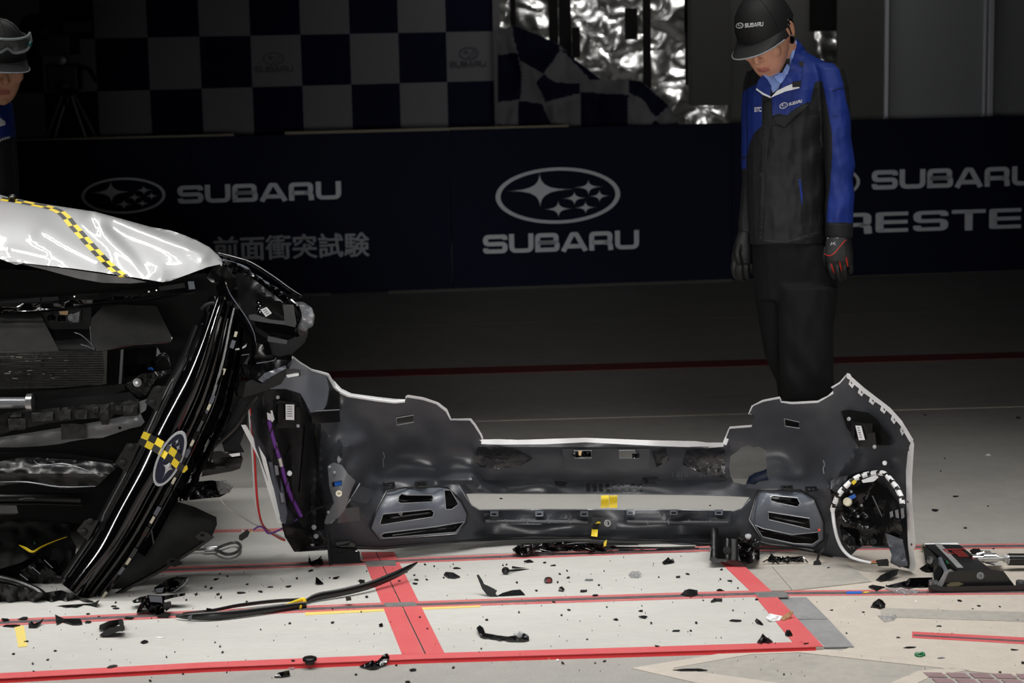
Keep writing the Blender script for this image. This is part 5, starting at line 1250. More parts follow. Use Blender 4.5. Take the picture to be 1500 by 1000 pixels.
# ================================================================== PEOPLE
def project(p):
    d = Rinv @ (Vector(p) - EYE)
    return 750 + FPX * d.x / d.z, 500 - FPX * d.y / d.z
def solid(name, parts, voxel, mats, parent, matfn=None, smooth=4, factor=.5, **kw):
    """overlapping closed lofts fused into one continuous surface"""
    mb = MB()
    for V, F in parts: mb.add(V, F)
    o = mb.build(name, mats, parent, True)
    md = o.modifiers.new('fuse', 'REMESH'); md.mode = 'VOXEL'; md.voxel_size = voxel; md.use_smooth_shade = True
    if smooth:
        sm = o.modifiers.new('relax', 'SMOOTH'); sm.iterations = smooth; sm.factor = factor
    dg = bpy.context.evaluated_depsgraph_get()
    me = bpy.data.meshes.new_from_object(o.evaluated_get(dg))
    old = o.data; o.modifiers.clear(); o.data = me; bpy.data.meshes.remove(old)
    o.data.materials.clear()
    for k in mats: o.data.materials.append(MT[k])
    if matfn:
        org = ORG[parent.name]; mi = []
        for pl in me.polygons:
            c = pl.center + org; x, y = project(c); mi.append(matfn(x, y, c))
        me.polygons.foreach_set('material_index', mi)
    me.polygons.foreach_set('use_smooth', [True] * len(me.polygons)); me.update()
    for k, v in kw.items(): o[k] = v
    return o
def rings(rows, Y0, n=20, p=2.3):
    """loft: rows of (y, xl, xr, depth offset, half depth)"""
    V = []; F = []
    for (y, xl, xr, dc, e) in rows:
        for k in range(n):
            t = 2 * math.pi * k / n; c, s = math.cos(t), math.sin(t)
            c = math.copysign(abs(c) ** (2 / p), c); s = math.copysign(abs(s) ** (2 / p), s)
            V.append(P((xl + xr) / 2 + (xr - xl) / 2 * c, y, Y0 + dc + e * s))
    for i in range(len(rows) - 1):
        for k in range(n): F.append((i * n + k, i * n + (k + 1) % n, (i + 1) * n + (k + 1) % n, (i + 1) * n + k))
    F.append(tuple(range(n))); e = (len(rows) - 1) * n; F.append(tuple(e + k for k in range(n)))
    return V, F
def bvh(o):
    org = ORG[o.parent.name] if o.parent else ORG[o.name]
    me = o.data
    return BVHTree.FromPolygons([v.co + org for v in me.vertices], [tuple(p.vertices) for p in me.polygons])
def hit(tree, x, y, lift=.002):
    d = ray(x, y).normalized()
    h = tree.ray_cast(EYE, d)
    return (h[0] - d * lift) if h[0] else None
def decal(name, vf, fx, tree, mat, parent, lift=.002, th=.001, **kw):
    """cloth print or patch lying on a surface; fx maps 2D to the picture plane it is aimed from"""
    V, F = vf; pts = []
    for v in V:
        h = hit(tree, *fx(*v), lift); pts.append(h)
    ok = [f for f in F if all(pts[i] is not None for i in f)]
    if not ok: return None
    pts = [p if p is not None else Vector((0, 0, 0)) for p in pts]
    used = sorted({i for f in ok for i in f}); mp = {i: k for k, i in enumerate(used)}
    fr = [pts[i] for i in used]; G0 = [tuple(mp[i] for i in f) for f in ok]
    A, G = shell(fr, G0, [p + (p - EYE).normalized() * th for p in fr])
    return mesh(name, A, G, mat, parent, True, **kw)
def patch(name, poly, tree, mat, parent, grid=5, lift=.003, th=.002, **kw):
    return decal(name, tri2d(dens(poly, grid), [], grid), lambda a, b: (a, b), tree, mat, parent, lift, th, **kw)
# ---- head in its own frame: face towards -Y, up +Z, origin between the ears
def ell(c, r, n=16, m=12):
    V = [Vector((c[0], c[1], c[2] + r[2]))]; F = []
    for i in range(1, m):
        a = math.pi * i / m
        for k in range(n):
            t = 2 * math.pi * k / n
            V.append(Vector((c[0] + r[0] * math.sin(a) * math.cos(t), c[1] + r[1] * math.sin(a) * math.sin(t), c[2] + r[2] * math.cos(a))))
    V.append(Vector((c[0], c[1], c[2] - r[2])))
    for k in range(n): F.append((0, 1 + k, 1 + (k + 1) % n))
    for i in range(m - 2):
        for k in range(n): F.append((1 + i * n + k, 1 + (i + 1) * n + k, 1 + (i + 1) * n + (k + 1) % n, 1 + i * n + (k + 1) % n))
    e = len(V) - 1; b = 1 + (m - 2) * n
    for k in range(n): F.append((e, b + (k + 1) % n, b + k))
    return V, F
def head_parts():
    L = [ell((0, .012, .035), (.076, .096, .092), 24, 16)]
    rows = [(.045, -.086, .085, .074), (.015, -.088, .08, .072), (-.015, -.087, .06, .0705), (-.04, -.0865, .045, .067), (-.062, -.087, .03, .060), (-.082, -.087, .01, .050), (-.100, -.084, -.012, .037), (-.111, -.077, -.03, .024), (-.116, -.068, -.042, .012)]
    V = []; F = []; n = 24
    for (z, yf, yb, hw) in rows:
        for k in range(n):
            t = 2 * math.pi * k / n; c, s = math.cos(t), math.sin(t)
            p = 2.5
            V.append(Vector((hw * math.copysign(abs(c) ** (2 / p), c), (yf + yb) / 2 + (yb - yf) / 2 * math.copysign(abs(s) ** (2 / p), s), z)))
    for i in range(len(rows) - 1):
        for k in range(n): F.append((i * n + k, i * n + (k + 1) % n, (i + 1) * n + (k + 1) % n, (i + 1) * n + k))
    F.append(tuple(range(n))); e = (len(rows) - 1) * n; F.append(tuple(e + k for k in range(n)))
    L.append((V, F))
    L.append(tube_vf([(0, -.084, .022), (0, -.094, .0), (0, -.106, -.022), (0, -.104, -.034), (0, -.09, -.04)], [.006, .0075, .0100, .0095, .005], 10))   # nose
    for s in (-1, 1):
        L.append(ell((s * .011, -.092, -.032), (.0075, .010, .007), 10, 8))           # nostril wings
        L.append(tube_vf([(s * .012, -.081, .018), (s * .032, -.080, .022), (s * .055, -.066, .018)], [.006, .007, .004], 8))   # brow
        L.append(ell((s * .044, -.062, -.022), (.024, .018, .024), 12, 8))             # cheek
        L.append(tube_vf([(s * .016, -.083, .004), (s * .032, -.085, .003), (s * .048, -.076, .004)], [.0025, .0045, .0025], 8))   # closed lower lid
        L.append(tube_vf([(s * .076, .0, .028), (s * .082, .016, .032), (s * .084, .026, .014), (s * .081, .022, -.012), (s * .076, .008, -.032)], [.006, .008, .008, .007, .006], 8))   # ear rim
        L.append(ell((s * .077, .012, .002), (.006, .014, .024), 10, 8))
    L.append(tube_vf([(-.022, -.083, -.066), (-.008, -.0895, -.0640), (0, -.0895, -.065), (.008, -.0895, -.0640), (.022, -.083, -.066)], [.0025, .0042, .004, .0042, .0025], 8))
    L.append(tube_vf([(-.019, -.083, -.070), (0, -.0893, -.0725), (.019, -.083, -.070)], [.0025, .0048, .0025], 8))
    L.append(ell((0, -.078, -.100), (.02, .014, .014), 12, 8))    # chin
    return L
def place_parts(L, Mx): return [([Mx @ v for v in V], F) for V, F in L]
def cap_parts(Mx, parent, trim=True):
    n, m_ = 32, 10
    def dome(k, i, gr_=0):
        t = 2 * math.pi * k / n; a = (math.pi / 2) * i / m_
        rx, ry, h = .089 + gr_, .111 + gr_, .117 + gr_
        return Vector((rx * math.cos(t) * math.cos(a) ** .85, .012 + ry * math.sin(t) * math.cos(a) ** .85, .024 + h * math.sin(a) ** .95))
    V = [dome(k, i) for i in range(m_) for k in range(n)] + [Vector((0, .012, .024 + .117))]
    F = [(i * n + k, i * n + (k + 1) % n, (i + 1) * n + (k + 1) % n, (i + 1) * n + k) for i in range(m_ - 1) for k in range(n)]
    F += [((m_ - 1) * n + k, (m_ - 1) * n + (k + 1) % n, m_ * n) for k in range(n)]
    A, G = shell(V, F, [dome(k, i, -.004) for i in range(m_) for k in range(n)] + [Vector((0, .012, .024 + .113))])
    cap = _sm(mesh('cap', [Mx @ v for v in A], G, 'cap_black', parent), 70)
    # brim
    nu, nv = 24, 6; V = []; edge = []
    def brim(u, v):
        a = u * math.radians(74)
        bx, by = .088 * math.sin(a), .012 - .1095 * math.cos(a)
        ext = .072 * max(0, 1 - abs(u) ** 3.2)
        return Vector((bx * (1 + .06 * v), by - ext * v, .030 - v * (.016 + .012 * u * u) + .006 * v * (1 - u * u)))
    for j in range(nv + 1):
        for i in range(nu + 1):
            V.append(brim(-1 + 2 * i / nu, j / nv))
    F = [(j * (nu + 1) + i, j * (nu + 1) + i + 1, (j + 1) * (nu + 1) + i + 1, (j + 1) * (nu + 1) + i) for j in range(nv) for i in range(nu)]
    A, G = shell(V, F, [p - Vector((0, 0, .003)) for p in V])
    br = _sm(mesh('cap_brim', [Mx @ v for v in A], G, 'cap_black', parent), 60)
    pts = [brim(-1 + 2 * i / nu, 1) + Vector((0, -.001, -.0015)) for i in range(1, nu)]
    tube('brim_trim', [Mx @ p for p in pts], .0022, 'cap_trim', br, n=6, spline=False, label='light grey trim along the brim edge')
    lathe('cap_button', [(.007, 0), (.006, .004), (.0003, .005)], Mx @ Vector((0, .012, .137)), (Mx.to_3x3() @ Vector((0, 0, 1))), 'cap_black', parent, 10)
    for k in range(6):      # panel seams
        t = 2 * math.pi * (k + .5) / 6
        q = []
        for i in range(0, 11):
            a = (math.pi / 2) * i / 10
            q.append(Mx @ Vector((.0895 * math.cos(t) * math.cos(a) ** .85, .012 + .1115 * math.sin(t) * math.cos(a) ** .85, .024 + .1175 * math.sin(a) ** .95)))
        tube('cap_seam', q, .0009, 'cap_black', parent, n=5, spline=False)
    return cap, br
def head_matrix(c, yaw, pitch, roll=0, s=1.0):
    return Matrix.Translation(c) @ Matrix.Rotation(math.radians(-yaw), 4, 'Z') @ Matrix.Rotation(math.radians(pitch), 4, 'X') @ Matrix.Rotation(math.radians(roll), 4, 'Y') @ Matrix.Scale(s, 4)
def skinmat(Mx):
    inv = Mx.inverted()
    def f(x, y, c):
        q = inv @ c
        if abs(q.x) < .021 and -.0765 < q.z < -.0610 and q.y < -.0872 + abs(q.x) * .12: return 1
        return 0
    return f
def hair_parts(Mx):
    n = 26; V = []; W = []
    for i in range(5):
        z = .045 - i * .016
        for k in range(n + 1):
            t = math.pi * (-.02 + 1.04 * k / n)
            zz = z if 4 < k < n - 4 else max(z, .0)
            g = .0025 if i < 4 else .0
            V.append(Vector(((.079 + g) * math.cos(t), .012 + (.1 + g) * math.sin(t), zz)))
            W.append(Vector((.06 * math.cos(t), .012 + .08 * math.sin(t), zz)))
    F = [(i * (n + 1) + k, i * (n + 1) + k + 1, (i + 1) * (n + 1) + k + 1, (i + 1) * (n + 1) + k) for i in range(4) for k in range(n)]
    A, G = shell(V, F, W)
    return [Mx @ v for v in A], G

# ------------------------------------------------------------------ the man standing behind the bumper
YM = 6.2
man = thing('person', 'person in black cap and blue and black work jacket, head bowed, standing behind the bumper', 'person', FL(1165, 722))
HM = head_matrix(P(1123, 54, YM - .06), 33, 29, -8, 1.0)
def inner(rows, k=.8, e=.8): return [(y, (a + b) / 2 - (b - a) / 2 * k, (a + b) / 2 + (b - a) / 2 * k, dc, h * e) for (y, a, b, dc, h) in rows]
torso = [(76, 1140, 1182, .05, .07), (84, 1122, 1196, .04, .085), (94, 1106, 1216, .03, .10), (106, 1098, 1226, .02, .115), (128, 1093, 1226, .01, .125), (160, 1092, 1220, 0, .13), (200, 1093, 1214, 0, .13), (240, 1093, 1211, 0, .13), (280, 1094, 1211, 0, .132), (320, 1096, 1210, 0, .135), (346, 1098, 1209, 0, .135), (358, 1098, 1207, 0, .134)]
armL = [(92, 1190, 1222, -.02, .05), (100, 1194, 1236, -.04, .062), (125, 1199, 1243, -.06, .068), (160, 1203, 1246, -.08, .068), (200, 1206, 1247, -.09, .066), (225, 1207, 1251, -.09, .066), (243, 1208, 1253.5, -.09, .064), (262, 1209, 1249, -.09, .058), (285, 1209, 1252, -.09, .056), (305, 1208, 1250.5, -.10, .054), (326, 1208, 1250, -.10, .052), (348, 1209, 1249, -.10, .050)]
armR = [(104, 1094, 1122, .07, .05), (120, 1089, 1118, .10, .06), (160, 1086, 1112, .12, .062), (200, 1086, 1110, .12, .06), (236, 1085.5, 1110, .11, .058), (262, 1087, 1110, .10, .055), (300, 1084, 1108, .08, .05), (328, 1081, 1104, .06, .046), (340, 1082, 1103, .05, .042)]
hips = [(330, 1110, 1198, 0, .11), (342, 1106, 1202, 0, .118), (356, 1102, 1206, .0, .12), (364, 1101, 1222, 0, .125), (380, 1102, 1226, 0, .125), (410, 1104, 1227, 0, .12), (440, 1107, 1227, 0, .115)]
legL = [(420, 1134, 1228, -.05, .10), (450, 1138, 1225, -.06, .095), (480, 1140, 1221, -.07, .09), (520, 1141, 1221, -.08, .086), (552, 1142, 1222, -.08, .085), (590, 1147, 1222, -.07, .083), (640, 1152, 1219, -.06, .08), (690, 1155, 1214, -.05, .076), (722, 1157, 1212, -.05, .074)]
legR = [(420, 1104, 1176, .06, .09), (450, 1108, 1176, .06, .088), (480, 1113, 1174, .06, .084), (520, 1120, 1172, .07, .08), (540, 1128, 1172, .08, .08), (560, 1138, 1174, .09, .08), (600, 1141, 1176, .10, .078), (650, 1140, 1174, .09, .074), (688, 1138, 1172, .08, .072), (706, 1138, 1172, .08, .07)]
body = solid('body', place_parts(head_parts(), HM)
    + [tube_vf([HM @ Vector((0, .03, -.03)), P(1144, 76, YM + .0), P(1150, 100, YM + .03), P(1152, 125, YM + .03)], [.055, .056, .060, .062], 14),
       rings(inner(torso, .78, .75), YM), rings(inner(armL, .7, .7)[1:], YM), rings(inner(armR, .7, .7), YM), rings(inner(hips, .85, .8), YM), rings(inner(legL, .7, .75), YM), rings(inner(legR, .7, .75), YM)],
    .0036, ['skin', 'lips'], man, skinmat(HM), 7)
V_, F_ = hair_parts(HM); _sm(mesh('hair', V_, F_, 'hair', man), 60)
cap_o, brim_o = cap_parts(HM, man)
tr = bvh(cap_o)
# cap print, lying on the front panel
def slant(x0, y0, k): return lambda a, b: (x0 + a, y0 - b + k * a)
decal('cap_print', emblem2d(5.6, 4.2, .16), slant(1083.5, 37.5, -.06), tr, 'logo_white', man, .0025)
decal('cap_print', word2d('SUBARU', 6.2, 27), slant(1091, 40.6, -.09), tr, 'logo_white', man, .0025)
# earpiece
ec = HM @ Vector((.088, -.004, -.012))
lathe('earpiece', [(.002, -.004), (.007, 0), (.007, .016), (.003, .024), (.0003, .026)], ec + Vector((0, -.004, -.018)), (0, 0, 1), 'black_gloss', man, 12, label='black earpiece in the left ear')
tube('earpiece_hook', [ec + Vector((0, -.002, .006)), HM @ Vector((.088, .002, .03)), HM @ Vector((.088, .018, .04)), HM @ Vector((.088, .034, .02))], .0025, 'black_gloss', man)
# jacket
BLUE = [[(1091, 132), (1106, 124), (1114, 118), (1124, 140), (1121, 168), (1118.5, 182), (1105, 194), (1098, 210), (1094.5, 228), (1080, 232), (1080, 150)],
        [(1130, 140), (1150, 128), (1174, 120), (1180, 72), (1198, 82), (1216, 88), (1229, 101), (1236, 126), (1240, 150), (1248, 178), (1258, 240), (1258, 327), (1210, 325), (1219, 240), (1218, 190), (1211, 150), (1204.5, 119), (1199, 118), (1193, 122), (1187, 149), (1176, 152), (1166, 158), (1152, 169), (1141, 166), (1131, 169)],
        [(1080, 232), (1094, 232), (1093, 246), (1080, 250)], [(1166, 40), (1190, 40), (1190, 90), (1166, 90)]]
def jmat(x, y, c):
    if 1116 < x < 1131 and y > 140: return 1
    return 0 if any(in_poly(x, y, q) for q in BLUE) else 1
def folds(parts): return parts
jk = solid('jacket', [rings(torso, YM), rings(armL, YM), rings(armR, YM)], .0038, ['jacket_blue', 'jacket_black'], man, jmat, 5)
# cloth creases: push the surface gently
for v in jk.data.vertices:
    p = v.co + ORG[man.name]; x, y = project(p)
    s = 0
    if y > 130:
        s += .005 * math.sin((y + .9 * (x - 1150)) / 9.0) * math.exp(-((x - 1200) / 26) ** 2) * (1 if 170 < y < 330 else .3)
        s += .006 * noise.noise(Vector((x / 18, y / 34, 1))) + .003 * noise.noise(Vector((x / 9, y / 14, 6)))
    v.co.y += s
jt = bvh(jk)
patch('cuff', [(1208, 327), (1250.5, 328), (1249.5, 347.5), (1209, 346.5)], jt, 'jacket_black', man, 5, .004, .004)
patch('hem_band', [(1098, 349), (1150, 354), (1207, 336), (1207, 343), (1150, 362), (1098, 357)], jt, 'jacket_black', man, 5, .003, .003)
patch('zip_placket', [(1118, 150), (1130, 143), (1131, 170), (1122, 240), (1116, 352), (1110, 351), (1114, 240), (1117, 190)], jt, 'jacket_black', man, 5, .004, .004)
patch('pocket_flap', [(1131, 171), (1142, 168), (1152, 171), (1166, 160), (1186, 151), (1184, 158), (1164, 172), (1150, 186), (1136, 182)], jt, 'jacket_black', man, 4, .004, .003)
tube('pocket_seam', [hit(jt, x, y, .001) for x, y in ((1131, 183), (1140, 184), (1150, 187), (1162, 176), (1178, 162))], .0012, 'black_void', man, n=5)
patch('pocket_lining', [(1170, 262), (1172.5, 262), (1176, 285), (1174.5, 303), (1172, 285)], jt, 'jacket_blue', man, 4, .003, .002)
tube('sleeve_seam', [hit(jt, x, y, .001) for x, y in ((1219, 133), (1228, 130), (1236, 128))], .0012, 'jacket_black', man, n=5)
tube('side_seam', [hit(jt, x, y, .0005) for x, y in ((1187, 150), (1190, 200), (1194, 260), (1198, 330))], .0012, 'black_void', man, n=5)
decal('jacket_print', emblem2d(6.2, 4.4, .16), slant(1148, 154.5, -.22), jt, 'logo_white', man, .003)
decal('jacket_print', word2d('SUBARU', 4.6, 19), slant(1155.5, 155, -.26), jt, 'logo_white', man, .003)
decal('jacket_print', word2d('STC', 7, 10.5), slant(1105, 164, -.05), jt, 'logo_white', man, .003)
# shirt and stand-up collar
def free(name, pts, mat, th=.004, grid=5, **kw):
    """small cloth piece with a depth at every corner"""
    d = idw([(x, y, Y) for x, y, Y in pts], 2.5)
    return relief(name, [(x, y) for x, y, _ in pts], d, mat, man, [], grid=grid, thick=th, **kw)
yc = YM - .12
free('shirt_front', [(1116, 106, yc + .03), (1128, 104, yc + .035), (1142, 103, yc + .03), (1144, 112, yc), (1144, 121, yc - .01), (1140, 131, yc + .0), (1132, 136, yc), (1128, 125, yc - .005)], 'shirt_blue')
free('shirt_collar', [(1166, 58, YM - .02), (1167.5, 62, YM - .02), (1160, 92, YM - .07), (1152, 112, yc - .02), (1144, 122.5, yc - .025), (1138, 118, yc - .022), (1134, 112, yc - .02), (1146, 106, yc + .02), (1156, 88, YM - .05)], 'shirt_blue')
free('shirt_collar', [(1118, 109, yc), (1124, 111, yc - .01), (1129, 114, yc - .018), (1129, 120, yc - .018), (1124, 116, yc - .01)], 'shirt_blue')
free('collar', [(1166, 56, YM - .02), (1172, 62, YM - .01), (1180, 73, YM + .0), (1178.5, 90, YM - .05), (1175, 108, YM - .10), (1173.5, 119, YM - .125), (1161, 122, yc - .035), (1148, 127, yc - .035), (1141, 131, yc - .03), (1149, 116, yc - .03), (1157, 96, YM - .08), (1164, 76, YM - .04)], 'jacket_blue', .008)
free('collar', [(1117, 110, yc), (1110, 119, yc - .01), (1108, 130, yc - .015), (1118, 138, yc - .025), (1128, 142, yc - .03), (1130, 126, yc - .02), (1124, 116, yc - .01)], 'jacket_blue', .006)
free('collar_facing', [(1108, 129, yc - .018), (1118, 136, yc - .028), (1128.5, 141, yc - .033), (1129, 143.5, yc - .033), (1117, 138.5, yc - .028), (1107.5, 131.5, yc - .018)], 'zip_white', .004, 4, label='white collar facing')
free('collar_facing', [(1129, 143, yc - .033), (1138, 133, yc - .036), (1150, 127, yc - .04), (1161, 122.5, yc - .04), (1161.5, 127.5, yc - .04), (1171, 126.5, yc - .04), (1171, 129, yc - .04), (1150, 134, yc - .04)], 'zip_white', .004, 4, label='white collar facing')
free('collar_tab', [(1160, 120, yc - .042), (1173, 118, yc - .04), (1173, 127, yc - .04), (1161, 128, yc - .042)], 'jacket_black', .004, 5)
# trousers, shoes
tz = solid('trousers', [rings(hips, YM), rings(legL, YM), rings(legR, YM)], .007, ['trouser_black'], man, None, 5)
for v in tz.data.vertices:
    p = v.co + ORG[man.name]; x, y = project(p)
    v.co.y += .006 * noise.noise(Vector((x / 16, y / 40, 4))) + .006 * math.sin((y * .7 - x) / 8) * math.exp(-((y - 545) / 40) ** 2)
tt = bvh(tz)
tube('crease', [hit(tt, x, y, .001) for x, y in ((1143, 440), (1142, 480), (1146, 540), (1152, 585))], .0014, 'black_void', man, n=5)
def shoe(tx, ty, hx_, hy_, w_, name='shoe'):
    """low shoe from toe to heel on the floor"""
    a, b = FL(tx, ty, 0), FL(hx_, hy_, 0); d = (b - a).normalized(); s = Vector((-d.y, d.x, 0)); L = (b - a).length
    V = []; F = []; n = 14
    prof = [(0, .018, .3), (.04, .034, .62), (.14, .046, .88), (.30, .056, 1), (.5, .074, .92), (.66, .094, .82), (.85, .10, .80), (.97, .094, .66), (1.0, .07, .4)]
    for (t, h, k) in prof:
        for q in range(n):
            u = 2 * math.pi * q / n; c_, s_ = math.cos(u), math.sin(u)
            V.append(a + d * (L * t) + s * (w_ * k * c_) + Vector((0, 0, max(.004, h / 2 + .004 + h / 2 * s_))))
    for i in range(len(prof) - 1):
        for q in range(n): F.append((i * n + q, i * n + (q + 1) % n, (i + 1) * n + (q + 1) % n, (i + 1) * n + q))
    F.append(tuple(range(n))); F.append(tuple((len(prof) - 1) * n + q for q in range(n)))
    o = _sm(mesh(name, V, F, 'shoe_navy', man), 50)
    sole = [a + d * (L * t) + s * (w_ * k * e * 1.06) for e in (1, -1) for (t, k) in ([(0, .3), (.05, .66), (.15, .9), (.3, 1), (.6, .85), (.9, .8), (1, .5)] if e == 1 else [(1, .5), (.9, .8), (.6, .85), (.3, 1), (.15, .9), (.05, .66), (0, .3)])]
    A, G = shell([p + Vector((0, 0, .018)) for p in sole], [tuple(range(len(sole)))], sole)
    mesh('sole', A, G, 'black_matte', o)
shoe(1094, 714, 1172, 717, .044); shoe(1128, 737, 1212, 730, .046)
# work gloves with five fingers
def glove(palm, fingers, thumb, dY, red, name='work_glove'):
    Ys = YM + dY
    parts = [rings([(y, a, b, d, e) for (y, a, b, d, e) in palm], Ys, 16)]
    for f in fingers:
        parts.append(tube_vf([P(x, y, Ys + d) for x, y, d in f[0]], [r * mpp(Ys) for r in f[1]], 10))
    parts.append(tube_vf([P(x, y, Ys + d) for x, y, d in thumb[0]], [r * mpp(Ys) for r in thumb[1]], 10))
    return solid(name, parts, .0026, ['glove_black', 'glove_grey'], man, red, 3)
gl_poly = [(1207, 347), (1240, 347), (1234, 356), (1225, 368), (1216, 374), (1207, 373)]
gl = glove([(344, 1211, 1247, 0, .026), (356, 1209, 1248, 0, .027), (370, 1208.5, 1250, -.002, .025), (382, 1209, 1250, -.003, .022), (390, 1211, 1250, 0, .018)],
    [([(1216, 384, -.006), (1216.5, 393, -.008), (1218, 402, .002), (1222, 406, .018), (1224, 400, .03)], [5, 4.9, 4.5, 4.2, 3.6]),
     ([(1226, 384, -.008), (1226.5, 395, -.010), (1228, 405, .0), (1230, 409, .018), (1231, 402, .03)], [5, 4.9, 4.5, 4.2, 3.6]),
     ([(1235.5, 383, -.006), (1236.5, 393, -.008), (1237, 402, .002), (1238, 405, .018), (1238, 398, .03)], [4.9, 4.8, 4.4, 4.1, 3.5]),
     ([(1244, 381, -.002), (1246, 389, -.002), (1246, 396, .006), (1245, 398, .018), (1244, 392, .028)], [4.4, 4.3, 4.0, 3.7, 3.2])],
    ([(1211, 362, .006), (1207.5, 374, .008), (1209, 386, .012), (1214, 394, .02)], [5, 4.8, 4.4, 3.6]), -.10, lambda x, y, c: 1 if in_poly(x, y, gl_poly) else 0)
gt = bvh(gl)
tube('glove_piping', [hit(gt, x, y, .001) for x, y in ((1208, 372), (1215, 374.5), (1223, 370), (1231, 360), (1239, 351))], .0016, 'glove_red', gl, n=6, label='red piping')
for pts in ([(1218, 386), (1219, 392), (1221.5, 399)], [(1230, 383), (1231, 389), (1232.5, 396)], [(1239.5, 376.5), (1240.5, 383), (1242, 390)]):
    tube('knuckle_strip', [hit(gt, x, y, .001) for x, y in pts], [.003, .0046, .003], 'glove_red', gl, n=8, flat=.5, label='red knuckle strip')
decal('glove_print', ([(0, 0), (2, 5), (3.2, 5), (1.2, 0), (3, 2.2), (7, 6), (8, 5.2), (4, 1.4), (4.6, 3.4), (7.4, .4), (8.4, 1.2), (5.4, 4)], [(0, 1, 2, 3), (4, 5, 6, 7), (8, 9, 10, 11)]), slant(1216, 359.5, 0), gt, 'logo_white', gl, .002)
decal('glove_print', ([(0, 0), (16, 0), (16, 1.6), (0, 1.6)], [(0, 1, 2, 3)]), slant(1212, 349.5, -.06), gt, 'logo_white', gl, .002)
glove([(334, 1083, 1103, 0, .024), (345, 1079, 1103, 0, .026), (360, 1074, 1103, 0, .027), (376, 1071, 1103, 0, .026), (386, 1072, 1102, 0, .022)],
    [([(1077, 380, -.006), (1075, 392, -.008), (1077, 403, .002), (1082, 407, .014)], [5, 4.8, 4.4, 3.6]),
     ([(1085, 382, -.006), (1084, 394, -.008), (1086, 406, .002), (1090, 410, .014)], [5, 4.8, 4.4, 3.6]),
     ([(1093, 382, -.002), (1093, 393, -.004), (1095, 404, .006), (1098, 407, .016)], [4.8, 4.6, 4.2, 3.5]),
     ([(1100, 380, .004), (1101, 389, .004), (1102, 397, .01), (1103, 400, .018)], [4.2, 4.0, 3.7, 3.1])],
    ([(1083, 358, -.018), (1080, 370, -.026), (1082, 380, -.026), (1084, 387, -.022)], [5, 4.8, 4.4, 3.4]), .05, lambda x, y, c: 0)

# ------------------------------------------------------------------ the man at the left edge, behind the hood
YL = 6.45
man2 = thing('person', 'person at the far left edge with safety goggles pushed up on a black cap', 'person', FL(-20, 712))
HM2 = head_matrix(P(-3, 93, YL - .05), -28, 16, 2, 1.04)
to2 = [(128, -40, 10, .04, .07), (138, -58, 8, .03, .09), (148, -70, 13, .02, .10), (160, -76, 17, .01, .115), (180, -74, 19, 0, .125), (220, -72, 21, 0, .13), (260, -72, 23, 0, .13), (300, -72, 25, 0, .132), (352, -72, 25, 0, .134)]
ar2 = [(150, -10, 18, .0, .05), (170, -8, 21, .02, .06), (220, -6, 25, .04, .06), (260, -4, 28, .05, .058), (300, -2, 29, .05, .054), (345, 0, 30, .04, .05)]
ar2b = [(150, -84, -56, .0, .05), (180, -92, -60, .02, .06), (240, -96, -64, .02, .058), (300, -96, -66, .0, .054), (345, -96, -68, -.02, .05)]
hp2_ = [(340, -68, 20, 0, .12), (400, -68, 22, 0, .12), (440, -66, 20, 0, .115)]
l2a = [(420, -24, 22, 0, .095), (520, -20, 18, 0, .085), (620, -18, 16, 0, .08), (706, -16, 14, 0, .075)]
l2b = [(420, -68, -22, 0, .095), (520, -66, -26, 0, .085), (620, -64, -28, 0, .08), (706, -62, -30, 0, .075)]
solid('body', place_parts(head_parts(), HM2) + [tube_vf([HM2 @ Vector((0, .03, -.03)), P(-16, 130, YL + .02), P(-20, 165, YL + .03)], [.054, .057, .06], 14),
      rings(inner(to2, .78, .75), YL), rings(inner(ar2, .7, .7), YL), rings(inner(ar2b, .7, .7), YL), rings(inner(hp2_), YL), rings(inner(l2a, .7), YL), rings(inner(l2b, .7), YL)], .0036, ['skin', 'lips'], man2, skinmat(HM2), 6)
V_, F_ = hair_parts(HM2); _sm(mesh('hair', V_, F_, 'hair', man2), 60)
cap_parts(HM2, man2)
for s in (-1, 1):
    c_ = HM2 @ Vector((s * .032, -.0795, .010)); V, F = ell((0, 0, 0), (.0125, .0085, .0085), 14, 10)
    eo = mesh('eye', [HM2.to_3x3() @ v + c_ for v in V], F, 'eye_white', man2, True)
    V, F = ell((0, -.006, -.001), (.005, .0035, .005), 12, 8); mesh('iris', [HM2.to_3x3() @ v + c_ for v in V], F, 'eye_dark', eo, True)
# goggles round the cap
def gog(t, z, r=0): return HM2 @ Vector(((.094 + r) * math.sin(t), .012 - (.118 + r) * math.cos(t), z))
ng = 28; V = []; B = []
for k in range(ng + 1):
    t = math.radians(-72 + 144 * k / ng)
    dip = .016 * math.exp(-(math.degrees(t) / 9) ** 2)
    for z in (.062 + dip, .084, .108): V.append(gog(t, z, .006 if z == .084 else 0)); B.append(gog(t, z, .003 if z == .084 else -.003))
F = [(k * 3 + j, (k + 1) * 3 + j, (k + 1) * 3 + j + 1, k * 3 + j + 1) for k in range(ng) for j in range(2)]
A, G = shell(V, F, B)
gg = _sm(mesh('safety_goggles', A, G, 'goggle_clear', man2, label='clear safety goggles pushed up on the cap'), 60)
for j in (0, 2): tube('goggle_rim', [V[k * 3 + j] for k in range(ng + 1)], .0042, 'goggle_frame', gg, n=7, spline=False)
for e in (0, ng): tube('goggle_rim', [V[e * 3 + j] for j in range(3)], .005, 'goggle_frame', gg, n=7, spline=False)
lathe('goggle_button', [(.009, 0), (.008, .005), (.0003, .006)], gog(math.radians(52), .083, .008), gog(math.radians(52), .083, .02) - gog(math.radians(52), .083), 'teal_plastic', gg, 12, label='teal vent button')
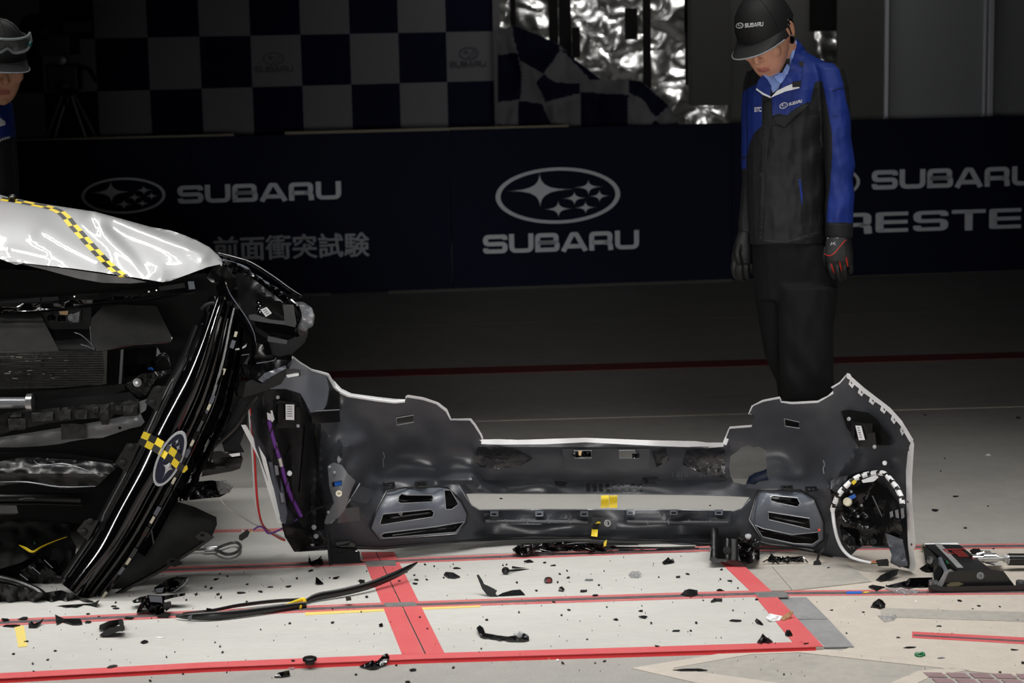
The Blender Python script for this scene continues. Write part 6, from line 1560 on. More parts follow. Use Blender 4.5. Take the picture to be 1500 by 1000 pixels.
tube('goggle_strap', [gog(math.radians(a), .084, -.002) for a in range(72, 292, 15)], .007, 'black_matte', gg, n=6, flat=1)
def j2(x, y, c):
    return 0 if y < 203 + (x - 0) * -.15 else 1
jk2 = solid('jacket', [rings(to2, YL), rings(ar2, YL), rings(ar2b, YL)], .007, ['jacket_blue', 'jacket_black'], man2, j2, 5)
jt2 = bvh(jk2)
for pl in ([(-10, 168), (0, 172), (8, 178), (8, 183), (0, 185), (-12, 178)],):
    patch('collar_facing', pl, jt2, 'zip_white', man2, 3, .006, .004, label='white collar facing')
patch('collar', [(-30, 132), (-4, 143), (2, 160), (4, 172), (-10, 168), (-26, 150)], jt2, 'jacket_blue', man2, 4, .012, .008)
decal('jacket_print', emblem2d(4.6, 3.4, .16), slant(-3, 206, -.2), jt2, 'logo_white', man2, .003)
decal('jacket_print', word2d('SUBARU', 3.6, 12), slant(2.5, 206, -.3), jt2, 'logo_white', man2, .003)
solid('trousers', [rings(hp2_, YL), rings(l2a, YL), rings(l2b, YL)], .009, ['trouser_black'], man2, None, 5)
_m = man; man = man2
shoe(-5, 722, -2, 704, .045); shoe(-48, 722, -46, 704, .045)
man = _m
# ================================================================== DEBRIS ON THE FLOOR
rng = random.Random(21)
def piece_vf(x, y, w, h, ang=None, bend=.0, n=7, lean=.35, rg=rng):
    """irregular broken plate: w, h = size seen in the picture (px)"""
    g = gz(x, y); base = FL(x, y + h * .35, g); s = mpp(base.y)
    L = w * s; zh = max(.004, lean * h * s); dep = max(.010, (1 - lean) * h * s / .27)
    dep = min(dep, L * 1.6)
    a0 = rg.uniform(0, 6.28); pts = []
    for k in range(n):
        t = 2 * math.pi * k / n + rg.uniform(-.4, .4); r = rg.uniform(.5, 1.12)
        pts.append((math.cos(t + .3) * r * L / 2, math.sin(t + .3) * r * dep / 2))
    th = min(.006, max(.0025, zh * .5)); V = []; B = []
    rot_ = ang if ang is not None else rg.uniform(-.25, .25)
    c, sn = math.cos(rot_), math.sin(rot_); tx, ty = rg.uniform(-1, 1), rg.uniform(.2, 1)
    mz = 1e9; raw = []
    for (px_, py_) in pts + [(0, 0)]:
        z = zh * (.5 + .5 * (px_ / (L / 2 + 1e-6) * tx * .6 + py_ / (dep / 2 + 1e-6) * ty * .6)) + bend * zh * (1 - (2 * px_ / L) ** 2)
        raw.append((px_ * c - py_ * sn, px_ * sn + py_ * c, z)); mz = min(mz, z)
    cx = base.x; cy = base.y
    top = [Vector((cx + a, cy + b, g + z - mz + th)) for a, b, z in raw]
    F = [(n, k, (k + 1) % n) for k in range(n)]
    bot = [Vector((v.x, v.y, max(g, v.z - th * 1.0))) for v in top]
    return shell(top, F, bot)
def debris(name, x, y, w, h, mat='black_semi', label=None, cat='debris', group=None, **kw):
    V, G = piece_vf(x, y, w, h, **kw)
    o = mesh(name, V, G, mat)
    return tag(o, label, cat, group)
# (x, y, w, h) of the countless little pieces, as far as the photo shows them
crumbs = [(316, 847, 8, 5), (301, 859, 6, 3), (309, 861, 7, 3), (288, 870, 4, 2), (319, 871, 4, 2), (324, 875, 3, 2), (322, 840, 4, 2), (333, 844, 5, 2), (273, 879, 4, 2), (170, 882, 4, 2.4), (129, 899, 8, 2.6), (145, 903, 4, 3),
 (39, 939, 8, 2.6), (20, 957, 5.5, 4), (81, 953, 6, 2.6), (70, 966, 5.5, 2.6), (48, 972, 4, 3), (49, 983, 4, 2), (244, 962, 4, 3), (256, 955, 2.5, 1.6), (315, 941, 3, 1.6), (323, 947, 3, 2), (326, 955, 5, 3), (332, 985, 3, 2), (220, 997, 4, 3), (268, 987, 4, 2.4),
 (382, 866, 8, 4), (435, 846, 5, 4), (455, 835, 8, 4), (483, 846, 3, 3), (537, 836, 3, 3), (562, 845, 6, 2), (585, 851, 5, 2), (625, 849, 4, 2), (623, 826, 4.5, 3), (636, 829, 4.5, 2.6), (629, 811, 4.5, 2.6), (537, 874, 5, 3), (362, 881, 5, 2.6), (323, 876, 3, 2), (320, 870, 6, 2.6), (287, 871, 4, 3),
 (487, 911, 9, 4), (424, 913, 5, 2.4), (382, 922, 3, 2), (529, 896, 2.4, 2), (615, 904, 4, 3), (626, 921, 4, 2.4), (322, 947, 2.6, 2), (521, 988, 5, 2.6), (581, 974, 4, 2.6), (597, 997, 8, 8), (429, 968, 7, 2.6), (487, 892, 3, 2),
 (757, 853, 4, 3), (786, 865, 5, 2), (831, 836, 3, 2), (885, 836, 3, 2.4), (817, 853, 4, 1.6), (965, 845, 3.4, 2.6), (978, 823, 1, 1), (811, 882, 5, 1.8), (760, 896, 5.5, 4), (713, 907, 5.5, 4.4), (833, 893, 6, 3), (823, 901, 4, 2.2), (889, 889, 3, 2.4), (954, 912, 4, 2.6), (940, 887, 2.6, 2), (860, 936, 3.4, 2), (705, 950, 4, 2), (824, 970, 6.5, 5.5), (886, 968, 7, 3), (664, 978, 5, 2.4), (615, 904, 3, 2.6), (872, 971, 4, 2),
 (994, 845, 8, 2.4), (1057, 834, 4, 2.6), (1055, 848, 3.6, 3), (1081, 861, 3.4, 2.6), (1108, 877, 6.5, 4.5), (1030, 879, 3.4, 2.4), (1020, 912, 4.5, 3), (954, 913, 4, 2.6), (1012, 924, 4.5, 1.8), (1074, 894, 3, 2), (1181, 943, 10, 1.8), (1225, 939, 5, 3), (1202, 911, 6, 2.6), (1213, 912, 7, 3),
 (664, 826, 3, 2), (607, 842, 4, 3), (612, 850, 3, 1.6), (650, 846, 4, 1.8), (596, 838, 4, 2), (737, 828, 4, 1.8), (742, 827, 5, 1.6), (833, 846, 6, 2.2), (820, 841, 4, 1.4)]
bare = [(1148, 988, 4, 2.6), (1133, 837, 6, 3), (1152, 836, 4, 2), (1210, 842, 5.5, 3.4), (1147, 847, 6, 2), (1218, 894, 5, 2.4), (1265, 897, 5, 2.2), (1240, 928, 3.6, 2.4), (1414, 773, 6, 2.6), (1299, 858, 3, 2), (1406, 880, 11, 3.6), (1434, 887, 7, 4), (1465, 889, 4.5, 2.4), (1425, 892, 4, 1.8), (1219, 894, 5, 2.2), (1375, 917, 11, 3.6), (1395, 928, 3.4, 2.6), (1374, 928, 3.4, 2.4), (1316, 934, 8, 3), (1491, 909, 3.6, 2.6), (1498, 971, 7, 5), (1465, 985, 5, 3), (1346, 866, 2, 1), (1400, 726, 12, 3.6), (1370, 746, 12, 6), (1492, 611, 10, 4), (1355, 607, 7, 3), (1447, 741, 3, 1.6), (1378, 690, 3, 1.6), (726, 729, 1, 1), (1384, 671, 3, 1.8), (1040, 741, 3, 1.4), (1455, 804, 5, 2)]
spl = [(166, 888, 12, 2), (170, 891, 10, 1.8), (353, 868, 16, 3), (396, 860, 9, 1.4), (362, 856, 6, 1.6), (610, 849, 8, 2), (609, 855, 9, 1.8), (604, 982, 12, 2.6), (753, 964, 8, 2.4), (798, 824, 7, 1.8), (811, 828, 11, 2.2), (668, 832, 14, 3), (877, 857, 4, 1.6), (939, 895, 8, 2), (990, 924, 17, 2.6), (605, 981, 11, 3), (1008, 841, 7, 1.8), (1069, 851, 8, 1.8), (962, 946, 9, 3.4), (188, 905, 20, 4), (19, 916, 36, 4.5)]
splb = [(1213, 847, 18, 2.4), (1333, 948, 30, 4), (1485, 952, 16, 3.2), (1270, 749, 5, 2)]
ORD = 'first second third fourth fifth sixth seventh eighth ninth tenth eleventh twelfth thirteenth fourteenth fifteenth sixteenth seventeenth eighteenth nineteenth twentieth'.split() + ['twenty-' + o for o in 'first second third fourth fifth sixth seventh eighth ninth'.split()] + ['thirtieth']
def railY(x): return 911 - 42 * x / 1120
def zone(x, y):
    if gz(x, y) > 0:
        a = 'behind the middle rail' if y < railY(x) else 'before the middle rail'
        sx = 531 + (y - 808) * .45
        b = 'left of the red stripe' if x < sx else ('on the wide red stripe' if x < sx + 58 else ('between the red stripes' if x < 1060 + (y - 829) * .95 else 'on the right red stripe'))
        return a + ', ' + b
    if y > 940 and x < 1130: return 'on the grey floor in front of the slab'
    if y < 800: return 'on the dark floor behind the bumper'
    return 'on bare concrete beyond the slab, ' + ('by the grey plates' if x < 1260 else ('near the equipment housing' if y < 905 else 'by the front red line'))
ALL = {}
for (L_, nm) in ((crumbs, 'plastic_crumb'), (bare, 'plastic_crumb'), (spl, 'plastic_splinter'), (splb, 'plastic_splinter')):
    for (x, y, w_, h_) in L_:
        if w_ > 1: ALL.setdefault((nm, zone(x, y)), []).append((x, y, w_, h_))
for (nm, zn), L_ in ALL.items():
    L_.sort(); what = 'black crumb' if nm == 'plastic_crumb' else 'black splinter'
    for i, (x, y, w_, h_) in enumerate(L_):
        lb_ = ('only ' + what + ' ' + zn) if len(L_) == 1 else ORD[i] + ' ' + what + ' from left ' + zn
        debris(nm, x, y, w_, h_, rng.choice(['black_semi', 'black_matte', 'black_semi']), lb_, 'debris', what.split()[-1] + 's ' + zn, n=rng.choice([5, 6, 7]) if nm == 'plastic_crumb' else 6)
# dust-fine specks nobody could count
mb = MB()
for k in range(300):
    x = rng.uniform(30, 1490); y = 815 + 180 * rng.random() ** 1.25
    if y < 835 and (x < 420 or x > 1250): y += 40
    V, G = piece_vf(x, y, rng.uniform(.6, 1.5), rng.uniform(.4, 1.0), n=4); mb.add(V, G)
o = mb.build('plastic_dust', 'black_matte'); tag(o, 'dust-fine black specks sprinkled all over the concrete floor', 'dust', kind='stuff')

# ---- single pieces worth their own words
def flat(name, pts, mat, label, cat='debris', h=.012, z=.0, th=.004, grid=5, crumple=None, group=None):
    """bent sheet resting on the floor: (x, y, lift px) outline; the lift is height above the floor"""
    lift = idw([(a, b, c) for a, b, c in pts], 2.5)
    v, F = tri2d(dens([(a, b) for a, b, _ in pts], grid * 1.5), [], grid)
    top = []
    for (x, y) in v:
        hh = max(0, lift(x, y)); 
        if crumple: hh = max(0, hh + crumple[1] * noise.noise(Vector((x / crumple[0], y / crumple[0], 1.1))))
        q = FL(x, y + hh, gz(x, y + hh)); s = mpp(q.y) * 1.02
        top.append(Vector((q.x, q.y, q.z + hh * s + th)))
    V, G = shell(top, F, [p - Vector((0, 0, th * .95)) for p in top])
    o = _sm(mesh(name, V, G, mat), 35); return tag(o, label, cat, group)
flat('folded_shard', [(81, 901, 8), (90, 906, 3), (96, 908, 2), (118, 908, 2), (121, 915, 0), (106, 916, 0), (92, 912, 0), (83, 916, 0)], 'black_semi', 'arrow-shaped bent black plastic sheet left of the folded bracket on the pale slab')
debris('plastic_shard', 129, 910, 15, 5, 'black_matte', 'small black shard beside the tail of the arrow-shaped sheet')
debris('plastic_shard', 9, 907, 14, 8, 'black_semi', 'black plastic flake at the far left edge beside the red rail', lean=.6)
debris('plastic_shard', 34, 905, 15, 6, 'black_matte', 'low black lump left of the arrow-shaped sheet on the red rail')
flat('bent_shard', [(42, 913, 5), (47, 911, 6), (50, 915, 2), (58, 912, 3), (64, 907, 7), (60, 914, 2), (54, 920, 0), (42, 920, 0)], 'black_semi', 'winged black shard above the strip of yellow floor tape')
# folded bracket
t = thing('plastic_bracket', 'folded black plastic bracket with glossy end, on the slab left of centre', 'debris', FL(165, 928, SLAB))
def pbox(name, pts, Y, th, mat, parent, **kw): return relief(name, pts, Y, mat, parent, [], grid=None, step=20, thick=th, smooth=False, **kw)
yb = FY(165, 930, SLAB)
pbox('bracket_arm', [(146, 915), (160, 909), (178, 906), (182, 912), (165, 918), (150, 922), (145, 920)], yb + .03, .05, 'black_semi', t)
pbox('bracket_arm', [(146, 929), (160, 919), (174, 917), (182, 922), (170, 926), (160, 930), (150, 932)], yb - .02, .04, 'black_semi', t)
pbox('bracket_end', [(173, 909), (180, 906), (183, 922), (178, 925)], yb - .03, .05, 'black_gloss', t)
# two broken clip assemblies
t = thing('clip_assembly', 'glossy broken plastic assembly nearest the wheel-arch liner', 'debris', FL(250, 866, SLAB)); yb = FY(250, 868, SLAB)
relief('clip_body', [(226, 860), (234, 855), (246, 848), (258, 844), (274, 845), (277, 848), (268, 856), (258, 866), (244, 868), (230, 868)], yb, 'black_crumple', t, [], grid=3.5, thick=.05, crumple=(6, .03))
pbox('clip_rib', [(228, 862), (240, 860), (238, 867), (229, 868)], yb - .012, .02, 'bezel_grey', t)
tube_px('clip_edge', [(254, 867, yb - .01), (268, 857, yb - .01), (276, 847, yb - .01)], .8, 'rim_light', t, n=5)
t = thing('sensor_bracket', 'black sensor bracket with pale square face, standing on the red rail', 'debris', FL(228, 900, SLAB)); yb = FY(228, 901, SLAB)
relief('bracket_base', [(193, 880), (205, 874), (216, 872), (240, 872), (272, 868), (271, 872), (250, 876), (238, 880), (222, 882), (196, 883)], yb + .06, 'black_semi', t, [], grid=4, thick=.03, crumple=(6, .02))
relief('bracket_body', [(216, 871), (238, 872), (242, 884), (240, 900), (228, 902), (218, 896), (212, 886), (206, 896), (200, 896), (204, 886), (212, 876)], yb, 'black_gloss', t, [], grid=4, thick=.05, crumple=(7, .02))
pbox('sensor_face', [(218, 872.5), (237, 873), (238, 882), (220, 881)], yb - .012, .012, 'bezel_grey', t)
relief('bracket_wing', [(240, 882), (250, 880), (252, 888), (244, 895), (239, 890)], yb - .005, 'black_semi', t, [], grid=4, thick=.03)
pbox('bracket_foot', [(230, 903), (236, 898), (249, 897), (246, 905)], yb - .03, .03, 'black_matte', t)
debris('plastic_shard', 212, 939, 13, 6, 'black_semi', 'lone oval black shard left of the white sliver', n=8)
debris('white_sliver', 234, 934, 20, 2.4, 'label_white', 'thin white sliver on the pale slab', n=6)
debris('plastic_shard', 164, 975, 23, 6, 'black_semi', 'flat grey-black shard just above the red slab edge at left', ang=.35)
debris('plastic_shard', 423, 858, 12, 4, 'black_semi', 'lens-shaped black shard behind the curved trim strip')
flat('tent_shard', [(462, 856, 0), (463, 846, 8), (466, 848, 5), (474, 856, 0), (466, 857, 0)], 'black_gloss', 'small tent-shaped shard standing behind the curved trim strip')
debris('plastic_shard', 492, 846, 12, 5, 'black_crumple', 'rough black lump right of the small tent-shaped shard', lean=.7)
debris('plastic_shard', 572, 841, 7, 4, 'black_semi', 'small black shard on the red stripe close to the strip tip')
debris('plastic_shard', 559, 915, 10, 7, 'black_crumple', 'little black lump left of the wide red stripe in front of the rail', lean=.7)
# round knurled cap
t = thing('knurled_knob', 'round knurled black plastic cap on the red slab edge', 'knob', FL(454, 972, SLAB)); c = FL(454, 972, SLAB); s_ = mpp(c.y)
lathe('cap_base', [(7 * s_, 0), (7 * s_, 4 * s_), (6 * s_, 5 * s_)], c, (0, 0, 1), 'black_semi', t, 20)
lathe('cap_rim', [(8.5 * s_, 4.5 * s_), (10 * s_, 5.5 * s_), (10 * s_, 9.5 * s_), (8.5 * s_, 10.5 * s_), (.0003, 10.3 * s_)], c, (0, 0, 1), 'black_semi', t, 24)
for k in range(20):
    a = 2 * math.pi * k / 20; box('knurl', c + Vector((10 * s_ * math.cos(a), 10 * s_ * math.sin(a), 7.5 * s_)), (.0022, .0022, 4 * s_), 'black_matte', t, rot(z=math.degrees(a)), 0)
debris('clear_chip', 427, 978, 11, 5.5, 'clear_film', 'crumpled clear plastic chip below the red edge left of centre', lean=.6)
debris('white_chip', 492, 971, 5, 2.6, 'label_white', 'tiny white chip below the red edge right of the round cap')
debris('white_chip', 817, 967, 5, 2.4, 'label_white', 'tiny white chip below the red edge near the frame middle')
debris('tan_chip', 804, 964, 4, 4, 'tan_tape', 'tiny tan chip touching the red slab edge')
flat('plastic_shard', [(402, 993, 0), (408, 987, 4), (424, 983, 6), (425, 990, 1), (412, 993, 0)], 'black_gloss', 'angular glossy shard in front of the red slab edge at left')
flat('curved_shard', [(527, 977, 1), (540, 972, 4), (546, 968, 7), (549, 973, 2), (556, 967, 6), (562, 960, 12), (568, 958, 14), (571, 964, 8), (567, 971, 4), (558, 978, 0), (536, 980, 0)], 'black_gloss', 'curled glossy black shard below the wide red stripe', grid=4)
flat('plastic_shard', [(650, 843, 0), (653, 839, 3), (664, 840, 3), (674, 846, 0), (656, 847, 0)], 'black_semi', 'wedge-shaped black shard right of the strip tip')
# ball-joint pin, round plug
t = thing('ball_joint_pin', 'black pin with a round head and two prongs lying on the slab', 'debris', FL(741, 839, SLAB)); yb = FY(741, 841, SLAB)
lathe('pin_head', [(.004, -.006), (.011, -.004), (.011, .003), (.007, .005), (.0003, .006)], P(740.5, 835.5, yb), -ray(740, 836), 'black_semi', t, 16)
tube_px('prong', [(744, 836, yb + .01), (756, 834.5, yb + .03), (775, 834, yb + .05)], [1.8, 1.6, 1.2], 'black_semi', t, n=7, spline=False)
tube_px('prong', [(750, 830, yb + .06), (760, 832, yb + .06), (776, 833.5, yb + .06)], [1.6, 1.8, 1.2], 'black_matte', t, n=7, spline=False)
t = thing('round_plug', 'round black plug with a red face lying on the slab', 'plug', FL(805, 855, SLAB)); yb = FY(805, 855, SLAB)
ax = (-ray(805, 850) + Vector((.25, 0, 0)))
lathe('plug_body', [(.008, -.016), (.0105, -.014), (.0105, 0), (.009, .001)], P(804, 850, yb + .006), ax, 'black_semi', t, 18)
lathe('plug_face', [(.0066, .0005), (.0066, .002), (.0003, .0022)], P(804, 850, yb + .006), ax, 'worn_red', t, 16)
# V-shaped shard
t = thing('split_shard', 'V-shaped black shard, one blade standing and one lying, right of centre foreground', 'debris', FL(726, 874, SLAB)); yb = FY(726, 874, SLAB)
relief('standing_blade', [(698, 842), (701, 841), (707, 850), (709, 855), (716, 858), (724, 862), (728, 865), (726, 869), (730, 874), (720, 874), (713, 871), (706, 862)], lambda x, y: yb + (874 - y) * .0012, 'black_semi', t, [], grid=4, thick=.004)
relief('lying_blade', [(727, 873), (736, 868), (750, 864), (762, 863), (768, 869), (771, 874), (760, 873), (742, 874)], lambda x, y: yb + (874 - y) * .004, 'black_semi', t, [], grid=4, thick=.004)
debris('plastic_shard', 775, 821, 15, 6, 'black_semi', 'curled black shard under the front of the wire tangle')
flat('plastic_shard', [(818, 866, 0), (819, 862, 3), (823, 860, 4), (827, 864, 1), (825, 867, 0)], 'black_semi', 'pentagonal black shard below the red-faced plug')
debris('plastic_shard', 854, 865, 16, 5.5, 'black_matte', 'flat black flake between the plug and the middle rail', lean=.5)
debris('plastic_shard', 871, 872, 14, 3.6, 'black_semi', 'narrow black shard touching the middle rail')
debris('silver_sliver', 863, 849, 15, 3, 'bracket_grey', 'silver-grey sliver right of the red-faced plug', n=6)
flat('clear_film', [(920, 842, 1), (926, 838, 4), (936, 838, 4), (940, 842, 1), (936, 846, 0), (924, 846, 0)], 'clear_film', 'crumpled bit of clear plastic on the slab behind the middle rail', cat='film', grid=2.5, crumple=(3, 4))
flat('plastic_shard', [(970, 825, 0), (976, 820, 4), (979, 817, 7), (982, 821, 3), (986, 819, 5), (988, 824, 0), (980, 826, 0), (972, 827, 0)], 'black_crumple', 'jagged little black heap on the slab under the bumper right half', grid=3)
flat('crumpled_strip', [(698, 921, 3), (703, 917, 7), (708, 921, 5), (711, 929, 1), (728, 932, 2), (744, 934, 2), (756, 932, 5), (768, 929, 6), (775, 934, 3), (775, 939, 0), (756, 940, 0), (738, 938, 0), (716, 936, 0), (704, 934, 0)], 'black_crumple', 'crumpled curved strip of glossy black and clear plastic, centre foreground', grid=3.5, crumple=(5, 3))
flat('clear_strip', [(752, 930, 6), (762, 926, 9), (774, 931, 6), (770, 935, 3), (758, 935, 3)], 'clear_film', 'clear torn film clinging to the end of the crumpled curved strip', cat='film', grid=3)
flat('plastic_shard', [(997, 872, 0), (1003, 866, 4), (1010, 864, 6), (1022, 866, 4), (1022, 872, 0), (1004, 874, 0)], 'black_semi', 'folded black shard lying across the middle rail')
flat('plastic_shard', [(1041, 882, 0), (1046, 878, 3), (1058, 878, 3), (1058, 881, 1), (1050, 881, 0), (1042, 883, 0)], 'black_semi', 'stepped black shard in front of the middle rail')
debris('shiny_flake', 1055, 864, 12, 4, 'black_crumple', 'shiny crumpled flake behind the middle rail')
debris('plastic_shard', 943, 903, 15, 6, 'black_semi', 'oblong black shard in front of the rail, right of centre', lean=.5)
debris('plastic_shard', 902, 907, 8, 4, 'black_semi', 'smaller dark shard left of the oblong black shard', lean=.6)
debris('plastic_shard', 1079, 907, 27, 8, 'black_gloss', 'flat glossy black plate near the right red stripe', lean=.4)
flat('plastic_shard', [(1106, 910, 3), (1108, 907, 6), (1114, 911, 2), (1118, 916, 0), (1108, 913, 0)], 'black_semi', 'triangular black shard left of the crumpled white scrap')
flat('white_scrap', [(1122, 907, 0), (1128, 900, 5), (1136, 902, 5), (1146, 904, 4), (1142, 910, 0), (1132, 911, 0)], 'label_white', 'crumpled white scrap on the right red stripe', cat='scrap', grid=3, crumple=(4, 3))
flat('amber_film', [(1142, 908, 0), (1150, 902, 4), (1160, 895, 9), (1162, 897, 8), (1156, 906, 1), (1148, 910, 0)], 'amber_film', 'curled clear amber sheet on the right red stripe', cat='film', grid=3)
flat('plastic_shard', [(1109, 942, 0), (1114, 935, 6), (1117, 929, 12), (1122, 934, 7), (1128, 938, 2), (1132, 941, 0), (1120, 942, 0)], 'black_semi', 'spiky black shard by the lower right corner of the slab', grid=3)
flat('plastic_shard', [(1150, 931, 1), (1152, 924, 8), (1157, 924, 8), (1161, 931, 1), (1156, 933, 0)], 'black_matte', 'dark block-like shard on the inner edge of the right red stripe', grid=3)
debris('trim_strip', 1011, 981, 51, 5, 'black_semi', 'long narrow black strip lying in front of the slab', ang=0, n=8)
debris('plastic_shard', 1215, 832, 10, 6, 'black_semi', 'dark shard under the hanging black connector', lean=.6)
# right hand pieces
flat('plate_shard', [(1283, 851, 0), (1290, 844, 5), (1308, 836, 10), (1316, 835, 11), (1314, 842, 5), (1298, 852, 0)], 'black_semi', 'leaning rectangular black plate below the right bumper corner', grid=5)
flat('plate_shard', [(1297, 860, 0), (1308, 857, 2), (1328, 852, 5), (1332, 848, 8), (1366, 847, 8), (1366, 858, 1), (1340, 862, 0), (1320, 861, 0)], 'black_gloss', 'largest glossy black plate, tucked against the equipment housing', grid=5)
flat('plate_shard', [(1347, 834, 0), (1356, 828, 6), (1360, 826, 8), (1368, 832, 4), (1368, 838, 0), (1350, 837, 0)], 'black_semi', 'bent black shard behind the front left corner of the equipment housing', grid=4)
flat('plate_shard', [(1272, 860, 2), (1278, 858, 4), (1296, 861, 1), (1290, 864, 0), (1284, 868, 0), (1280, 864, 1)], 'black_semi', 'hooked black shard crossing the rail at right', grid=4)
debris('yellow_strip', 1271, 868, 19, 3, 'tape_yellow', 'short yellow and green strip on the right rail', n=6)
flat('clear_wrap', [(1296, 862, 1), (1316, 863, 3), (1338, 865, 4), (1352, 868, 1), (1336, 872, 0), (1312, 870, 0)], 'clear_film', 'crumpled clear plastic wrap in front of the equipment housing', cat='film', grid=3, crumple=(5, 4))
debris('yellow_chip', 1330, 871, 6, 2.4, 'tape_yellow', 'tiny yellow chip on the clear plastic wrap')
flat('tent_shard', [(1275, 891, 0), (1279, 884, 6), (1287, 878, 12), (1292, 880, 10), (1297, 886, 4), (1296, 892, 0), (1284, 892, 0)], 'black_semi', 'tent-shaped grey-black shard on the bare floor at right', grid=4)
flat('clear_film', [(1285, 903, 0), (1296, 904, 2), (1312, 902, 4), (1314, 905, 1), (1304, 911, 0), (1296, 912, 0)], 'clear_film', 'crumpled clear film on the bare floor at right', cat='film', grid=3, crumple=(4, 4))
debris('white_chip', 1342, 880, 4, 4, 'label_white', 'small white chip on the bare floor right of the tent-shaped shard')
debris('white_chip', 1447, 665, 9, 5, 'label_white', 'small white chip on the dark floor far right behind the bumper')
t = thing('green_clip', 'small green plastic clip on the bare floor at lower right', 'clip', FL(1346, 961, 0)); c = FL(1346, 961, 0)
tube('clip_ring', [c + Vector((.008 * math.cos(a / 8 * 6.28), .012 * math.sin(a / 8 * 6.28), .004)) for a in range(9)], .003, 'green_plastic', t, n=6)
tube('clip_tab', [c + Vector((-.008, 0, .004)), c + Vector((.010, .004, .008)), c + Vector((.012, -.006, .004))], .003, 'green_plastic', t, n=6)
debris('silver_sliver', 1379, 964, 13, 2.6, 'bracket_grey', 'silver-grey sliver right of the small green clip', n=6)
debris('plastic_shard', 734, 730, 7, 4, 'black_semi', 'lone black shard seen through the long bumper opening', lean=.6)
debris('plastic_shard', 1333, 742, 1.5, 1.2, 'black_semi', 'speck of black plastic beside the right bumper edge')

# ---- curved trim strip, split in two, bound with yellow tape
t = thing('trim_strip', 'long curved black trim strip, cracked and wrapped in yellow tape, lying across the red stripe', 'trim strip', FL(440, 905, SLAB))
def sP(x, y, lift):
    q = FL(x, y + lift, SLAB); return Vector((q.x, q.y, q.z + lift * mpp(q.y) * 1.02))
def swept(name, row, mat, **kw):
    """row: (x, y, width px, lift px) along the strip; flat bar with a rounded top"""
    rr = smooth_poly(row, 5, False); pts = [sP(a, b, l) for a, b, w_, l in rr]; V = []; n = 8
    fr = frames(pts)
    for i, p in enumerate(pts):
        w_ = rr[i][2] * mpp(p.y)
        tn = (pts[min(len(pts) - 1, i + 1)] - pts[max(0, i - 1)]).normalized(); side = Vector((0, 0, 1)); out = tn.cross(side).normalized()
        for k in range(n):
            a = 2 * math.pi * k / n; V.append(p + side * (w_ * .5 * math.sin(a)) + out * (w_ * .28 * math.cos(a)) + Vector((0, 0, w_ * .5)))
    F = [(i * n + k, i * n + (k + 1) % n, (i + 1) * n + (k + 1) % n, (i + 1) * n + k) for i in range(len(pts) - 1) for k in range(n)]
    F.append(tuple(range(n))); F.append(tuple((len(pts) - 1) * n + k for k in range(n)))
    return _sm(mesh(name, V, F, mat, t, **kw), 50)
swept('long_half', [(258, 904, 4, 3), (275, 907, 9, 2), (310, 908, 13, 1), (350, 904, 12, 1), (400, 897, 11, 1), (440, 891, 10, 1), (449, 890, 9, 1)], 'black_semi')
swept('back_half', [(268, 899, 3, 3), (310, 896, 5, 3), (350, 889, 6, 3), (400, 883, 6, 3), (440, 880, 5, 2)], 'black_semi')
swept('short_half', [(440, 887, 4, 1), (462, 880, 12, 1), (500, 873, 12.5, 2), (540, 863, 12.5, 4), (575, 849, 12, 9), (598, 836, 9, 15), (612, 824, 2.5, 21)], 'black_semi')
for (x, y) in ((306, 893), (530, 851), (510, 876)):
    pbox('strip_clip', [(x - 4, y - 3), (x + 4, y - 2), (x + 5, y + 3), (x - 3, y + 4)], FY(x, y + 12, SLAB), .02, 'black_semi', t)
pbox('strip_tag', [(523, 850), (530, 850), (540, 855), (538, 858), (528, 854)], FY(530, 862, SLAB), .02, 'black_matte', t)
swept('yellow_tape', [(415, 888, 3, 4), (425, 886, 5, 5), (438, 882, 6, 6), (446, 881, 7, 6), (446, 887, 8, 3)], 'tape_yellow', label='yellow tape round the crack')
swept('yellow_tape', [(440, 892, 6, 1), (445, 886, 6, 4), (448, 882, 5, 6)], 'tape_yellow', label='yellow tape round the crack')
pbox('pale_end', [(275, 903), (282, 899), (280, 908), (276, 909)], FY(278, 909, SLAB) - .02, .004, 'bracket_grey', t)

# ---- wire-rope sling
t = thing('wire_sling', 'grey steel wire-rope sling with loop and crimped sleeve', 'sling', FL(320, 812, SLAB))
tube('rope', [FL(x, y, SLAB + .006) for x, y in ((262, 806), (280, 804.5), (300, 804))], .0042, 'steel_cable', t, n=8)
lathe('sleeve', [(.0085, 0), (.0095, .003), (.0095, .036), (.0085, .039)], FL(299, 804, SLAB + .010), FL(317, 803, SLAB + .010) - FL(300, 804, SLAB + .010), 'screw_metal', t, 14)
lp = [(316, 804), (326, 799), (338, 795), (347, 794.5), (352, 799), (351, 805), (343, 810), (332, 811.5), (324, 809), (316, 805)]
tube('loop', [FL(x, y, SLAB + .008) for x, y in lp], .0048, 'steel_cable', t, n=8)
flat('dark_splatter', [(236, 826, 0), (270, 820, 0), (330, 818, 0), (362, 822, 0), (300, 824, 0), (250, 830, 0)], 'groove', 'dark wet smear on the slab beside the wheel-arch liner', cat='stain', th=.0012, grid=6)

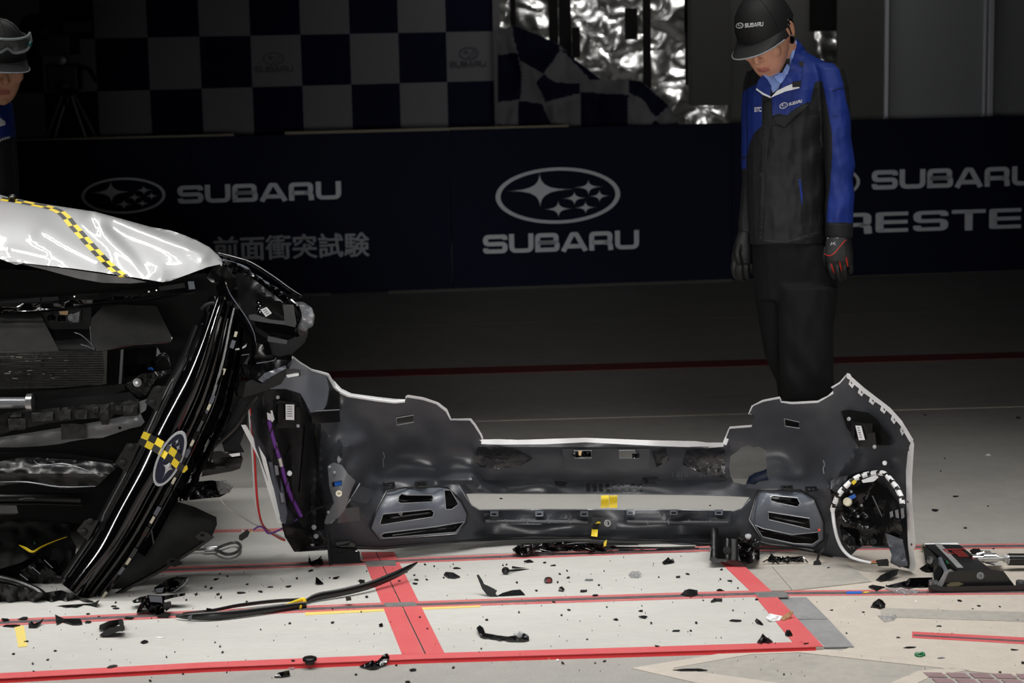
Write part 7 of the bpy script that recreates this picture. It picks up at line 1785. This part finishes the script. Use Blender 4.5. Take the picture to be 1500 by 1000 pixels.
# ---- ducts and wreckage at the foot of the bumper
t = thing('air_duct', 'boxy black air duct standing at the left foot of the bumper', 'duct', FL(508, 826, SLAB)); yb = FY(505, 826, SLAB)
relief('duct_body', [(483, 800), (500, 803), (520, 803), (527, 808), (528, 820), (533, 823), (520, 827), (488, 828), (482, 822)], lambda x, y: yb + (826 - y) * .001, 'black_semi', t, [], grid=6, thick=.03)
relief('duct_fin', [(479, 775), (482, 790), (484, 812), (487, 827), (482, 828), (480, 810)], yb - .012, 'black_matte', t, [], grid=None, step=10, thick=.012)
relief('duct_mouth', [(492, 794), (515, 792), (521, 798), (520, 804), (494, 803)], yb + .03, 'black_gloss', t, [], grid=None, step=10, thick=.06)
tube_px('duct_edge', [(488, 812, yb - .015), (504, 809, yb - .015), (510, 805, yb - .015), (526, 808, yb - .015)], .8, 'black_gloss', t, n=5, spline=False)
flat('plastic_shard', [(452, 824, 4), (453, 812, 14), (456, 824, 3), (466, 820, 6), (471, 815, 11), (474, 828, 0), (456, 829, 0)], 'black_gloss', 'upright bent black shard left of the boxy air duct', grid=3)
t = thing('washer_tank', 'broken black plastic tank lying against the right half of the bumper', 'tank', FL(1075, 828, SLAB)); yb = FY(1075, 828, SLAB)
relief('tank_body', [(1041, 777), (1044, 773), (1052, 773), (1054, 786), (1074, 789), (1100, 790), (1112, 787), (1113, 818), (1104, 818), (1096, 822), (1070, 820), (1058, 822), (1044, 824), (1040, 816), (1042, 800)], lambda x, y: yb + .02 + (826 - y) * .0006 + .01 * math.sin(x / 6), 'black_semi', t, [], grid=5, thick=.12)
relief('tank_shell', [(1082, 786), (1100, 785), (1112, 792), (1112, 819), (1098, 826), (1084, 818), (1080, 800)], lambda x, y: yb - .015, 'black_crumple', t, [], grid=4, thick=.06, crumple=(8, .03))
relief('tank_skirt', [(1040, 814), (1052, 818), (1076, 820), (1094, 828), (1090, 831), (1072, 827), (1058, 822), (1046, 826), (1039, 820)], yb - .02, 'black_gloss', t, [], grid=5, thick=.05)
lathe('tank_cap', [(.007, -.004), (.009, 0), (.009, .004), (.006, .006), (.0003, .0065)], P(1096, 786, yb - .02), (-.1, -.5, .9), 'fastener', t, 14, label='round white cap')
lathe('tank_boss', [(.012, 0), (.012, .004), (.008, .005), (.0003, .005)], P(1065, 806, yb - .002), -ray(1065, 806), 'black_matte', t, 14)
tg = thing('wire_tangle', 'tangle of crushed glossy black trim under the middle of the bumper', 'wreckage', FL(880, 812, SLAB)); yb = FY(860, 813, SLAB)
rg = random.Random(5)
for k in range(34):
    x = rg.uniform(752, 880); y = rg.uniform(796, 811)
    l = rg.uniform(10, 40)
    tube_px('crushed_trim', [(x, y, yb + rg.uniform(0, .1)), (x + l * .5, y + rg.uniform(-4, 4), yb + rg.uniform(0, .1)), (min(900, x + l), min(812, y + rg.uniform(-3, 3)), yb + rg.uniform(0, .1))], rg.uniform(.7, 1.9), rg.choice(['black_gloss', 'black_gloss', 'black_semi']), tg, n=5, sub=2)
relief('crushed_end', [(750, 804), (758, 799), (768, 801), (780, 797), (790, 803), (775, 812), (764, 814), (756, 810)], yb - .01, 'black_crumple', tg, [], grid=3.5, thick=.03, crumple=(5, .02))
relief('crushed_panel', [(775, 797), (830, 793), (890, 797), (905, 800), (1000, 801), (1030, 802), (1020, 806), (940, 808), (900, 809), (800, 811)], lambda x, y: yb + .05, 'black_crumple', tg, [], grid=5, thick=.02, crumple=(8, .03))
for pts in ([(886, 804), (930, 803), (1018, 801)], [(900, 807), (960, 806), (1024, 803)], [(780, 810), (840, 810), (900, 808)], [(888, 798), (935, 797)]):
    tube_px('trim_rod', [(x, y, yb + .01) for x, y in pts], 1.4, 'black_gloss', tg, n=6, spline=False)
relief('yellow_tape', [(885, 793), (889, 790), (888, 799), (884, 800)], yb - .002, 'tape_yellow', tg, [], grid=None, step=20, thick=.002)
t = thing('crushed_bracket', 'flattened black wire bracket on the floor below the right lamp bezel', 'wreckage', FL(1150, 828, 0)); yb = FY(1148, 828, 0)
relief('bracket_plate', [(1126, 816), (1130, 810), (1134, 814), (1150, 816), (1176, 814), (1178, 824), (1150, 826), (1130, 825), (1124, 822)], lambda x, y: yb + .03, 'black_crumple', t, [], grid=3.5, thick=.02, crumple=(5, .03))
for k in range(8):
    x = 1118 + k * 7; tube_px('bracket_wire', [(x, 822 + rg.uniform(-3, 3), yb), (x + 8, 819 + rg.uniform(-5, 5), yb + .02), (x + 16, 823 + rg.uniform(-4, 3), yb)], 1.1, 'black_gloss', t, n=5, sub=2)

# ---- test equipment housing at the right
eq = thing('equipment_housing', 'heavy black equipment housing with red emblem on its sloping lid, lying at right', 'equipment', FL(1420, 862, 0))
yf = FY(1420, 866, 0)
def Q(x, y, Y): return P(x, y, Y)
# lid: sloping top plate
def prism(name, top, h, mat, parent=eq, **kw):
    A, G = shell(top, [tuple(range(len(top)))], [p - h for p in top]); return mesh(name, A, G, mat, parent, **kw)
lidY = yf + .42
fl_, fr_, br_, bl_ = Q(1404, 836, yf + .03), Q(1452, 834, yf + .03), Q(1404, 796.5, lidY), Q(1354, 797, lidY)
prism('lid', [fl_, fr_, br_, bl_], Vector((0, 0, .07)), 'black_matte')
e1 = [Q(1369, 797.5, lidY - .004), Q(1378, 797.5, lidY - .004), Q(1411, 832, yf + .055), Q(1402, 832, yf + .055)]
prism('lid_strip', [p + Vector((0, 0, .003)) for p in e1], Vector((0, 0, .003)), 'grey_plate')
prism('lid_rim', [Q(1352, 795.5, lidY + .01), Q(1402, 794.5, lidY + .01), Q(1406, 797.5, lidY - .01), Q(1354, 799, lidY - .01)], Vector((0, 0, .012)), 'label_white', label='white padding tape along the back edge')
relief('side_padding', [(1349, 797), (1354, 795), (1356, 804), (1355, 818), (1351, 821), (1347, 815), (1350, 806)], lidY - .02, 'cream_plastic', eq, [], grid=4, thick=.02, crumple=(5, .02))
# front: trapezoid end plate, chamfered sides, flange feet
relief('end_plate', [(1390, 838), (1398, 836), (1455, 834), (1470, 836), (1486, 857), (1380, 860)], yf, 'black_semi', eq, [], grid=None, step=30, thick=.05, smooth=False)
relief('end_chamfer', [(1384, 836), (1392, 833), (1398, 836.5), (1390, 839), (1380, 859), (1372, 857)], yf + .005, 'grey_plate', eq, [], grid=None, step=30, thick=.03, smooth=False)
relief('base_flange', [(1360, 857), (1372, 856), (1380, 859), (1486, 857), (1500, 855), (1560, 854), (1560, 861), (1486, 865), (1420, 866.5), (1378, 866), (1360, 862)], yf - .02, 'black_semi', eq, [], grid=None, step=30, thick=.16, smooth=False)
relief('side_wall', [(1353, 799), (1360, 803), (1378, 823), (1390, 838), (1380, 858), (1368, 850), (1366, 826), (1354, 814)], lambda x, y: lidY - .06 - (y - 799) * .0055, 'black_matte', eq, [], grid=6, thick=.05)
prism('side_strut', [Q(1374, 816.5, yf + .16), Q(1379, 815, yf + .16), Q(1388, 834, yf + .02), Q(1383, 836.5, yf + .02)], Vector((0, .01, .02)), 'bezel_grey')
relief('side_block', [(1368, 826), (1372, 824), (1384, 836), (1382, 842), (1376, 852), (1368, 844)], yf + .04, 'black_gloss', eq, [], grid=None, step=14, thick=.05, smooth=False)
lathe('wing_nut', [(.008, 0), (.011, .004), (.011, .012), (.005, .014), (.0003, .015)], P(1366, 820, yf + .2), (-.8, -.6, .2), 'screw_metal', eq, 12)
lathe('end_bolt', [(.0105, 0), (.010, .003), (.0072, .003), (.0070, .007), (.0042, .007), (.0042, .003), (.0003, .003)], P(1436, 843, yf - .002), -ray(1436, 843), 'bracket_grey', eq, 18, label='socket-head bolt in the end plate')
for x in (1367, 1495):
    lathe('flange_bolt', [(.013, 0), (.013, .012), (.007, .012), (.007, .006), (.0003, .006)], P(x, 856.5, yf + .03), (0, 0, 1), 'screw_metal', eq, 14)
def lidp(u, v): return fl_ * (1 - u) * (1 - v) + fr_ * u * (1 - v) + bl_ * (1 - u) * v + br_ * u * v + Vector((0, 0, .0035))
mb = MB()
def lq(u0, u1, v0, v1, sk=0):
    q = [lidp(u0, v0), lidp(u1, v0), lidp(u1, v1), lidp(u0, v1)]
    mb.add(*shell(q, [(0, 1, 2, 3)], [p - Vector((0, 0, .002)) for p in q]))
for k in range(4): lq(.52 + k * .08, .565 + k * .08, .46, .70)
for (u0, u1, v0, v1) in ((.30, .95, .735, .765), (.30, .36, .60, .765), (.30, .48, .58, .605), (.80, .99, .38, .405), (.93, .99, .38, .5)): lq(u0, u1, v0, v1)
mb.build('red_emblem', 'worn_emblem', eq, label='worn red emblem on the lid')
prism('green_mark', [Q(1385, 821, yf + .13), Q(1387, 821, yf + .13), Q(1390, 825, yf + .1), Q(1388, 825, yf + .1)], Vector((0, -.001, .002)), 'green_plastic')
relief('mud_smear', [(1386, 857), (1392, 853), (1404, 852), (1412, 855), (1404, 858), (1390, 859)], yf - .0015, 'grey_mud', eq, [], grid=4, thick=.0015)
# actuator rod beside it
ro = thing('actuator_rod', 'metal rod with clevis and black cylinder leading off to the right of the housing', 'rod', FL(1460, 835, 0)); yr = FY(1470, 836, 0)
def rod(name, x0, x1, y0, y1, r, mat, n=16): return tube_px(name, [(x0, y0, yr), (x1, y1, yr)], r, mat, ro, n=n, spline=False)
rod('clevis', 1440, 1459, 817, 817, 7.5, 'screw_metal', 8); pbox('clevis_ear', [(1436, 806), (1450, 806), (1454, 811), (1438, 812)], yr, .03, 'screw_metal', ro); rod('clevis_pin', 1430, 1442, 812, 809, 2.4, 'chrome')
rod('rod_end', 1424, 1462, 818, 817.5, 5.5, 'screw_metal'); rod('threaded_rod', 1460, 1474, 817.6, 817.8, 3.4, 'steel_plate'); rod('hex_nut', 1470, 1477, 818, 818, 6, 'screw_metal', 6)
rod('cylinder', 1477, 1580, 819, 819.5, 9, 'black_semi', 20)
rod('cylinder_cap', 1475.5, 1478, 819, 819, 8, 'screw_metal', 18)
relief('cable_clamp', [(1420, 806), (1426, 803), (1434, 803), (1438, 807), (1437, 812), (1424, 812)], yr, 'black_semi', ro, [], grid=None, step=12, thick=.04, smooth=False)
relief('support_wedge', [(1440, 823), (1468, 824), (1466, 827), (1456, 828)], yr, 'label_white', ro, [], grid=None, step=12, thick=.05, smooth=False)
relief('support_wedge', [(1438, 822), (1456, 826), (1458, 828), (1444, 825)], yr - .01, 'black_matte', ro, [], grid=None, step=12, thick=.05, smooth=False)
